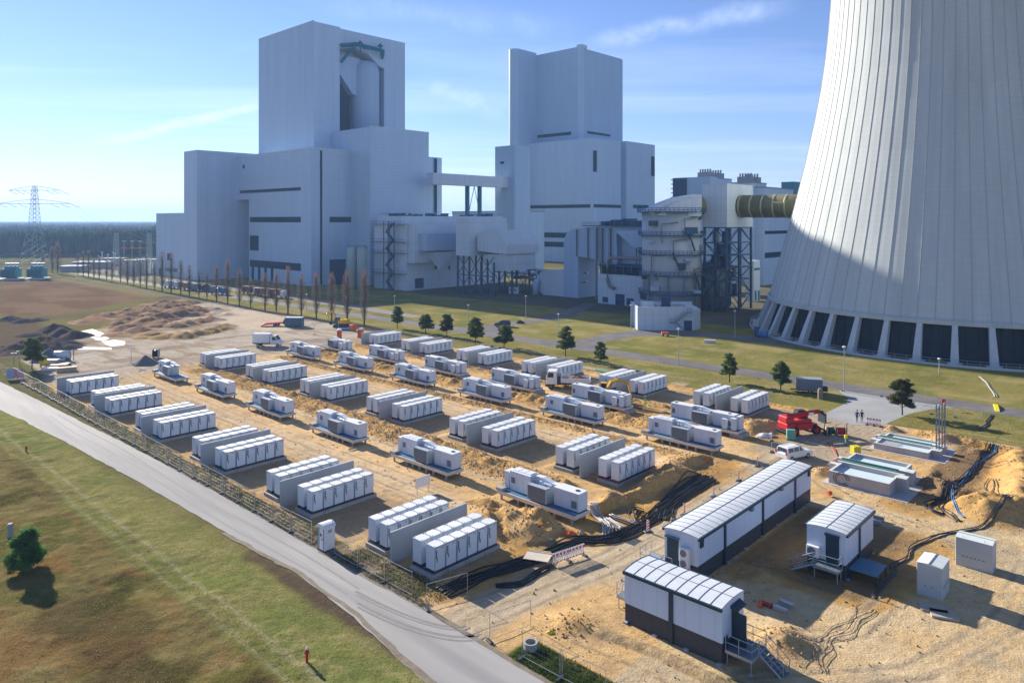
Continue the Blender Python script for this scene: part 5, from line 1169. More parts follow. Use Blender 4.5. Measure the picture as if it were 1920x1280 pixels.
# third house on stilts
A0, A1_, B0, B1_ = HOUSES[2]
h3 = house('technical_house', 'short white house on stilts between the long house and grey kiosks', A0, A1_, B0, B1_, 'a', 0, 1.25, 3.72, [sol_a(B1_, 1611)], 9)
m = MB(); m.box(B0+1.55, B0+2.6, A0-.05, A0-.004, 1.1, 3.3); m.box(B0+1.5, B0+2.65, A0-.2, A0-.004, 3.32, 3.5); m.build('door', tr_m, h3)
ac_unit(h3, B0+.1, B0+1.1, A0-.02, 1.35, 2.2)
pf = platform(h3, B0+.9, B0+2.9, A0-1.1, A0-.08, 1.05, None); m = MB(); railing(m, [(B0+.95, A0-1.1, 1.05), (B0+2.9, A0-1.1, 1.05), (B0+2.9, A0-.1, 1.05)]); m.build('railing', galv, h3)
stairs(h3, (B0+.85, A0-1.0, 1.0), (B0-1.2, A0-1.0, -.2), .85)
m = MB(); m.box(B1_+.05, B1_+2.2, A0+.5, A0+3.2, .85, .92, 1)
for x, y in ((B1_+2.1, A0+.6), (B1_+2.1, A0+3.1), (B1_+.15, A0+.6)): m.tube([(x, y, -.6), (x, y, .85)], .05, 6)
m.tube([(B1_+2.1, A0+.6, .8), (B1_+2.1, A0+3.1, 0)], .03, 5); m.build('side_platform', [tr_m, skid_g], h3)
for k in range(4): m = MB(); a = A0+.4+k*2.1; m.box(B1_-.1, B1_+.14, a-.14, a+.14, -.4, .1); m.build('foot', conc_w, h3)
# ---------------------------------------------------------------- grey kiosks
ki = mat('kiosk_grey', (.43, .47, .48), .6, var=.05, vs=1); kt = mat('kiosk_roof', (.62, .67, .64), .6, var=.04)
for i, (a0, a1, b0, b1, z, lab) in enumerate(((63.1, 65.4, -15.8, -14.05, 2.42, 'narrow grey kiosk standing alone in the shade, left of the pair'), (70.7, 72.3, -14.75, -12.1, 2.3, 'wide grey kiosk with a row of small dark slots, right of the pair'))):
    r = thing('grey_kiosk', lab, 'kiosk', ref=(b0, a0, 0)); m = MB(); m.box(b0, b1, a0, a1, -.1, z, bev=.03)
    if i == 0:
        for x in (.55, 1.0): m.box(b0+x, b0+x+.08, a0-.02, a0-.003, .75, .87, 1)
        for k in range(5): m.box(b1+.003, b1+.02, a0+.4+k*.32, a0+.6+k*.32, .8+k*.03, .9+k*.03, 1)
    else:
        for k in range(6): m.box(b0+.45+k*.3, b0+.6+k*.3, a0-.02, a0-.003, .85, .93, 1)
    m.build('housing', [ki, vent_g], r)
    m = MB(); d_ = (a0+a1)/2
    if i == 0: m.prism([(b0-.02, z+.003), (b1+.02, z+.003), (b1+.02, z+.06), ((b0+b1)/2, z+.16), (b0-.02, z+.06)], a0-.02, a1+.02, 0, 'y'); m.box((b0+b1)/2-.04, (b0+b1)/2+.04, a0-.03, a1+.03, z+.15, z+.19, 1)
    else: m.prism([(a0-.02, z+.003), (a1+.02, z+.003), (a1+.02, z+.06), (d_, z+.16), (a0-.02, z+.06)], b0-.02, b1+.02, 0, 'x'); m.box(b0-.03, b1+.03, d_+.1, d_+.14, z+.12, z+.18, 1); m.box(b0+.5, b0+.53, a0+.2, a0+.23, z, z+.2, 1); m.box(b1-.6, b1-.57, a0+.2, a0+.23, z, z+.2, 1)
    m.build('roof', [kt, vent_g], r)
# ---------------------------------------------------------------- concrete basins
cb_ = mat('basin_concrete', (.47, .44, .42), .75, var=.07, vs=.8, col2=(.40, .38, .37), c2s=.5); ct_ = mat('basin_top', (.60, .62, .58), .7, var=.05); cf_ = mat('basin_floor', (.56, .66, .68), .6, var=.06); gr_ = mat('basin_green', (.13, .33, .27), .6, var=.1)
for i, (a0, a1, b0, b1, zl, lab) in enumerate(((83.1, 91.6, -29.6, -23.4, 1.35, 'nearer open concrete basin with green rails, black hose on its front wall'), (99.4, 105.4, -29.8, -23.6, .75, 'farther open concrete basin with green rails beside the steel mast pair'))):
    r = thing('concrete_basin', lab, 'basin', ref=(b0, a0, 0)); w = .26; aw = a1-a0; l0, l1 = a0+aw*.44, a0+aw*.60
    m = MB()
    for (x0, x1, y0, y1, z) in ((b0, b1, a0, a0+w, zl), (b0, b1, a1-w, a1, zl), (b0, b0+w, a0+w, l0, zl-.002), (b0, b0+w, l1, a1-w, zl-.002), (b1-w, b1, a0+w, l0, zl-.002), (b1-w, b1, l1, a1-w, zl-.002)):
        m.box(x0, x1, y0, y1, -.3, z); m.box(x0, x1, y0, y1, z+.001, z+.02, 1)
    for y in (l0, l1): m.box(b0-.3, b1+.5, y-.16, y+.16, -.3, zl+.12); m.box(b0-.3, b1+.5, y-.16, y+.16, zl+.121, zl+.14, 1)
    m.build('wall', [cb_, ct_], r)
    m = MB(); m.box(b0+w+.001, b1-w-.001, a0+w+.001, l0-.161, -.3, zl*.74); m.box(b0+w+.001, b1-w-.001, l1+.161, a1-w-.001, -.3, zl*.74); m.box(b0, b1, l0+.161, l1-.161, -.3, .1, 1); m.build('floor', [cf_, gr_], r)
    for y in (l0+.25, l1-.25): m = MB(); m.box(b0-.2, b1-.4, y-.06, y+.06, zl+.14, zl+.26); m.build('green_rail', gr_, r)
    for y in (l0-.6, l1+.6):
        m = MB(); m.box(b1+.012, b1+1.0, y-.75, y+.45, -.3, zl+.1); m.box(b1+.012, b1+1.0, y-.75, y+.45, zl+.101, zl+.12, 1); m.build('pier', [cb_, ct_], r)
        m = MB(); m.box(b0-.9, b0-.012, y-.4, y+.4, -.3, zl-.05); m.box(b0-.9, b0-.012, y-.4, y+.4, zl-.049, zl-.03, 1); m.build('pier', [cb_, ct_], r)
    m = MB(); m.box(b0-.6, b1+1.9, a0-.5, a1+.4, -.25, .035); m.build('base_slab', cb_, r)
    if i == 0:
        for q in (.85, .6):
            m = MB(); c = (b0+1.4, a0-.12, .75); m.tube([(c[0]+q*math.cos(t_*.3), c[1]-.05*math.sin(t_), c[2]+q*math.sin(t_*.3)*.85) for t_ in range(20)], .035, 6); o = m.build('hose', black, r)
    else:
        for k in range(3): m = MB(); m.box(b0+.8+k*.0, b0+2.6, a0+.9+k*.5, a0+1.1+k*.5, .6, .7); m.build('inner_beam', ct_, r)
# steel mast pair on the far basin's corner
r = thing('steel_mast_pair', 'two tall grey lattice columns with a red tip standing on the far basin', 'mast', W(101.6, -22.9, .9), ROT)
for j, (x, y) in enumerate(((-.15, -.2), (.15, 1.25))):
    m = MB()
    for dx in (-.16, .16):
        for dy in (-.16, .16): m.box(x+dx-.035, x+dx+.035, y+dy-.035, y+dy+.035, 0, 5.4)
    for k in range(9):
        z = .2+k*.6; m.box(x-.2, x+.2, y-.2, y-.16, z, z+.06); m.box(x-.2, x-.16, y-.2, y+.2, z+.1, z+.16); m.tube([(x-.16, y-.18, z), (x+.16, y-.18, z+.6)], .03, 4); m.box(x+.16, x+.2, y-.2, y+.2, z+.3, z+.36)
    m.build('column', steel_g, r)
m = MB(); m.box(0, .35, 1.1, 1.45, 5.45, 5.95, bev=.03); m.build('red_cap', red, r)
# ---------------------------------------------------------------- toilets
def toilet(name, lab, loc, rz, c1, c2, group=None):
    r = thing(name, lab, 'portable toilet', loc, rz, group)
    m = MB(); m.box(-.55, .55, -.55, .55, .12, 2.05, 0, bev=.05); m.box(-.58, .58, -.58, .58, 0, .12, 2); 
    for x in (-.5, .42): m.box(x, x+.09, -.565, -.551, .15, 2.0, 1)
    m.build('body', [c1, c2, dark_s], r)
    m = MB(); m.prism([(-.6, 2.05), (.6, 2.05), (.6, 2.15), (.42, 2.3), (.15, 2.37), (-.15, 2.37), (-.42, 2.3), (-.6, 2.15)], -.6, .6, 0, 'y'); m.tube([(.35, .4, 2.2), (.35, .4, 2.55)], .05, 8); m.build('roof', white, r)
    m = MB(); m.box(-.36, .36, -.585, -.552, .18, 1.98, 0); m.box(-.30, -.18, -.592, -.586, .2, 1.96, 1); m.box(.2, .28, -.62, -.586, 1.0, 1.15, 2); m.box(-.1, .16, -.592, -.586, 1.3, 1.55, 2)
    m.build('door', [c1, c2, dark_s], r)
    m = MB()
    for k in range(4): m.box(.556, .565, -.2, .2, 1.6+k*.07, 1.63+k*.07)
    m.build('side_vent', dark_s, r); return r
tgreen = mat('toilet_teal', (.02, .16, .24), .5, var=.05)
toilet('portable_toilet', 'white and teal portable toilet standing by the roadside fence', W(36.1, -56.1, 0), ROT, white, tgreen)
t2 = toilet('portable_toilet', 'orange portable toilet behind the far transformer skid', W(102.4, -153.4, 0), R(10), orange, red, 'orange portable toilets')
dup(t2, W(106.8, -150.8, 0), R(-25), 'orange portable toilet just left of the back row fire wall', 'orange portable toilets')
r = thing('waste_bin', 'low orange bin behind the right orange toilet', 'bin', W(112.0, -161.6, 0), ROT); m = MB(); m.box(-.7, .7, -.6, .6, .15, 1.5, bev=.06); m.build('bin', orange, r); m = MB(); m.box(-.75, .75, -.65, .65, 1.5, 1.62, bev=.03); m.build('lid', red, r)
# ---------------------------------------------------------------- fence panels
def fence_panel():
    r = thing('site_fence', 'x', 'fence', group='wire mesh site fence panels along the road')
    m = MB()
    for y in (0, 3.4): m.tube([(0, y, .05), (0, y, 1.95)], .021, 6)
    for z in (.18, 1.93): m.tube([(0, 0, z), (0, 3.4, z)], .019, 6)
    m.build('frame', galv, r)
    m = MB()
    for k in range(1, 14): m.tube([(0, k*.243, .18), (0, k*.243, 1.93)], .0013, 3, cap=False)
    for k in range(1, 5): m.tube([(0, 0, .18+k*.35), (0, 3.4, .18+k*.35)], .0013, 3, cap=False)
    m.build('mesh', galv, r)
    m = MB(); m.box(-.35, .35, -.13, .13, 0, .13, bev=.03); m.build('foot_block', dark_s, r); return r
fp = None
def place_panel(a, b, rz, lab):
    global fp
    loc = W(a, b, 0)
    if fp is None: fp = fence_panel(); fp.location = loc; fp.rotation_euler = (0, 0, rz); fp['label'] = lab
    else: dup(fp, loc, rz, lab)
LR = 'wire mesh fence panel in the long run between road and cabinet blocks'
b = -159.5; q = 0
while b < -45.5:
    if not (-59.5 < b < -55.2): place_panel(35.9+(fbm(np.array([b]), np.array([0.]), 9, 3)[0]-.5)*.3, b, ROT-R(90)+R((fbm(np.array([b]), np.array([5.]), 2, 3)[0]-.5)*5), LR)
    b += 3.5
def panel_px(p, q, lab):
    a0, b0 = S(*p); a1, b1 = S(*q); P_, Q_ = W(a0, b0), W(a1, b1); place_panel(a0, b0, math.atan2((Q_-P_).y, (Q_-P_).x)-R(90), lab)
panel_px((800, 1143), (865, 1124), 'fence panel standing open into the site beside the gate, left of the gap')
panel_px((918, 1203), (979, 1181), 'fence panel swung open into the site, right of the gap')
panel_px((979, 1234), (1050, 1273), 'fence panel between the gate and the concrete ring, first right of the gap')
panel_px((1050, 1273), (1125, 1310), 'fence panel cut by the bottom picture edge right of the gate')
for i, (x, y) in enumerate(((1510, 707), (1580, 727), (1652, 737), (1690, 742), (1745, 770), (1790, 776))):
    a, b = S(x, y+6); place_panel(a, b, ROT-R(90)+R(3*i), ['wire mesh fence panel by the trailer on the lawn', 'wire mesh fence panel by the tall lamp post at the apron', 'wire mesh fence panel at the left head of the pale apron', 'wire mesh fence panel at the middle of the pale apron head', 'wire mesh fence panel behind the lone pine by the apron', 'wire mesh fence panel behind the red tipped masts'][i])
# back fence between field and lawn
for k in range(24):
    b = -142+k*3.9
    place_panel(112.9+(fbm(np.array([b]), np.array([3.]), 9, 3)[0]-.5)*.4, b, ROT-R(90), 'wire mesh fence panel in the run between back row blocks and pine trees')
# sign board, pallet, banner
r = thing('sign_board', 'white board on legs behind the nearest roadside block', 'sign', W(50.6, -60.2, hz(50.6, -60.2)), ROT+R(90)); m = MB(); m.box(-1.0, 1.0, -.03, .03, .6, 1.7); m.build('board', white, r); m = MB(); m.box(-.8, -.74, -.02, .02, -.1, .6); m.build('leg', galv, r); m = MB(); m.box(.74, .8, -.02, .02, -.1, .6); m.build('leg', galv, r)
r = thing('fence_banner', 'faded red and blue banner hanging on the fence at the far left', 'banner', W(*S(12, 712), 0), 0)
Pq, Qq = Vector((*G(10, 712), 0)), Vector((*G(42, 710), 0)); ln = (Qq-Pq).length; r.rotation_euler = (0, 0, math.atan2((Qq-Pq).y, (Qq-Pq).x))
m = MB()
for k in range(12):
    x0, x1 = ln*k/12, ln*(k+1)/12; y0, y1 = .08*math.sin(k*1.3), .08*math.sin((k+1)*1.3); m.add([(x0, y0, .25), (x1, y1, .25), (x1, y1, 1.85), (x0, y0, 1.85), (x0, y0+.02, .25), (x1, y1+.02, .25), (x1, y1+.02, 1.85), (x0, y0+.02, 1.85)], [(0, 1, 2, 3), (5, 4, 7, 6), (3, 2, 6, 7)], 0 if k < 5 else 1)
m.build('cloth', [mat('banner_blue', (.30, .38, .55), .8, var=.2, vs=5), mat('banner_red', (.52, .28, .30), .8, var=.15, vs=5)], r)
m = MB(); m.tube([(0, .05, 0), (0, .05, 1.95)], .03, 6); m.build('pole', galv, r); m = MB(); m.tube([(ln, .05, 0), (ln, .05, 1.95)], .03, 6); m.build('pole', galv, r)
# red-white barriers and delineators
rw = mat('barrier_red', (.62, .03, .04), .45, var=.05)
def barrier(lab, P_, Q_, segs):
    P_, Q_ = Vector((*P_, 0)), Vector((*Q_, 0)); L_ = (Q_-P_).length; r = thing('road_barrier', lab, 'barrier', P_, math.atan2((Q_-P_).y, (Q_-P_).x))
    for s_ in range(segs):
        x0, x1 = L_*s_/segs+.02, L_*(s_+1)/segs-.02; m = MB(); m.box(x0, x1, -.02, .02, 1.0, 1.06); m.box(x0, x1, -.02, .02, .22, .34); m.box(x0, x1, -.025, .025, .78, 1.0)
        n = 9
        for k in range(n): x = x0+(x1-x0)*(k+.5)/n; m.box(x-.05, x+.05, -.018, .018, .34, .78); m.box(x-.03, x+.03, -.02, .02, 1.06, 1.11)
        for k in range(0, n, 2): x = x0+(x1-x0)*(k+.5)/n; m.box(x-(x1-x0)/n*.5, x+(x1-x0)/n*.5, -.03, -.026, .79, .99, 1); m.box(x-(x1-x0)/n*.5, x+(x1-x0)/n*.5, -.026, -.021, .23, .33, 1)
        m.build('panel', [white, rw], r)
    for x in (0, L_/2, L_): m = MB(); m.box(x-.12, x+.12, -.35, .35, 0, .11, bev=.02); m.build('foot', dark_s, r)
barrier('long red and white barrier in two lengths standing beside the black cable bundle', G(1036, 1062), G(1096, 1041), 2)
barrier('short red and white barrier at the near end of the pale apron', G(1625, 796), G(1652, 800), 1)
dl = None
for i, (x, y, lab) in enumerate(((1215, 997, 'red and white beacon on the track, nearest the two cable loops'), (1283, 965, 'red and white beacon at the corner between trench and long house, second nearest'), (1338, 931, 'red and white beacon right of the black cable bed'), (1385, 901, 'red and white beacon right of the big sand mound'), (1420, 874, 'red and white beacon left of the long house roof end'), (1447, 847, 'red and white beacon left of the white estate car'), (1446, 826, 'red and white beacon beside the crumpled white sheet, farthest one'))):
    X, Y = G(x, y)
    if dl is None:
        dl = thing('beacon', lab, 'traffic beacon', (X, Y, 0), R(20), 'red and white beacons along the trench')
        m = MB(); m.box(-.125, .125, -.02, .02, .12, 1.15)
        for k in range(4): z = .2+k*.25; m.add([(-.125, -.023, z), (.125, -.023, z+.12), (.125, -.023, z+.25), (-.125, -.023, z+.13)], [(0, 1, 2, 3)], 1)
        m.build('blade', [white, rw], dl); m = MB(); m.box(-.4, .4, -.2, .2, 0, .12, bev=.03); m.build('foot', dark_s, dl)
    else: dup(dl, (X, Y, 0), R(20+i*9), lab)
# crumpled sheet, pallet boards, small litter
def lump(name, lab, cat, x, y, sx, sy, sz, m_, seed=1, rz=0, sub=3):
    a, b = S(x, y); rq = random.Random(seed); r = thing(name, lab, cat, W(a, b, hz(a, b)-.03), rz); m = MB(); n = 14; ri = [(.0, 1.0), (.35, .95), (.65, .75), (.9, .4), (1.0, .05)]
    vs = []
    for i, (z, q) in enumerate(ri):
        for k in range(n): t_ = 2*math.pi*k/n; w = q*(.75+.5*rq.random()); vs.append((sx*w*math.cos(t_), sy*w*math.sin(t_), sz*z*(.8+.4*rq.random())))
    m.add(vs, [(i*n+k, i*n+(k+1) % n, (i+1)*n+(k+1) % n, (i+1)*n+k) for i in range(len(ri)-1) for k in range(n)]+[tuple(range((len(ri)-1)*n, len(ri)*n))]); m.build('body', m_, r); return r
lump('tarpaulin', 'crumpled white sheet with red print beside the telehandler sand heap', 'sheet', 1435, 818, 1.3, .7, .5, mat('sheet_white', (.62, .58, .58), .8, var=.2, vs=4), 3, .4)
lump('bucket_heap', 'bright orange tub lying on sand below the nearest skid', 'tub', 1068, 1002, .62, .42, .35, orange, 5)
lump('mortar_bag', 'pale bag on the sand right of the orange tub', 'bag', 1090, 1000, .35, .3, .4, wood, 6)
lump('orange_sack', 'orange sack at the right end of the sand mound near the far skid', 'sack', 1323, 866, .5, .3, .45, orange, 8)
lump('yellow_cover', 'yellow plastic cover on dark soil right of the entrance', 'cover', 1033, 1188, .32, .2, .2, mat('plastic_yellow', (.75, .55, .02), .5), 9)
lump('litter', 'small red scrap on grey ground left of the orange tub', 'scrap', 1012, 1006, .18, .15, .12, red, 10)
lump('foil', 'small white scrap on the ground left of the long barrier', 'scrap', 1032, 1010, .25, .12, .1, white, 11)
r = thing('plywood_board', 'pale plywood board lying on the black cables behind the long barrier', 'board', W(*S(1008, 1050), .28), ROT+R(25)); m = MB(); m.box(-1.1, 1.1, -.7, .7, 0, .05); m.build('board', mat('plywood', (.52, .46, .38), .7, var=.1), r); m = MB(); m.box(-1.0, 1.1, .75, .9, 0, .09); m.build('plank', wood, r); m = MB(); m.box(-1.2, .9, 1.0, 1.12, .02, .1); m.build('plank', wood, r)
r = thing('yellow_crate', 'yellow crate behind the nearer basin', 'crate', W(*S(1604, 851), 0), R(15)); m = MB(); m.box(-.5, .5, -.4, .4, .05, .95, bev=.03); m.build('body', mat('crate_yellow', (.62, .52, .03), .5), r); m = MB(); m.box(-.53, .53, -.43, .43, .95, 1.02, bev=.02); m.build('lid', mat('crate_yellow', (.62, .52, .03)), r)
r = thing('green_post', 'green post with yellow cap between cable drum and yellow crate', 'post', W(*S(1586, 834), 0), 0); m = MB(); m.box(-.08, .08, -.08, .08, 0, 1.2); m.build('post', gr_, r); m = MB(); m.box(-.16, .2, -.16, .16, .9, 1.3, bev=.03); m.build('cap', mat('plastic_yellow', (.75, .55, .02)), r)
r = thing('concrete_ring', 'grey concrete manhole ring on grass behind the fence at bottom centre', 'manhole ring', W(*S(995, 1216), 0), 0); m = MB(); n = 24; m.lathe([(.48, 0), (.48, .5), (.36, .5), (.36, .1)], (0, 0), n, cap=False); m.lathe([(.36, .1), (.01, .1)], (0, 0), n, 1, cap=False); m.build('ring', [conc, black], r)
r = thing('manhole_ring', 'flat sandy manhole ring in the aisle behind the second nearest roadside block', 'manhole ring', W(*S(660, 843), .02), 0); m = MB(); m.lathe([(.6, -.05), (.6, .12), (.45, .12), (.45, -.05)], (0, 0), 20, cap=False); m.build('ring', wood, r)
# hydrants, stone post
for x, y, h_, lab in ((575.5, 1243, 1.0, 'red hydrant with white band on the grass at bottom left'), (49, 846, .75, 'small rusty red hydrant on the grass at the far left')):
    a, b = S(x, y); r = thing('hydrant', lab, 'hydrant', W(a, b, hz(a, b)), .3); m = MB(); m.lathe([(.09, 0), (.09, h_*.7), (.12, h_*.7), (.12, h_*.85)], (0, 0), 12); m.tube([(-.17, 0, h_*.62), (.17, 0, h_*.62)], .05, 8); m.build('body', red, r); m = MB(); m.lathe([(.10, h_*.85), (.1, h_*.9), (.04, h_)], (0, 0), 12); m.build('cap', white if h_ > .9 else red, r)
a, b = S(19, 1007); r = thing('stone_post', 'weathered grey stone post left of the dark bush', 'post', W(a, b, hz(a, b)), 0); m = MB(); m.lathe([(.26, -.1), (.24, .6), (.25, 1.15), (.2, 1.25)], (0, 0), 9); m.build('shaft', conc, r); 
a, b = S(1538, 748); r = thing('stone_post', 'brownish stone post on the lawn in front of the dark trailer', 'post', W(a, b, 0), 0); m = MB(); m.lathe([(.42, -.1), (.4, 1.3), (.33, 1.7), (.1, 1.8)], (0, 0), 12); m.build('shaft', mat('post_brown', (.25, .20, .16), .8), r)
# pipes on the sand
def lay_pipe(name, lab, p, q, rad, mt, z=0, square=False, cat='pipe'):
    P_, Q_ = Vector((*G(*p), 0)), Vector((*G(*q), 0)); L_ = (Q_-P_).length; r = thing(name, lab, cat, (P_.x, P_.y, z), math.atan2((Q_-P_).y, (Q_-P_).x)); m = MB()
    if square: m.box(0, L_, -rad, rad, 0, 2*rad, bev=.02)
    else: m.tube([(0, 0, rad), (L_, 0, rad)], rad, 14); m.tube([(L_-.15, 0, rad), (L_+.003, 0, rad)], rad*1.15, 14); m.tube([(L_+.004, 0, rad), (L_+.008, 0, rad)], rad*.85, 12, 1)
    m.build('body', [mt, black], r); return r
lay_pipe('drain_pipe', 'dark red plastic pipe lying on the sand left of the grey beams', (1428, 1132), (1447, 1140), .16, mat('pipe_red', (.36, .04, .04), .5))
lay_pipe('drain_pipe', 'short orange pipe piece left of the dark red pipe', (1424, 1139), (1427, 1132), .15, orange)
lay_pipe('grey_beam', 'blue-grey square beam on the sand, nearer of the two by the red pipe', (1450, 1141), (1476, 1151), .17, galv, 0, True, 'beam')
lay_pipe('grey_beam', 'blue-grey square beam on the sand, farther of the two by the red pipe', (1461, 1130), (1487, 1141), .17, galv, 0, True, 'beam')
lay_pipe('grey_beam', 'blue-grey square beam beside the short house, nearer of its pair', (1632, 981), (1652, 985), .17, galv, .1, True, 'beam')
lay_pipe('grey_beam', 'blue-grey square beam beside the short house, farther of its pair', (1636, 972), (1658, 977), .17, galv, .1, True, 'beam')
lay_pipe('orange_pipe', 'orange pipe stub behind the short house on the sand', (1552, 930), (1558, 929), .2, orange, .1)
lay_pipe('green_pipe', 'long green pipe lying on grass behind the back row', (1118, 697), (1142, 702), .3, mat('pipe_green', (.02, .28, .14), .5), 0)
lay_pipe('concrete_beam', 'pale concrete beam on the lawn near the cooling tower', (1320, 642), (1342, 643), .35, ct_, 0, True, 'beam')
for i, (x, y) in enumerate(((1750, 1142), (1770, 1154))):
    r = thing('paving_slab', ['flat sandy slab half sunk in sand below the narrow kiosk, left one', 'flat sandy slab half sunk in sand below the narrow kiosk, right one'][i], 'slab', (*G(x, y), .12), R(-20)); m = MB(); m.box(-.9, .9, -.6, .6, -.1, .05, bev=.02); m.build('slab', mat('slab_sand', (.42, .36, .27), .8, var=.1), r)
r = thing('skip_trolley', 'small orange handcart on the lawn edge before the pump house', 'cart', (*G(1247, 630), 0), 0); m = MB(); m.box(-.9, .9, -.5, .5, .5, 1.0, bev=.05); m.build('tray', orange, r)
for x in (-.6, .6): m = MB(); m.tube([(x, -.55, .25), (x, -.45, .25)], .25, 12); m.build('wheel', tyre, r)
# light masts
def lightmast(lab, x, y, h_):
    X, Y = G(x, y); r = thing('light_mast', lab, 'light mast', (X, Y, 0), 0, 'small temporary light masts'); m = MB(); m.tube([(0, 0, 0), (0, 0, h_)], .05, 6)
    for t_ in (0, 2.1, 4.2): m.tube([(0, 0, .5), (.7*math.cos(t_), .7*math.sin(t_), 0)], .03, 5)
    m.build('pole', galv, r)
    for s_ in (-.35, .35): m = MB(); m.box(s_-.28, s_+.28, -.08, .08, h_, h_+.35, bev=.02); m.build('lamp', white, r)
lightmast('thin light mast beside the small gravel pile at left', 246, 683, 3.1); lightmast('thin light mast left of the far excavator', 589, 629, 2.9)
lightmast('tall thin mast with box between the orange toilets and excavator', 634, 617, 3.2)
# lamp posts
lp = None
LAB = {(1583,735): 'tall lamp post at the head of the pale apron', (1272,684): 'tall lamp post by the road behind the back row', (1183,620): 'lamp post left of the pump house', (1047,634): 'lamp post behind the tall middle pine', (986,601): 'lamp post near the road fork left of the parked dark car',
       (878,615): 'lamp post on the lawn left of the road fork', (740,580): 'lamp post on the shaded lawn nearest the filter building', (1378,632): 'shaded lamp post before the blue steel tower', (1761,700): 'short post on the lawn under the cooling tower'}
for (x, y), lab in LAB.items():
    X, Y = G(x, y); ht = {1583: 83, 1272: 66, 1183: 47, 1047: 44, 986: 45, 878: 42, 740: 24, 1378: 48, 1761: 26}[x]/F*Y
    r = thing('lamp_post', lab, 'lamp post', (X, Y, 0), 0, 'street lamps on the lawns'); m = MB(); m.tube([(0, 0, 0), (0, 0, ht*.5), (0, 0, ht)], [.11, .08, .05], 8); m.build('pole', galv, r)
    m = MB(); m.lathe([(.08, ht), (.3, ht+.08), (.26, ht+.28), (.05, ht+.34)], (0, 0), 12); m.build('lamp_head', white, r)
for i, x in enumerate((395, 437, 505, 565, 641)):
    X, Y = G(x, 574+i*4); ht = 30/F*Y; r = thing('lamp_post', f'slim lamp post among the bare poplars, {NUM[i]} from left', 'lamp post', (X, Y+6, 0), 0, 'lamps among the poplars'); m = MB(); m.tube([(0, 0, 0), (0, 0, ht)], .08, 6); m.build('pole', galv, r); m = MB(); m.lathe([(.08, ht), (.3, ht+.1), (.05, ht+.3)], (0, 0), 10); m.build('lamp_head', white, r)
# ---------------------------------------------------------------- cables
def cable(name, lab, pts, n, rad, spread, mt, seed, z=.05, wob=.5, cat='cable bundle', res=26, lift=0.):
    rq = random.Random(seed); P_ = [S(*p) for p in pts]
    r = thing(name, lab, cat, W(P_[0][0], P_[0][1], 0), 0); org = r.location.copy(); m = MB()
    def cr(t_):
        t_ *= len(P_)-1; i = min(int(t_), len(P_)-2); u = t_-i; p0, p1, p2, p3 = P_[max(i-1, 0)], P_[i], P_[i+1], P_[min(i+2, len(P_)-1)]
        f = lambda k: .5*((2*p1[k])+(-p0[k]+p2[k])*u+(2*p0[k]-5*p1[k]+4*p2[k]-p3[k])*u*u+(-p0[k]+3*p1[k]-3*p2[k]+p3[k])*u**3)
        return f(0), f(1)
    C = [cr(k/res) for k in range(res+1)]; aa = np.array([c[0] for c in C]); bb_ = np.array([c[1] for c in C])
    ta = np.gradient(aa); tb = np.gradient(bb_); L_ = np.hypot(ta, tb)+1e-9; na_, nb_ = -tb/L_, ta/L_
    for k in range(n):
        o_ = (k/(max(1, n-1))-.5)*spread if n > 1 else 0; ph = rq.random()*6; w = [o_*(1+.25*math.sin(ph+q*.35))+wob*.12*math.sin(ph+q*.5) for q in range(res+1)]
        A_ = aa+na_*w; B_ = bb_+nb_*w; hh = hgt(A_, B_); lay = (k % 3)*rad*.9
        pts3 = [W(A_[q], B_[q], hh[q]+z+lay+lift*math.sin(math.pi*q/res))-org for q in range(res+1)]; m.tube(pts3, rad, 5)
    m.build('strands', mt, r, True); return r
cable('cable_bundle', 'thick black cable bundle curving from the trench past the long barrier to the road fence', [(1335, 900), (1290, 925), (1245, 955), (1222, 975), (1190, 993), (1150, 1010), (1110, 1014), (1085, 1016), (1060, 1024), (1010, 1045), (950, 1066), (900, 1082), (860, 1098), (828, 1112)], 12, .07, 1.5, black, 1, res=60, wob=.9)
cable('cable_bundle', 'fan of parallel black cables lying in the trench beside the long house', [(1325, 892), (1300, 905), (1270, 930), (1248, 950), (1236, 975)], 16, .055, 2.1, black, 2, res=24)
cable('cable_bundle', 'short black cable tail before the long barrier', [(1035, 1060), (1020, 1068), (990, 1088), (965, 1096), (930, 1100)], 5, .07, .55, black, 3)
grc = mat('conduit_pale', (.50, .48, .46), .5, var=.1)
cable('conduit_bundle', 'pale conduits fanning out from under the nearest skid', [(1098, 952), (1115, 962), (1130, 975), (1138, 990), (1138, 1012)], 9, .045, .9, grc, 4)
for i, (p, q, lab) in enumerate((((1143, 968), (1190, 985), 'four straight black and white conduits, farthest of the crossed sets'), ((1138, 974), (1168, 992), 'four straight black and white conduits, left of the crossed sets'), ((1134, 972), (1164, 999), 'dark conduits beside the pale bundle, nearest of the crossed sets'))):
    cable('conduit_set', lab, [p, ((p[0]+q[0])/2+1, (p[1]+q[1])/2), q], 4, .055, .55, [black, grc, black][i], 20+i, res=8, z=.1)
    cable('conduit_set', lab.replace('black and white', 'pale').replace('dark', 'pale')+' overlay', [(p[0]+2, p[1]), (q[0]+2, q[1])], 2, .045, .3, grc, 30+i, res=6, z=.2) if i < 2 else None
cable('cable_loops', 'two black conduit loops bending over the yellow sand by the first beacon', [(1204, 962), (1192, 960), (1187, 968), (1190, 978), (1200, 986)], 5, .055, .9, black, 6, lift=.3)
cable('cable_bundle', 'loose black cables curling in the dug basin pit at right', [(1860, 842), (1842, 852), (1830, 878), (1815, 892), (1795, 905), (1775, 922), (1768, 935), (1745, 945), (1738, 952), (1748, 958), (1770, 965)], 6, .05, .7, black, 7, res=50, wob=.9)
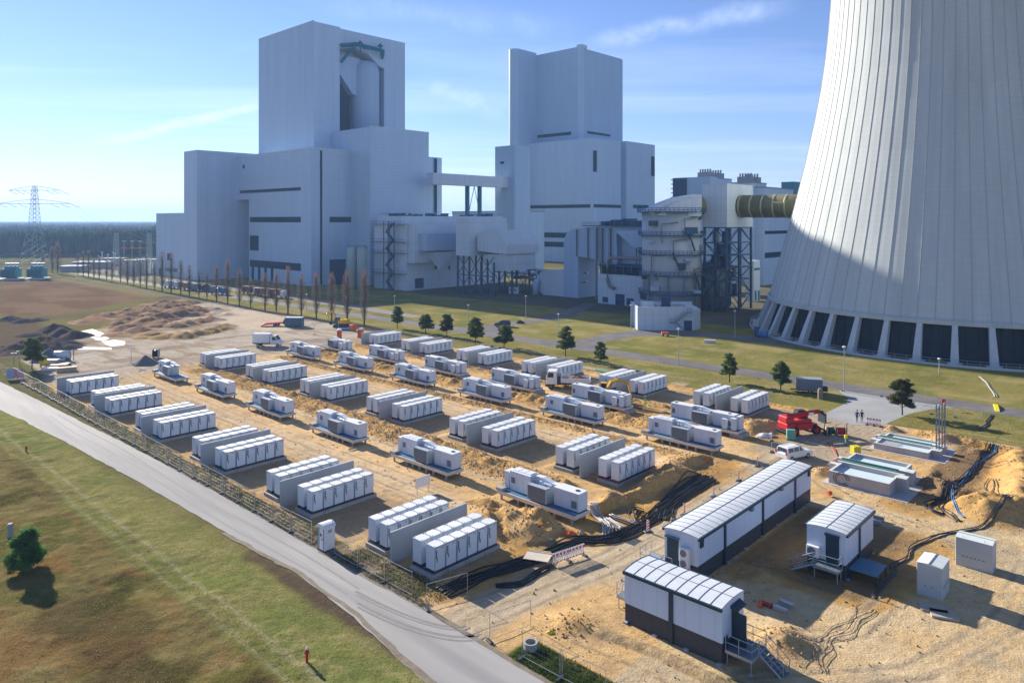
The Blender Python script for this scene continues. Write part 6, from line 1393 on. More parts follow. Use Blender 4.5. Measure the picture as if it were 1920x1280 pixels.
cable('cable_loops', 'black cable curls around the violet tag in the pit', [(1800, 915), (1785, 932), (1765, 950), (1775, 962), (1790, 972), (1800, 978)], 4, .045, .6, black, 8, res=30, wob=.9)
cable('blue_hose', 'bright blue hose following the sand bank at the right', [(1870, 845), (1850, 858), (1825, 878), (1812, 895), (1795, 915), (1787, 930), (1787, 952), (1798, 965), (1808, 973)], 2, .05, .15, blue, 9, res=40)
cable('ground_cable', 'dark cable line running from the pit past the wide kiosk to the short house', [(1888, 952), (1878, 972), (1850, 985), (1800, 998), (1750, 1008), (1715, 1025), (1700, 1045), (1678, 1062), (1672, 1075), (1640, 1122)], 3, .05, .3, dark_s, 10, res=60, wob=1)
cable('ground_cable', 'thin dark cables looping on the sand right of the blue hose', [(1858, 902), (1862, 925), (1880, 945), (1890, 955), (1885, 965)], 3, .04, .8, dark_s, 11, res=24, wob=2)
cable('ground_cable', 'tangled dark wires on the sand at the bottom right of the near house', [(1632, 1140), (1600, 1170), (1560, 1195), (1540, 1220), (1535, 1260)], 4, .018, 1.1, mat('wire_brown', (.16, .12, .08), .8), 12, res=40, wob=1.6)
cable('red_hose', 'pinkish red hose on the ground before the cable drums', [(1552, 828), (1560, 838), (1568, 850), (1570, 860), (1562, 866)], 2, .05, .12, mat('hose_red', (.55, .14, .12), .6), 13, res=20)
cable('warning_tape', 'red and white tape strung before the nearest block of the middle row', [(1100, 903), (1130, 908), (1160, 915)], 1, .015, .1, rw, 14, z=.7)
# hose line over the lawn with cable bridge
cable('hose_line', 'pale hose line crossing the right lawn to the cooling tower', [(1838, 707), (1853, 722), (1868, 745)], 2, .09, .25, grc, 15)
cable('hose_line', 'pale hose line on the near lawn below the yellow ramp', [(1860, 778), (1852, 790), (1850, 797), (1835, 808)], 2, .09, .25, dark_s, 16)
X, Y = G(1868, 765); r = thing('cable_ramp', 'bright yellow arched hose ramp across the right road', 'hose ramp', (X, Y, 0), R(-35)); m = MB()
for k in range(8): t0, t1 = k/8, (k+1)/8; m.prism([(-2.6+5.2*t0, .0), (-2.6+5.2*t1, .0), (-2.6+5.2*t1, .08+.3*math.sin(math.pi*t1)), (-2.6+5.2*t0, .08+.3*math.sin(math.pi*t0))], -.28, .28, 0, 'y')
r.rotation_euler = (0, 0, R(60)); m.build('body', mat('ramp_yellow', (.75, .66, .02), .5), r)
# ---------------------------------------------------------------- drums
def drum(lab, p, rz, cols, n=1, rad=.8):
    r = thing('cable_drum', lab, 'cable drum', (*G(*p), 0), rz)
    for s_ in range(n):
        x = s_*1.25
        for q in (0, 1.05): m = MB(); m.tube([(x+q, 0, rad), (x+q+.08, 0, rad)], rad, 24); m.build('flange', wood if n > 1 else steel_g, r)
        m = MB(); m.tube([(x+.085, 0, rad), (x+1.045, 0, rad)], rad*.78, 24); m.build('winding', cols[s_], r, True)
    if n > 1:
        m = MB(); m.box(-.25, -.15, -.9, .9, 0, .1)
        for x in (-.2, 2.65): m.box(x-.05, x+.05, -.06, .06, 0, 1.7); m.box(x-.05, x+.05, -.8, .8, .0, .1)
        m.tube([(-.2, 0, rad), (2.65, 0, rad)], .05, 8); m.build('stand', mat('stand_brown', (.25, .09, .07), .6), r)
    return r
drum('single tall cable drum on the gravel pile at left', (287, 671), R(12), [black], 1, .95)
drum('pair of cable drums, black and red, on a stand behind the red telehandler', (1549, 815), R(-8), [mat('winding_dark', (.02, .05, .045), .5), red], 2, .6)
# ---------------------------------------------------------------- vehicles: local +x = front, ground z = 0
def wheel(r, x, y, rad, w, hub=galv):
    m = MB(); m.tube([(x, y-w/2, rad), (x, y+w/2, rad)], rad, 20); o = m.build('wheel', tyre, r)
    m = MB(); s_ = 1 if y > 0 else -1; m.tube([(x, y+s_*w*.4, rad), (x, y+s_*(w/2+.015), rad)], rad*.58, 14); m.tube([(x, y+s_*(w/2+.016), rad), (x, y+s_*(w/2+.05), rad)], rad*.2, 8); m.build('rim', hub, o); return o
def sprism(m, poly, y0, y1, mi=0): m.prism(poly, y0, y1, mi, 'y')
def van_truck(lab, loc, rz):
    r = thing('box_truck', lab, 'truck', loc, rz); W_ = 1.0
    m = MB(); m.box(-3.2, .75, -1.1, 1.1, .95, 3.0, bev=.03); m.build('cargo_box', white, r)
    m = MB(); m.box(-3.205, -3.22, -.95, .95, 1.9, 2.7); m.build('rear_panel', mat('panel_brown', (.2, .12, .1), .5), r)
    m = MB(); m.box(-3.2, 2.6, -.45, .45, .55, .8); m.box(-3.2, .7, -1.05, 1.05, .8, .94); m.build('chassis', dark_s, r)
    m = MB(); sprism(m, [(.9, .5), (.9, 2.35), (1.1, 2.5), (2.0, 2.5), (2.65, 1.62), (3.4, 1.38), (3.5, .9), (3.5, .5)], -W_, W_); m.build('cab', white, r)
    for s_ in (-1, 1):
        m = MB(); P_ = [(1.35, 1.55), (1.35, 2.3), (1.95, 2.3), (2.45, 1.6)]; m.prism(P_, s_*(W_+.002), s_*(W_+.02), 0, 'y'); m.build('side_window', glass, r)
        m = MB(); m.box(3.44, 3.51, s_*.9, s_*.6, .95, 1.15); m.build('headlight', glass, r)
    m = MB(); m.add([(2.06, -.9, 2.45), (2.06, .9, 2.45), (2.66, .9, 1.64), (2.66, -.9, 1.64)], [(3, 2, 1, 0)]); m.v = [(x+.02, y, z+.015) for x, y, z in m.v]; m.build('windscreen', glass, r)
    for x in (-1.9, 2.6):
        for y in (-.92, .92): wheel(r, x, y, .38, .24)
    return r
X, Y = G(502, 649); van_truck('white box truck parked above the nearer transformer line at upper left', (X, Y, 0), R(-2))
def tipper(lab, loc, rz):
    r = thing('tipper_truck', lab, 'truck', loc, rz)
    m = MB(); m.box(1.5, 3.4, -1.2, 1.2, .9, 2.4, bev=.06); sprism(m, [(1.55, 2.4), (1.65, 3.1), (3.1, 3.1), (3.38, 2.4)], -1.17, 1.17); m.build('cab', white, r)
    m = MB(); m.box(3.405, 3.42, -1.0, 1.0, 2.0, 2.75); m.build('windscreen', glass, r)
    for s_ in (-1, 1): m = MB(); m.prism([(2.1, 2.05), (2.1, 2.85), (3.0, 2.85), (3.15, 2.05)], s_*1.205, s_*1.22, 0, 'y'); m.build('side_window', glass, r)
    m = MB(); m.box(-4.0, 3.3, -.5, .5, .75, 1.05); m.box(.9, 1.45, -1.1, 1.1, .8, 2.2); m.box(2.9, 3.5, -1.2, 1.2, .45, .88); m.build('chassis', dark_s, r)
    m = MB(); x0, x1 = -4.1, .85
    m.box(x0, x1, -1.2, 1.2, 1.2, 1.3); m.box(x0, x1, -1.22, -1.12, 1.302, 2.0); m.box(x0, x1, 1.12, 1.22, 1.302, 2.0); m.box(x0, x0+.1, -1.119, 1.119, 1.302, 2.0); m.box(x1-.1, x1, -1.119, 1.119, 1.302, 2.5)
    m.build('tipper_body', white, r)
    m = MB(); n = 16; rq = random.Random(3)
    vs = [(x0+.12+(x1-x0-.24)*i/n, -1.1+2.2*j/8, 1.5+.75*math.exp(-((i/n-.45)/.3)**2-((j/8-.5)/.35)**2)+.18*rq.random()) for i in range(n+1) for j in range(9)]
    m.add(vs, [(i*9+j, (i+1)*9+j, (i+1)*9+j+1, i*9+j+1) for i in range(n) for j in range(8)]); m.build('sand_load', mat('sand_load', (.28, .17, .09), .95, var=.3, vs=4), r)
    m = MB(); m.lathe([(.35, 2.0), (.35, 2.6), (.1, 2.7)], (1.2, .4), 12); m.build('filter', galv, r)
    for x in (2.55, -1.6, -2.95):
        for y in (-1.0, 1.0): wheel(r, x, y, .52, .34, mat('rim_red', (.22, .07, .06), .5))
    return r
X, Y = G(1062, 728); tipper('white tipper truck loaded with brown sand beside the yellow excavator', (X, Y, 0), R(196-26))
def excavator(lab, loc, rz, col, arm, cabcol=None):
    r = thing('excavator', lab, 'excavator', loc, rz); yl = mat('excavator_yellow', (.70, .40, .02), .4, var=.08)
    for s_ in (-1, 1):
        m = MB(); m.prism([(-1.7, .12), (-1.9, .45), (-1.6, .8), (1.6, .8), (1.9, .45), (1.7, .12), (1.5, .02), (-1.5, .02)], s_*.85, s_*1.35, 0, 'y'); m.build('crawler_track', dark_s, r)
    m = MB(); m.box(-.6, .6, -.85, .85, .45, .95); m.lathe([(.6, .95), (.6, 1.05)], (0, 0), 20); m.build('undercarriage', dark_s, r)
    m = MB(); m.box(-2.1, .4, -1.25, 1.25, 1.06, 1.9, bev=.1); m.box(.4, 1.4, -1.25, -.4, 1.06, 1.6, bev=.05); m.box(-2.0, -.6, -1.0, 1.0, 1.9, 2.1, bev=.05); m.build('upper_body', yl, r)
    m = MB(); m.prism([(.1, 1.9), (.1, 2.9), (1.15, 2.9), (1.5, 1.9), (1.5, 1.1), (.4, 1.1)], .3, 1.2, 0, 'y'); c_ = m.build('cab', cabcol or yl, r)
    for s_ in (.28, 1.203): m = MB(); m.prism([(.2, 2.0), (.2, 2.8), (1.08, 2.8), (1.38, 2.0)], s_, s_+.018, 0, 'y'); m.build('window', glass, c_)
    bm = [(.9, -.1, 1.6), (1.9, -.1, 3.3), (3.0, -.1, 3.7), (4.6, -.1, 3.1)] if arm else [(.9, -.1, 1.6), (1.6, -.1, 3.4), (2.4, -.1, 4.1), (3.9, -.1, 3.7)]
    m = MB(); m.tube(bm, [.25, .32, .3, .18], 4); m.build('boom', yl, r)
    e = bm[-1]; t_ = (e[0]+.5, e[1], .9) if arm else (e[0]-.9, e[1], 1.5)
    m = MB(); m.tube([(e[0]-.3, e[1], e[2]+.4), e, t_], [.12, .2, .14], 4); m.build('stick', yl, r)
    m = MB(); m.tube([(1.4, -.1, 1.9), (2.3, -.1, 3.2)], .08, 8); m.tube([(bm[2][0], -.1, bm[2][2]+.25), (e[0]-.25, e[1], e[2]+.4)], .07, 8); m.build('cylinder', galv, r)
    m = MB(); x, z = t_[0], t_[2]; m.prism([(x+.2, z), (x-.3, z+.1), (x-.75, z-.3), (x-.75, z-.75), (x-.3, z-.95), (x+.05, z-.7)], -.6, .4, 0, 'y'); m.build('bucket', dark_s, r)
    return r
X, Y = G(1124, 752); excavator('yellow excavator behind the far skid beside two workers in green', (X, Y, 0), R(-16), None, True)
X, Y = G(622, 613); excavator('yellow excavator with dark green cab by the poplars at upper centre', (X+2.5, Y, 0), R(176), None, False, mat('cab_green', (.03, .14, .06), .5))
def telehandler(lab, loc, rz):
    r = thing('telehandler', lab, 'telehandler', loc, rz)
    m = MB(); m.box(-2.6, 2.3, -.8, .8, .75, 1.35, bev=.08); m.box(-2.9, -1.4, -1.1, 1.1, .9, 1.75, bev=.12); m.box(-1.3, 1.2, -1.15, -.5, .8, 1.6, bev=.06); m.build('chassis', red, r)
    m = MB(); m.lathe([(1.0, 1.36), (1.0, 1.5)], (-.2, 0), 20); m.box(-2.6, 1.4, -.75, .75, 1.5, 2.0, bev=.08); m.box(-2.9, -1.6, -.9, .9, 1.8, 2.6, bev=.12); m.build('turret', red, r)
    m = MB(); m.box(-.2, 1.5, .25, 1.15, 1.55, 2.15); m.prism([(-.2, 2.15), (-.1, 3.0), (1.1, 3.0), (1.5, 2.15)], .25, 1.15, 0, 'y'); c_ = m.build('cab', dark_s, r)
    for s_ in (.23, 1.153): m = MB(); m.prism([(-.1, 2.2), (0, 2.9), (1.05, 2.9), (1.38, 2.2)], s_, s_+.016, 0, 'y'); m.build('window', mat('glass_teal', (.03, .12, .13), .1, spec=.8), c_)
    m = MB(); m.box(-.05, 1.05, .3, 1.1, 3.002, 3.05); m.build('cab_roof', dark_s, c_)
    m = MB(); m.tube([(-2.5, -.35, 2.5), (2.9, -.35, 2.85)], [.36, .30], 4); m.build('boom', red, r)
    m = MB(); m.tube([(2.9, -.35, 2.85), (3.5, -.35, 2.6)], .22, 4); m.box(3.3, 3.55, -1.0, .4, 1.3, 2.6); m.box(3.55, 4.5, -.9, -.78, 1.3, 1.37); m.box(3.55, 4.5, .1, .22, 1.3, 1.37); m.build('fork_carriage', dark_s, r)
    for s_ in (-1, 1):
        m = MB(); m.box(-2.55, -1.7, s_*.801-.0, s_*.803, 2.1, 2.35); m.build('side_plate', white, r)
    m = MB(); m.box(.9, 1.7, -.66, -.655+.0, 2.55, 2.85); m.box(.9, 1.7, -.68, -.662, 2.5, 2.9); m.build('boom_plate', white, r)
    for x in (-1.75, 1.75):
        for y in (-1.05, 1.05): wheel(r, x, y, .62, .45, red)
        m = MB(); m.box(x*1.6-.1, x*1.6+.1, -1.5, 1.5, .5, .7); 
        for s_ in (-1.45, 1.45): m.box(x*1.6-.1, x*1.6+.1, s_-.1, s_+.1, .12, .5); m.box(x*1.6-.25, x*1.6+.25, s_-.2, s_+.2, .02, .12)
        m.build('outrigger', dark_s, r)
    return r
X, Y = G(1500, 812); telehandler('red telehandler with dark cab standing left of the two cable drums', (X, Y, 0), R(18))
r = thing('dark_crate', 'dark green box standing in front of the red telehandler', 'box', (*G(1483, 824), 0), R(-12)); m = MB(); m.box(-.55, .55, -.35, .35, .1, 1.35, bev=.03); m.build('body', gr_, r)
for s_ in (-.5, .5): m = MB(); m.box(s_-.06, s_+.06, -.4, .4, 0, .1); m.build('foot', dark_s, r)
def estate(lab, loc, rz, paint):
    r = thing('estate_car', lab, 'car', loc, rz)
    m = MB(); sprism(m, [(-2.2, .35), (-2.28, .9), (-2.15, 1.05), (1.0, 1.05), (1.95, .92), (2.2, .75), (2.22, .35)], -.9, .9); m.build('body', paint, r)
    m = MB(); vs = []
    for (x, z, w) in ((-2.15, 1.05, .86), (-1.95, 1.62, .72), (.15, 1.66, .72), (1.0, 1.06, .84)): vs += [(x, -w, z), (x, w, z)]
    m.add(vs, [(0, 2, 4, 6), (7, 5, 3, 1), (2, 3, 5, 4), (0, 1, 3, 2), (4, 5, 7, 6)]); m.build('cabin', paint, r)
    m = MB(); m.add([(.24, -.66, 1.62), (.24, .66, 1.62), (.92, .76, 1.13), (.92, -.76, 1.13)], [(3, 2, 1, 0)]); m.v = [(x+.025, y, z+.02) for x, y, z in m.v]; m.build('windscreen', glass, r)
    m = MB(); m.add([(-2.13, -.72, 1.12), (-2.13, .72, 1.12), (-1.99, .62, 1.55), (-1.99, -.62, 1.55)], [(0, 3, 2, 1)]); m.v = [(x-.03, y, z) for x, y, z in m.v]; m.build('rear_window', glass, r)
    for s_ in (-1, 1):
        for x0, x1 in ((-1.9, -1.0), (-.92, -.1), (-.02, .6)):
            m = MB(); m.add([(x0, s_*.865, 1.1), (x1, s_*.86, 1.1), (min(x1, .2), s_*.745, 1.56), (x0+.06, s_*.745, 1.56)], [(0, 1, 2, 3)]); m.build('side_window', glass, r)
        m = MB(); m.box(-2.29, -2.2, s_*.88, s_*.68, .85, 1.25); m.build('tail_light', red, r)
        m = MB(); m.box(2.12, 2.2, s_*.85, s_*.55, .68, .82); m.build('headlight', glass, r)
    m = MB(); 
    for s_ in (-.62, .62): m.tube([(-1.8, s_, 1.7), (.1, s_, 1.74)], .025, 5)
    m.build('roof_rail', dark_s, r)
    for x in (-1.4, 1.4):
        for y in (-.8, .8): wheel(r, x, y, .33, .22)
    return r
X, Y = G(1489, 858); estate('white estate car parked at the far end of the long white house', (X, Y, 0), R(28), white)
X, Y = G(942, 612); estate('dark car parked at the road fork beyond the pines', (X, Y, 0), R(178), mat('car_dark', (.03, .035, .045), .3, spec=.6))
X, Y = G(975, 605); lump('shrub_mound', 'low dark reddish shrub by the road fork right of the parked dark car', 'shrub', 975, 606, 1.2, .8, .8, mat('shrub_dark', (.07, .04, .035), .9, var=.4, vs=4), 12)
r = thing('trailer_unit', 'long blue-grey generator trailer on the lawn left of the apron', 'trailer', (*G(1517, 735), 0), R(-14)); m = MB(); m.box(-2.0, 2.0, -1.0, 1.0, .55, 2.35, bev=.06); m.build('housing', mat('trailer_grey', (.16, .20, .25), .5, var=.1), r)
m = MB(); m.box(-1.8, 1.8, -1.02, -1.002, .9, 1.95); 
for k in range(9): m.box(-1.7+k*.4, -1.68+k*.4, -1.04, -1.021, .9, 1.95, 1)
m.build('side_panel', [rad_g, dark_s], r); m = MB(); m.box(-3.0, 2.6, -.1, .1, .35, .5); m.box(-2.0, 2.0, -.95, .95, .4, .55); m.box(2.1, 2.9, -.4, .4, .3, 1.1, bev=.05); m.build('drawbar', dark_s, r); m = MB(); m.box(-2.05, 2.05, -1.05, 1.05, 2.351, 2.4, bev=.01); m.build('roof', galv, r)
for y in (-.85, .85): wheel(r, 0, y, .32, .2)
# small lorry / pump under the tower edge
r = thing('blue_pump_set', 'bright blue pump set beside the leftmost cooling tower pillars', 'pump', (*G(1431, 633), 0), R(-30)); m = MB(); m.tube([(-1.2, 0, .8), (-.3, 0, .8)], .7, 16); m.tube([(.2, -.3, .8), (1.1, -.3, .8)], .7, 16); m.build('motor', blue, r); m = MB(); m.box(-1.5, 1.4, -.6, .6, 0, .15); m.box(-2.2, -1.2, .3, 1.2, 0, 2.6); m.build('frame', steel_b, r); m = MB(); m.box(-2.6, -1.0, .2, 1.3, 2.6, 4.3, bev=.05); m.build('box', conc_w, r)
# ---------------------------------------------------------------- people
def person(lab, loc, rz, top, leg, hair, helmet=None, pose=0, gloves=None):
    r = thing('person', lab, 'person', loc, rz)
    J = {'pel': (0, 0, .93), 'wai': (0, 0, 1.06), 'che': (0, .01, 1.28), 'nek': (0, .02, 1.46), 'hd0': (0, .03, 1.56), 'hd1': (0, .04, 1.70)}
    st = .16 if pose == 1 else .05
    for s_, n_ in ((-1, 'l'), (1, 'r')):
        f = st*s_
        J['hip'+n_] = (s_*.10, 0, .88); J['kne'+n_] = (s_*.11, f+.02, .48); J['ank'+n_] = (s_*.12, f-.03 if pose == 1 else f, .09); J['toe'+n_] = (s_*.135, f+.15, .04)
        J['sho'+n_] = (s_*.19, .01, 1.40); 
        if pose == 2 and s_ > 0: J['elb'+n_] = (.27, .14, 1.18); J['wri'+n_] = (.20, .36, 1.14); J['han'+n_] = (.18, .45, 1.15)
        else: J['elb'+n_] = (s_*.26, -.02, 1.12); J['wri'+n_] = (s_*.27, .07-f*.5, .88); J['han'+n_] = (s_*.265, .09-f*.5, .80)
    Rr = dict(pel=.135, wai=.125, che=.15, nek=.06, hd0=.075, hd1=.085, hip=.10, kne=.065, ank=.045, toe=.035, sho=.07, elb=.047, wri=.033, han=.03)
    Eg = [('pel', 'wai'), ('wai', 'che'), ('che', 'nek'), ('nek', 'hd0'), ('hd0', 'hd1')]
    for n_ in 'lr': Eg += [('pel', 'hip'+n_), ('hip'+n_, 'kne'+n_), ('kne'+n_, 'ank'+n_), ('ank'+n_, 'toe'+n_), ('che', 'sho'+n_), ('sho'+n_, 'elb'+n_), ('elb'+n_, 'wri'+n_), ('wri'+n_, 'han'+n_)]
    keys = list(J); V_ = [J[k] for k in keys]; E_ = [(keys.index(a), keys.index(b)) for a, b in Eg]; rad = [Rr[k[:3]] if k[:3] in Rr else Rr[k] for k in keys]
    # five fingers a hand
    for s_, n_ in ((-1, 'l'), (1, 'r')):
        h0 = Vector(J['han'+n_]); d_ = (h0-Vector(J['wri'+n_])).normalized(); base = keys.index('han'+n_)
        side = d_.cross(Vector((s_, 0, 0))).normalized()
        for k in range(5):
            L_ = (.075, .085, .08, .065, .05)[k]; o_ = side*((k-1.5)*.018) if k < 4 else side*-.04; l2 = d_*L_ if k < 4 else d_*.03
            V_.append(tuple(h0+o_+d_*.02)); V_.append(tuple(h0+o_+l2+Vector((-s_*.02, 0, 0)))); rad += [.009, .008]; E_ += [(base, len(V_)-2), (len(V_)-2, len(V_)-1)]
    me = bpy.data.meshes.new('person_body'); me.from_pydata(V_, E_, []); o = bpy.data.objects.new('body', me); scn.collection.objects.link(o)
    sk = o.modifiers.new('s', 'SKIN'); ss = o.modifiers.new('u', 'SUBSURF'); ss.levels = 1; ss.render_levels = 1
    for i, v in enumerate(me.skin_vertices[0].data): v.radius = (rad[i], rad[i]*.85); v.use_root = (i == 0)
    dg = bpy.context.evaluated_depsgraph_get(); ev = bpy.data.meshes.new_from_object(o.evaluated_get(dg)); bpy.data.objects.remove(o)
    skin = mat('skin', (.50, .30, .22), .6); boot = mat('boot', (.03, .025, .02), .7)
    ev.materials.clear()
    for q in (top, leg, skin, boot): ev.materials.append(q)
    for p in ev.polygons:
        c = p.center; p.use_smooth = True
        if c.z > 1.49: p.material_index = 2
        elif c.z < .13: p.material_index = 3
        elif abs(c.x) > .2 and c.z < .87 or (pose == 2 and c.y > .38): p.material_index = 2
        elif c.z < .95 and abs(c.x) < .22: p.material_index = 1
        else: p.material_index = 0
    b = bpy.data.objects.new('body', ev); scn.collection.objects.link(b); b.parent = r
    m = MB(); vs = []; n = 14
    for i in range(7):
        t_ = i/6*math.pi*.62
        for k in range(n): u = 2*math.pi*k/n; q = 1.12 if helmet else 1.04; vs.append((.098*q*math.sin(t_)*math.cos(u), .04+(.112*q*math.sin(t_)*math.sin(u))-(.0 if helmet else .012), 1.69+.115*q*math.cos(t_)))
    m.add(vs, [(i*n+k, (i+1)*n+k, (i+1)*n+(k+1) % n, i*n+(k+1) % n) for i in range(6) for k in range(n)])
    if helmet: m.lathe([(.10, 1.69), (.15, 1.685), (.15, 1.675), (.10, 1.675)], (0, .05), 16, cap=False)
    m.build('helmet' if helmet else 'hair', helmet or hair, r, True)
    m = MB(); m.tube([(0, .12, 1.63), (0, .145, 1.61)], [.012, .018], 6); m.build('nose', skin, r)
    for s_ in (-1, 1): m = MB(); m.tube([(s_*.035, .115, 1.655), (s_*.035, .128, 1.655)], .010, 6); m.build('eye', boot, r); m = MB(); m.tube([(s_*.085, .03, 1.625), (s_*.1, .03, 1.66)], .016, 6); m.build('ear', skin, r)
    m = MB(); m.tube([(-.025, .122, 1.575), (.025, .122, 1.575)], .007, 5); m.build('mouth', mat('lip', (.35, .13, .11), .5), r)
    return r
hiv = mat('hivis_green', (.10, .80, .02), .6, var=.06); hair = mat('hair', (.05, .035, .02), .8); dkc = mat('cloth_dark', (.02, .022, .03), .85); nav = mat('cloth_navy', (.03, .07, .16), .85)
person('worker in bright green suit seen from behind, left one by the excavator', (*G(1182, 766), 0), R(20), hiv, hiv, hair, None, 1)
person('worker in bright green suit and white helmet, right one of the pair by the excavator', (*G(1210, 763), 0), R(95), hiv, hiv, hair, white, 2)
person('person in blue and green walking on the apron, left of the two walkers', (*G(1607, 791), 0), R(165), nav, dkc, hair, None, 1)
person('person all in black walking on the apron, right of the two walkers', (*G(1616, 791), 0), R(160), dkc, dkc, hair, None, 1)
# ---------------------------------------------------------------- left edge store of building material
rq = random.Random(21)
for i, (x, y, lab, cat) in enumerate(((118, 676, 'white horizontal tank on a frame at the far left store', 'tank'),)):
    r = thing('water_tank', lab, cat, (*G(x, y), 0), R(8)); m = MB(); m.tube([(-1.6, 0, 1.3), (1.4, 0, 1.3)], .75, 18); m.build('barrel', cab_w, r, True)
    m = MB()
    for q in (-1.2, 1.0): m.box(q-.1, q+.1, -.8, .8, 0, .7)
    m.build('frame', dark_s, r); m = MB(); m.box(1.7, 1.8, -.8, -.7, 0, 2.0); m.box(1.7, 1.8, .7, .8, 0, 2.0); m.box(1.7, 1.8, -.8, .8, 1.9, 2.0); m.build('rack', dark_s, r)
r = thing('yellow_mixer', 'yellow silo mixer with white collar beside the left pine', 'mixer', (*G(81, 688), 0), 0); m = MB(); m.lathe([(.35, .3), (.75, .9), (.75, 1.6), (.55, 2.0)], (0, 0), 16); m.build('drum', mat('crate_yellow', (.62, .52, .03)), r, True); m = MB(); m.lathe([(.5, 2.0), (.3, 2.25)], (0, 0), 14); m.build('cap', white, r); m = MB()
for t_ in range(4): m.box(.6*math.cos(t_*1.57)-.05, .6*math.cos(t_*1.57)+.05, .6*math.sin(t_*1.57)-.05, .6*math.sin(t_*1.57)+.05, 0, .9)
m.build('stand', dark_s, r)
for i, (x, y, w, h_) in enumerate(((98, 682, 1.3, .9), (110, 690, 1.6, .7), (94, 694, 1.4, .5), (125, 696, 1.7, .8), (88, 676, 1.2, .7), (108, 678, 1.3, .6), (120, 686, 1.2, .5))):
    r = thing('pallet_stack', ['stack with blue-grey cover beside the yellow mixer', 'low timber stack before the white tank', 'flat white stack nearest the left pine', 'wide plank stack at the right end of the left store', 'pale stack behind the yellow mixer', 'pale flat stack between mixer and white tank', 'small dark stack under the white tank'][i], 'stack', (*G(x, y), 0), R(10*i))
    for k in range(4): m = MB(); m.box(-w, w, -.6+k*.33, -.45+k*.33, 0, .14); m.build('skid_plank', wood, r)
    m = MB(); rr_ = random.Random(i)
    for k in range(5): z0_ = .145+k*(h_-.1)/5; m.box(-w+rr_.random()*.2, w-rr_.random()*.2, -.65, .65, z0_, z0_+(h_-.1)/5-.01)
    m.build('load', [galv, wood, white, wood, cab_w, cab_w, dark_s][i], r)
for i, (x, y) in enumerate(((26, 690), (36, 686))):
    r = thing('utility_pole', ['short dark pole with cross arm left of the left pine', 'short pole just right of its neighbour at far left'][i], 'pole', (*G(x, y), 0), 0); m = MB(); hh = 3.2; m.tube([(0, 0, 0), (0, 0, hh)], .08, 6); m.build('pole', wood, r); m = MB(); m.box(-.6, .6, -.05, .05, hh-.35, hh-.25); m.build('cross_arm', galv, r)
def heap(name, lab, x, y, rad, h_, mt, cat, seed=1):
    a, b = S(x, y); r = thing(name, lab, cat, W(a, b, 0), 0); m = MB(); n = 40; rings = 10; rqq = random.Random(seed); ph = [rqq.random()*.12 for _ in range(n)]
    vs = [(0, 0, h_)]+[(rad*(i/rings)*(1+ph[k])*math.cos(2*math.pi*k/n), rad*(i/rings)*(1+ph[k])*math.sin(2*math.pi*k/n), h_*(1-i/rings)**1.05-(.1 if i == rings else 0)+.05*rqq.random()) for i in range(1, rings+1) for k in range(n)]
    m.add(vs, [(0, 1+k, 1+(k+1) % n) for k in range(n)]+[(1+(i-1)*n+k, 1+i*n+k, 1+i*n+(k+1) % n, 1+(i-1)*n+(k+1) % n) for i in range(1, rings) for k in range(n)]); m.build('gravel', mt, r, True); return r
heap('gravel_pile', 'grey gravel pile with the single cable drum behind it', 272, 682, 2.6, 1.8, mat('gravel_grey', (.17, .155, .15), .95, var=.25, vs=8, bump=.05, bs=14), 'gravel pile')
heap('gravel_pile', 'blue-grey gravel cone behind the left pine', 92, 676, 3.4, 2.6, mat('gravel_blue', (.13, .155, .18), .95, var=.15, vs=8, bump=.04, bs=14), 'gravel pile', 2)
# container, low loader by the poplars
r = thing('site_container', 'teal-grey steel container before the bare poplars at upper centre', 'container', (*G(552, 612), 0), R(-4)); m = MB(); m.box(-2.3, 2.3, -1.2, 1.2, .1, 2.5)
for k in range(22): m.box(-2.25+k*.21, -2.17+k*.21, -1.23, -1.2, .2, 2.4)
m.build('walls', mat('container_teal', (.08, .14, .18), .5, var=.1), r); m = MB(); m.box(-2.35, 2.35, -1.25, 1.25, 2.501, 2.58); m.build('roof', cab_w, r)
r = thing('low_loader', 'red low trailer with ramp lying left of the steel container', 'trailer', (*G(515, 611), 0), R(8)); m = MB(); m.prism([(-3.6, .1), (-3.6, .3), (-2.6, .8), (2.4, 1.1), (2.4, .8), (-2.6, .4)], -1.0, 1.0, 0, 'y'); m.build('bed', red, r)
for x in (0, .9):
    for y in (-.85, .85): wheel(r, x, y, .35, .25)
m = MB(); m.box(2.4, 3.2, -.8, .8, .5, 1.7, bev=.05); m.build('winch', dark_s, r)
r = thing('blue_material', 'blue and white material bundles lying right of the far excavator', 'bundle', (*G(645, 620), 0), R(-8)); 
for k in range(3): m = MB(); m.tube([(-2, k*.5, .3), (2.2, k*.5+.1, .3)], .24, 8); m.build('roll', blue if k < 2 else white, r)
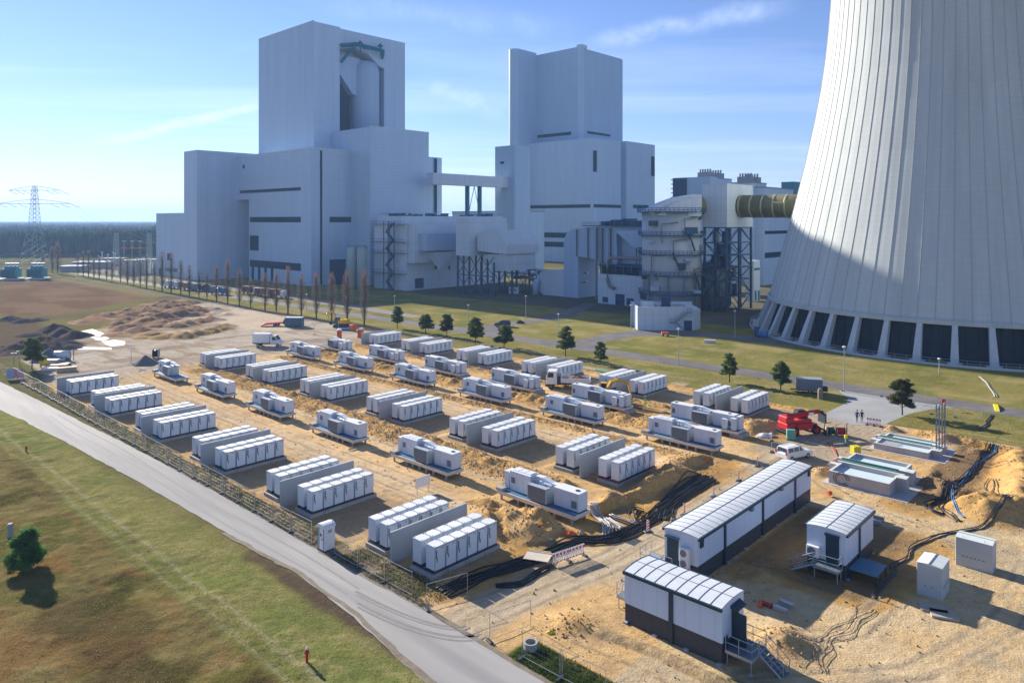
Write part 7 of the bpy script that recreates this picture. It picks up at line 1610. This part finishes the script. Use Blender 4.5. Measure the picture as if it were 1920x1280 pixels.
for i, (x, y) in enumerate(((321, 540), (350, 544), (372, 546), (410, 552), (386, 546), (470, 552), (495, 556), (520, 558))):
    r = thing('parked_lorry', ['long pale lorry on the plant road, leftmost behind the poplars', 'reddish lorry on the plant road behind the poplars, second from left', 'grey lorry on the plant road behind the poplars, third from left', 'blue van in the shade of the left boiler house', 'dark lorry between grey lorry and blue van', 'dark red container lorry at the boiler house docks, left', 'dark red container lorry at the boiler house docks, middle', 'dark red container lorry at the boiler house docks, right'][i], 'lorry', (*G(x, y), 0), R(-28), 'lorries parked by the left boiler house')
    c_ = [cab_w, mat('lorry_red', (.26, .14, .12), .6), rad_g, mat('lorry_blue', (.10, .17, .28), .6), dark_s, mat('lorry_dark', (.14, .04, .05), .6), mat('lorry_dark', (.14, .04, .05)), mat('lorry_dark', (.14, .04, .05))][i]
    m = MB(); m.box(-3.8, 2.2, -1.2, 1.2, 1.0, 3.2, bev=.05); m.build('box', c_, r); m = MB(); m.box(2.4, 4.2, -1.15, 1.15, .6, 2.9, bev=.15); m.build('cab', [cab_w, cab_w, dark_s, blue, dark_s, white, white, white][i], r)
    for x_ in (-2.6, 3.2):
        for y_ in (-1.0, 1.0): wheel(r, x_, y_, .5, .3)
# ---------------------------------------------------------------- far left: transformers, switchyard, pylons
X, Y = G(30, 524)
for i, dx in enumerate((-14, -3.5, 8)):
    r = thing('grid_transformer', ['teal grid transformer at the far left edge, left one', 'teal grid transformer at the far left edge, middle one', 'teal grid transformer at the far left edge, right one'][i], 'transformer', (X+dx, Y+i*2, 0), R(8), 'teal grid transformers')
    tg = mat('transformer_teal', (.03, .22, .27), .55, var=.12); m = MB(); m.box(-3.5, 3.5, -2.4, 2.4, .8, 5.4, bev=.2); m.box(-2.8, 2.8, -1.6, 1.6, 5.4, 6.4, bev=.2); m.build('tank', tg, r)
    m = MB()
    for k in range(14): m.box(-3.4+k*.5, -3.2+k*.5, -3.6, -2.45, 1.4, 5.0)
    m.build('radiator', tg, r); m = MB(); m.tube([(-3, .5, 7.3), (3, .5, 7.3)], .7, 12); m.build('conservator', galv, r); m = MB(); m.box(-4.5, 4.5, -4, 4, 0, .5); m.build('plinth', ct_, r)
    for k in range(3): m = MB(); m.tube([(-2+k*2, -.8, 6.4), (-2+k*2, -.8, 8.6)], [.35, .12], 8); m.build('bushing', white, r)
def lattice(m, x, y, w0, w1, h_, n, th):
    for k in range(n):
        t0, t1 = k/n, (k+1)/n; a0_, a1_ = w0+(w1-w0)*t0, w0+(w1-w0)*t1; z0_, z1_ = h_*t0, h_*t1
        for sx, sy in ((-1, -1), (1, -1), (1, 1), (-1, 1)): m.tube([(x+sx*a0_, y+sy*a0_, z0_), (x+sx*a1_, y+sy*a1_, z1_)], th, 4)
        C = [(-1, -1), (1, -1), (1, 1), (-1, 1)]
        for q in range(4):
            p, r_ = C[q], C[(q+1) % 4]
            m.tube([(x+p[0]*a0_, y+p[1]*a0_, z0_), (x+r_[0]*a1_, y+r_[1]*a1_, z1_)], th*.6, 3); m.tube([(x+r_[0]*a0_, y+r_[1]*a0_, z0_), (x+p[0]*a1_, y+p[1]*a1_, z1_)], th*.6, 3)
            m.tube([(x+p[0]*a1_, y+p[1]*a1_, z1_), (x+r_[0]*a1_, y+r_[1]*a1_, z1_)], th*.6, 3)
pyl = mat('pylon_steel', (.16, .22, .24), .6, .3)
def pylon(lab, x, yb, yt, arms, rz=0, sc=1.):
    X, Y = G(x, yb); h_ = H+(HY-yt)*Y/F; r = thing('pylon', lab, 'pylon', (X, Y, 0), rz)
    m = MB(); lattice(m, 0, 0, 6.5*sc, 2.6*sc, h_*.48, 4, .19*sc); m2 = MB(); lattice(m2, 0, 0, 2.6*sc, 1.1*sc, h_*.52, 9, .13*sc); m2.v = [(a, b, c+h_*.48) for a, b, c in m2.v]
    m.add(m2.v, m2.f); m.build('mast', pyl, r)
    for ya, half in arms:
        z = H+(HY-ya)*Y/F; L_ = half*Y/F; m = MB()
        for s_ in (-1, 1):
            for d_ in (-.8, .8): m.tube([(0, d_*sc, z), (s_*L_, 0, z)], .11*sc, 4)
            m.tube([(0, 0, z+3.2*sc), (s_*L_*.6, 0, z+1.6*sc), (s_*L_, 0, z)], .13*sc, 4)
            for k in range(1, 7): t_ = k/7; m.tube([(s_*L_*t_, 0, z), (s_*L_*(t_+.07), 0, z+3.2*sc*(1-t_)*.8)], .08*sc, 3)
        m.build('cross_arm', pyl, r)
        m = MB()
        for s_ in (-1, 1):
            for t_ in (.45, .72, 1): m.tube([(s_*L_*t_, 0, z), (s_*L_*t_+1.5, 2, z-1.6*sc), (s_*L_*t_+3.4, 4, z-2.4*sc)], .14*sc, 5)
        m.build('insulator', pyl, r)
    return r
pylon('tall lattice pylon with two cross arms at the far left', 65, 494, 350, [(357, 48), (382, 68)])
pylon('tiny faint pylon in the gap between the boiler houses', 910, 419, 381, [(383, 7), (390, 9)], 0, 1.2)
for i, (x, yb, yt) in enumerate(((218, 486, 437), (280, 486, 437))):
    X, Y = G(x, yb); h_ = H+(HY-yt)*Y/F if yt < HY else H-(yt-HY)*Y/F; r = thing('gantry_mast', ['lattice gantry mast before the forest, left of the pair', 'lattice gantry mast beside the left boiler house, right of the pair'][i], 'gantry', (X, Y, 0), 0); m = MB(); lattice(m, 0, 0, 1.6, 1.1, h_, 8, .2); m.build('mast', pyl, r)
    if i == 0: m = MB(); m.tube([(0, 0, h_*.42), (26, 0, h_*.42)], .35, 4); m.build('beam', mat('beam_rust', (.30, .16, .12), .6), r)
for i in range(3):
    X, Y = G(234+i*15, 487); r = thing('disconnector', f'small white topped switch on the gantry beam, {NUM[i]} from left', 'switch gear', (X, Y-1, 0), 0, 'switches on the gantry beam'); m = MB(); m.tube([(0, 0, 0), (0, 0, 13.5)], .16, 5); m.build('post', galv, r); m = MB(); m.box(-1.5, 1.5, -.2, .2, 13.5, 13.8); m.box(-.9, .9, -.3, .3, 8.2, 9.6, 1); m.build('head', [white, orange], r)
wire = mat('wire_pale', (.20, .21, .22), .9, 0, spec=0)
def wires(lab, p, q, n, sep_, sag, rad):
    P_, Q_ = Vector(p), Vector(q); r = thing('power_line', lab, 'power line', P_, 0); m = MB()
    for k in range(n):
        o_ = Vector((sep_*k, sep_*k*.6, sep_*.15*k)); m.tube([(Q_-P_)*t_+o_-Vector((0, 0, sag*4*t_*(1-t_))) for t_ in [j/14 for j in range(15)]], rad, 4)
    m.build('wires', wire, r); return r
def at(x, y, Y): return ((x-960)/F*Y, Y, H-(y-HY)/F*Y)
wires('sagging wires rising from the gantry to the horizon', at(188, 415, 1500), at(262, 440, 620), 2, 3, 8, .14)
wires('pale wires running from the gantry to the left boiler house', at(232, 440, 600), at(330, 446, 520), 3, 5, 5, .13)
wires('long faint wires from the tall pylon into the switchyard', at(130, 386, 516), at(236, 440, 640), 3, 4, 6, .06)
for i, (x0, x1, y, h_, c_) in enumerate(((136, 195, 503, 3.5, 0), (250, 296, 500, 4, 0), (112, 150, 510, 3, 0), (222, 262, 514, 7, 1), (262, 292, 512, 7, 1), (188, 226, 497, 4, 1))):
    X, Y = G(x0, y); X1, _ = G(x1, y); r = thing('switch_shed', ['long low white roofed shed, leftmost in the switchyard', 'white roofed shed touching the left boiler house edge', 'low shed nearest the first poplars', 'dark bushy switchgear block, left of the pair', 'dark switchgear block beside the left boiler house', 'small dark shed behind the white roofs'][i], 'shed', (X, Y, 0), R(3))
    m = MB(); m.box(0, X1-X, 0, 9, 0, h_); m.build('walls', roof_m, r); m = MB(); m.box(-.4, X1-X+.4, -.4, 9.4, h_, h_+.4); m.build('roof', [white, dark_s][c_], r)
    if c_:
        m = MB(); rqq = random.Random(i)
        for k in range(26): xx = rqq.random()*(X1-X); yy = -2-rqq.random()*6; hh = 2+rqq.random()*7; m.tube([(xx, yy, 0), (xx, yy, hh)], .12+rqq.random()*.2, 4); m.box(xx-.5, xx+.5, yy-.2, yy+.2, hh-.8, hh-.2)
        m.build('switch_posts', galv, r)
# ---------------------------------------------------------------- vegetation
def leafcloud(seed, clumps, n_per, size, thin=1., flat=.6):
    rs = np.random.RandomState(seed); Vs = []
    for (cx, cy, cz, rx, rz_) in clumps:
        n = max(6, int(n_per*rx*rx)); d = rs.normal(size=(n, 3)); d /= np.linalg.norm(d, axis=1)[:, None]; rr = rs.uniform(.25, 1, (n, 1))**.5
        c = np.array([cx, cy, cz])+d*rr*np.array([rx, rx, rz_])*(.8+.4*rs.rand(n, 1)); u = rs.normal(size=(n, 3)); u /= np.linalg.norm(u, axis=1)[:, None]; w = np.cross(u, rs.normal(size=(n, 3))); w /= np.linalg.norm(w, axis=1)[:, None]
        s = size*(.6+.8*rs.rand(n, 1)); w[:, 2] *= flat
        Vs.append(np.stack([c-u*s*.5, c+u*s*.5, c+w*s*thin], 1).reshape(-1, 3))
    V = np.concatenate(Vs); return V, np.arange(len(V)).reshape(-1, 3)
def foliage(name, dark, light, tw=None):
    new = name not in MATS; m = mat(name, dark, .8, var=.35, vs=1.4, col2=light, c2s=1.1, spec=.05)
    if new:
        t = m.node_tree; p = t.nodes['Principled BSDF']; src = p.inputs['Base Color'].links[0].from_socket; tr = t.nodes.new('ShaderNodeBsdfTranslucent'); t.links.new(src, tr.inputs[0])
        mx_ = t.nodes.new('ShaderNodeMixShader'); mx_.inputs[0].default_value = .4; t.links.new(p.outputs[0], mx_.inputs[1]); t.links.new(tr.outputs[0], mx_.inputs[2]); t.links.new(mx_.outputs[0], t.nodes['Material Output'].inputs[0])
    return m
pine_m = foliage('pine_needles', (.08, .135, .045), (.19, .23, .08)); bark = mat('bark', (.085, .06, .045), .9, var=.25, vs=3)
pineB = foliage('pine_needles_pale', (.06, .075, .03), (.13, .13, .06))
def pine(seed, h_, wide, dens=1., z0f=.28):
    rq = random.Random(seed); t = thing('pine_tree', 'x', 'tree')
    m = MB(); lean = rq.uniform(-.25, .25); m.tube([(0, 0, -.1), (lean*.3, 0, h_*.35), (lean, .1, h_*.75), (lean, .1, h_*.97)], [.11, .09, .06, .02], 7)
    cl = []; n = int(64*dens)
    for k in range(n):
        f = z0f+(1-z0f)*(k+.5)/n; z = h_*f; ang = rq.random()*6.28; env = wide*(1.0-((f-.42)/.62)**2)**.5*(.45+.6*rq.random()) if abs((f-.42)/.62) < 1 else .1
        ex, ey = lean*f+env*math.cos(ang), .1+env*math.sin(ang); m.tube([(lean*f, .1*f, z-.25*env), (ex*.9, ey*.9, z)], [.035, .012], 4)
        q = .20+.22*rq.random()*(1.2-f); cl.append((ex, ey, z+.05, q*wide*1.0, q*.55*wide))
        if rq.random() < .7: cl.append((ex*.55, ey*.55, z+.1, q*wide*.9, q*.5*wide))
    cl.append((lean, .1, h_*.97, .16*wide, .3)); m.build('trunk', bark, t)
    V, Fc = leafcloud(seed, cl, 620, .15, 1.2); o = bpy.data.objects.new('crown', npmesh('crown', V, Fc, pine_m)); scn.collection.objects.link(o); o.parent = t
    return t
PN = [(745,616,38,'pine at the left end of the pine row, nearest the poplars'), (798,625,33,'broad pine, second from left in the pine row'), (838,631,38,'pale fuzzy pine, third from left in the pine row'), (891,645,46,'pine, fourth from left, standing left of the parked dark car'), (945,652,39,'broad dark pine below the parked dark car'),
      (1060,668,52,'tall pine in the middle of the row left of the road bend'), (1125,683,39,'thin leaning pine just right of the road bend'), (1368,717,50,'tall dark pine behind the second nearest back row block'), (1464,731,48,'pine left of the generator trailer'), (1692,778,62,'open loose pine right of the pale apron'), (60,692,54,'dark bushy pine at the far left store')]
for i, (x, y, hp, lab) in enumerate(PN):
    X, Y = G(x, y); h_ = hp/F*Y*1.06; wide = h_*[.28, .36, .32, .30, .40, .27, .30, .27, .33, .36, .33][i]
    t = pine(100+i, h_, wide, .72 if i == 9 else (.9 if i in (6,) else 1.25)); t.location = (X, Y, 0); t['label'] = lab; t['group'] = 'pines along the lawn'
    if i in (2, 9):
        for c in t.children:
            if c.name.startswith('crown'): c.data.materials[0] = pineB
# foreground bush
a, b = S(48, 1066); t = thing('bush', 'dense dark green bush on the meadow at lower left', 'bush', W(a, b, hz(a, b)), 0); m = MB(); rq = random.Random(5); cl = []
for k in range(70):
    ang = rq.random()*6.28; f = rq.random(); env = 1.25*(1-f**2)**.5*(.4+.6*rq.random()); cl.append((env*math.cos(ang), env*math.sin(ang), .35+f*2.75, .36+.22*rq.random(), .38)); m.tube([(0, 0, 0), (env*math.cos(ang)*.8, env*math.sin(ang)*.8, .3+f*2.2)], [.05, .01], 4)
m.build('trunk', bark, t); V, Fc = leafcloud(9, cl, 1500, .12, .9); o = bpy.data.objects.new('crown', npmesh('crown', V, Fc, foliage('bush_leaves', (.07, .18, .045), (.15, .27, .08)))); scn.collection.objects.link(o); o.parent = t
# bare columnar poplars
twig = mat('poplar_twigs', (.36, .255, .20), .85, var=.25, vs=.6, spec=.2)
def poplar_mesh(seed):
    rs = np.random.RandomState(seed); V = []; F_ = []
    m = MB(); m.tube([(0, 0, -.1), (0, 0, 5), (0, 0, 11), (0, 0, 15)], [.26, .2, .1, .03], 7)
    n = 170
    for k in range(n):
        z = 1.2+rs.rand()**.8*11.5; a_ = rs.rand()*6.28; L_ = (1.8+rs.rand()*2.8)*(1-(z/18)); sp = .32+.25*rs.rand(); e = (math.cos(a_)*L_*sp, math.sin(a_)*L_*sp, z+L_)
        m.tube([(0, 0, z), (e[0]*.6, e[1]*.6, z+L_*.4), e], [.045, .03, .012], 3, cap=False)
    n = 1300; z = 1.6+rs.rand(n)**.8*13.2; prof = np.interp(z, [1.5, 3, 6, 10, 13, 15.5], [.35, .9, 1.75, 1.75, 1.1, .2]); a_ = rs.rand(n)*6.28; r_ = prof*rs.rand(n)**.55
    c = np.stack([np.cos(a_)*r_, np.sin(a_)*r_, z], 1); L_ = .5+.7*rs.rand(n, 1); d = np.stack([np.cos(a_)*.2, np.sin(a_)*.2, np.ones(n)], 1); w = np.stack([-np.sin(a_+1), np.cos(a_+1), np.zeros(n)], 1)*.02
    V = np.stack([c-w, c+w, c+d*L_], 1).reshape(-1, 3); return m, npmesh('crown', V, np.arange(len(V)).reshape(-1, 3), twig)
PM = []
for s_ in range(4): m, cr_ = poplar_mesh(40+s_); PM.append((m.mesh('trunk', [bark]), cr_))
PX = [(683,612,110),(651,604,100),(622,601,92),(593,598,92),(565,592,80),(540,588,92),(518,584,80),(497,582,72),(470,578,58),(449,574,72),(427,569,86),(406,566,72),(388,561,50),(373,559,56),(355,556,60),(339,552,66),(321,550,78),(304,546,76),(290,544,50),(275,541,60),(263,538,54),(251,536,50),(239,534,52),(226,530,52),(210,528,40),(200,526,42),(186,524,46),(176,522,40),(166,520,52),(156,519,50),(146,517,44),(108,512,60),(98,512,52),(80,513,46)]
for i, (x, y, hp) in enumerate(PX):
    X, Y = G(x, y); h_ = hp/F*Y; f = h_/15.5
    t = thing('poplar_tree', 'x', 'tree', (X, Y, 0), i*1.3, 'bare poplars lining the plant road')
    t['label'] = ['bare columnar poplar, rightmost of the row beside the pine trees', 'bare columnar poplar, second from the right end of the row', 'bare columnar poplar, third from the right end of the row'][i] if i < 3 else ('bare reddish poplar in the long row before the left boiler house' if i < 18 else 'distant bare poplar in the row left of the left boiler house')
    wf = f*(.85+.3*((i*37) % 10)/10)
    for nm, me in zip(('trunk', 'crown'), PM[i % 4]):
        o = bpy.data.objects.new(nm, me); scn.collection.objects.link(o); o.parent = t; o.scale = (wf, wf, f)
# weeds along the verge and grass tufts near the camera
def tufts(name, lab, cat, boxes, n, hgt_, wid, mt, seed, jit=None):
    rs = np.random.RandomState(seed); A_ = []; B_ = []
    for (a0, a1, b0, b1, wgt) in boxes: k = int(n*wgt); A_.append(rs.uniform(a0, a1, k)); B_.append(rs.uniform(b0, b1, k))
    A_ = np.concatenate(A_); B_ = np.concatenate(B_); keep = fbm(A_, B_, 1.6, seed)+(rs.rand(len(A_))-.5)*.5 > (jit or .35); A_, B_ = A_[keep], B_[keep]; Z_ = hgt(A_, B_); n = len(A_)
    X_ = B_*eB[0]+A_*eA[0]; Y_ = B_*eB[1]+A_*eA[1]; t_ = rs.rand(n)*6.28; h_ = hgt_*(.4+rs.rand(n)); w_ = wid*(.6+.8*rs.rand(n)); le = rs.normal(size=(n, 2))*h_[:, None]*.5
    c = np.stack([X_, Y_, Z_-.02], 1); w = np.stack([np.cos(t_)*w_, np.sin(t_)*w_, 0*w_], 1); tip = c+np.stack([le[:, 0], le[:, 1], h_], 1)
    V = np.stack([c-w, c+w, tip], 1).reshape(-1, 3); return single(name, npmesh(name, V, np.arange(len(V)).reshape(-1, 3), mt), lab, cat, kind='stuff')
tufts('meadow_grass', 'dry brown and green meadow grass on the near side of the road', 'grass', [(8, 25.5, -75, -34, .45), (12, 25.5, -115, -75, .3), (24, 30.6, -110, -36, .25)], 170000, .085, .02, foliage('meadow_blades', (.27, .24, .08), (.33, .24, .10)), 61, .3)
tufts('verge_weeds', 'tangled brown and green weeds between road and cabinet blocks', 'weeds', [(35.5, 37.6, -150, -57.5, .7), (35.5, 38.6, -54, -42, .3)], 26000, .17, .04, foliage('weed_blades', (.13, .14, .055), (.19, .15, .10)), 62, .42)
tufts('roadside_grass', 'green grass patch behind the fence at the bottom centre', 'grass', [(35.4, 38.0, -33.5, -22, 1)], 16000, .16, .03, foliage('green_blades', (.05, .09, .02), (.10, .13, .03)), 63, .35)
tufts('lawn_grass', 'short yellow-green lawn grass beyond the back fence', 'grass', [(113.5, 129, -150, -45, .5), (113, 129, -31, -12, .15), (143, 158, -92, -30, .35)], 60000, .10, .05, foliage('lawn_blades', (.24, .225, .07), (.30, .25, .10)), 64, .4)
# sand clods
def clods(n, seed):
    rs = np.random.RandomState(seed); A_ = []; B_ = []
    for pts, w, hh, rg in RIDGES[:9]:
        P_ = np.array(pts); k = max(60, int(n*np.abs(np.diff(P_[:, 1])).sum()/420)); t_ = rs.rand(k)*(len(P_)-1); i = np.minimum(t_.astype(int), len(P_)-2); f = t_-i; q = P_[i]*(1-f)[:, None]+P_[i+1]*f[:, None]; A_.append(q[:, 0]+rs.normal(size=k)*w*1.1); B_.append(q[:, 1]+rs.normal(size=k)*w)
    for ma, mb, r_, hh in MOUNDS: k = n//200; A_.append(ma+rs.normal(size=k)*r_*.8); B_.append(mb+rs.normal(size=k)*r_*.8)
    k = n//3; A_.append(rs.uniform(37.5, 112, k)); B_.append(rs.uniform(-150, -12, k))
    A_ = np.concatenate(A_); B_ = np.concatenate(B_); ok = np.ones(len(A_), bool)
    for a0, a1, b0, b1 in FLAT: ok &= ~((A_ > a0) & (A_ < a1) & (B_ > b0) & (B_ < b1))
    A_, B_ = A_[ok], B_[ok]; Z_ = hgt(A_, B_); n = len(A_); s = .03+.11*rs.rand(n)**3; c = np.stack([B_*eB[0]+A_*eA[0], B_*eB[1]+A_*eA[1], Z_+s*.2], 1)
    base = np.array([(1, 0, 0), (0, 1, 0), (-1, 0, 0), (0, -1, 0), (0, 0, 1)], float); V = c[:, None]+base[None]*s[:, None, None]*(.6+.8*rs.rand(n, 5, 1)); Fc = np.array([(0, 1, 4), (1, 2, 4), (2, 3, 4), (3, 0, 4)])
    return V.reshape(-1, 3), (np.arange(n)[:, None, None]*5+Fc[None]).reshape(-1, 3)
V, Fc = clods(26000, 5); single('sand_clods', npmesh('sand_clods', V, Fc, mat('clod', (.36, .24, .13), .95, var=.3, vs=.3)), 'loose clods of dug sand scattered over the berms', 'sand clods', kind='stuff')
# ---------------------------------------------------------------- far forest: one canopy of many small crowns
rs = np.random.RandomState(3); n = 26000
Yf = 540*np.exp(rs.rand(n)**1.25*2.2); Xf = (rs.rand(n)*1.9-1.12)*Yf*.98
ok = ~((Xf > -270) & (Yf < 760)) & ~((Xf > -.13*Yf) & (Yf < 1000)); ok &= (Yf > 560+60*fbm(Xf, Yf, 120, 5))
Xf, Yf = Xf[ok], Yf[ok]; n = len(Xf); hf = (12+7*fbm(Xf, Yf, 90, 7)+4*rs.rand(n)); k = 7
wf = (2.0+1.6*rs.rand(n))*np.clip(Yf/700, 1, 3.2); ang = np.arange(k)/k*2*np.pi
lv = [(0.12, .75), (.45, 1.), (.8, .55)]
V = np.zeros((n, 3*k+1, 3))
for li, (fz, fr_) in enumerate(lv):
    rr_ = wf[:, None]*fr_*(.7+.6*rs.rand(n, k)); V[:, li*k:(li+1)*k, 0] = Xf[:, None]+rr_*np.cos(ang); V[:, li*k:(li+1)*k, 1] = Yf[:, None]+rr_*np.sin(ang); V[:, li*k:(li+1)*k, 2] = hf[:, None]*(fz+.08*rs.rand(n, k))
V[:, -1] = np.stack([Xf, Yf, hf*1.05], 1)
Fc = []
for li in range(2):
    for q in range(k): a_, b_, c_, d_ = li*k+q, li*k+(q+1) % k, (li+1)*k+(q+1) % k, (li+1)*k+q; Fc += [(a_, b_, c_), (a_, c_, d_)]
for q in range(k): Fc.append((2*k+q, 2*k+(q+1) % k, 3*k))
Fc = np.array(Fc); Fc = (np.arange(n)[:, None, None]*(3*k+1)+Fc[None]).reshape(-1, 3)
single('forest', npmesh('forest', V.reshape(-1, 3), Fc, mat('forest_crowns', (.016, .044, .034), .9, var=.4, vs=.05, col2=(.06, .058, .042), c2s=.012, spec=0), True), 'wide dark forest reaching to the hazy horizon', 'forest', kind='stuff')
g2 = np.linspace(0, 1, 90); RX, RY = np.meshgrid(np.linspace(-1.3, 1.1, 160), 640*np.exp(np.linspace(0, 2.75, 120)), indexing='xy'); RXX = RX*RY
ZF = 8+5*fbm(RXX, RY, 130, 7)+4*np.array(vn(RXX/20, RY/20, 9)); ZF = np.where((RXX > -300) & (RY < 800), -2, ZF); ZF[0, :] = -2
idx = np.arange(RXX.size).reshape(RXX.shape); Fq = np.stack([idx[:-1, :-1], idx[:-1, 1:], idx[1:, 1:], idx[1:, :-1]], -1).reshape(-1, 4)
single('forest_floor', npmesh('forest_floor', np.stack([RXX, RY, ZF], -1).reshape(-1, 3), Fq, mat('forest_crowns', (.03, .04, .02)), True), None, None, kind='structure')
# ---------------------------------------------------------------- haze
hm = bpy.data.materials.new('haze'); hm.use_nodes = True; t = hm.node_tree; t.nodes.clear(); pv_ = t.nodes.new('ShaderNodeVolumePrincipled'); oo = t.nodes.new('ShaderNodeOutputMaterial')
pv_.inputs['Color'].default_value = (.38, .62, 1, 1); pv_.inputs['Density'].default_value = .00018; pv_.inputs['Anisotropy'].default_value = .25; t.links.new(pv_.outputs[0], oo.inputs['Volume'])
m = MB(); m.box(-7200, 7200, -300, 10200, -4, 175); o = m.build('haze', hm); tag(o, 'pale blue haze over the whole plain', 'haze', None, 'stuff')
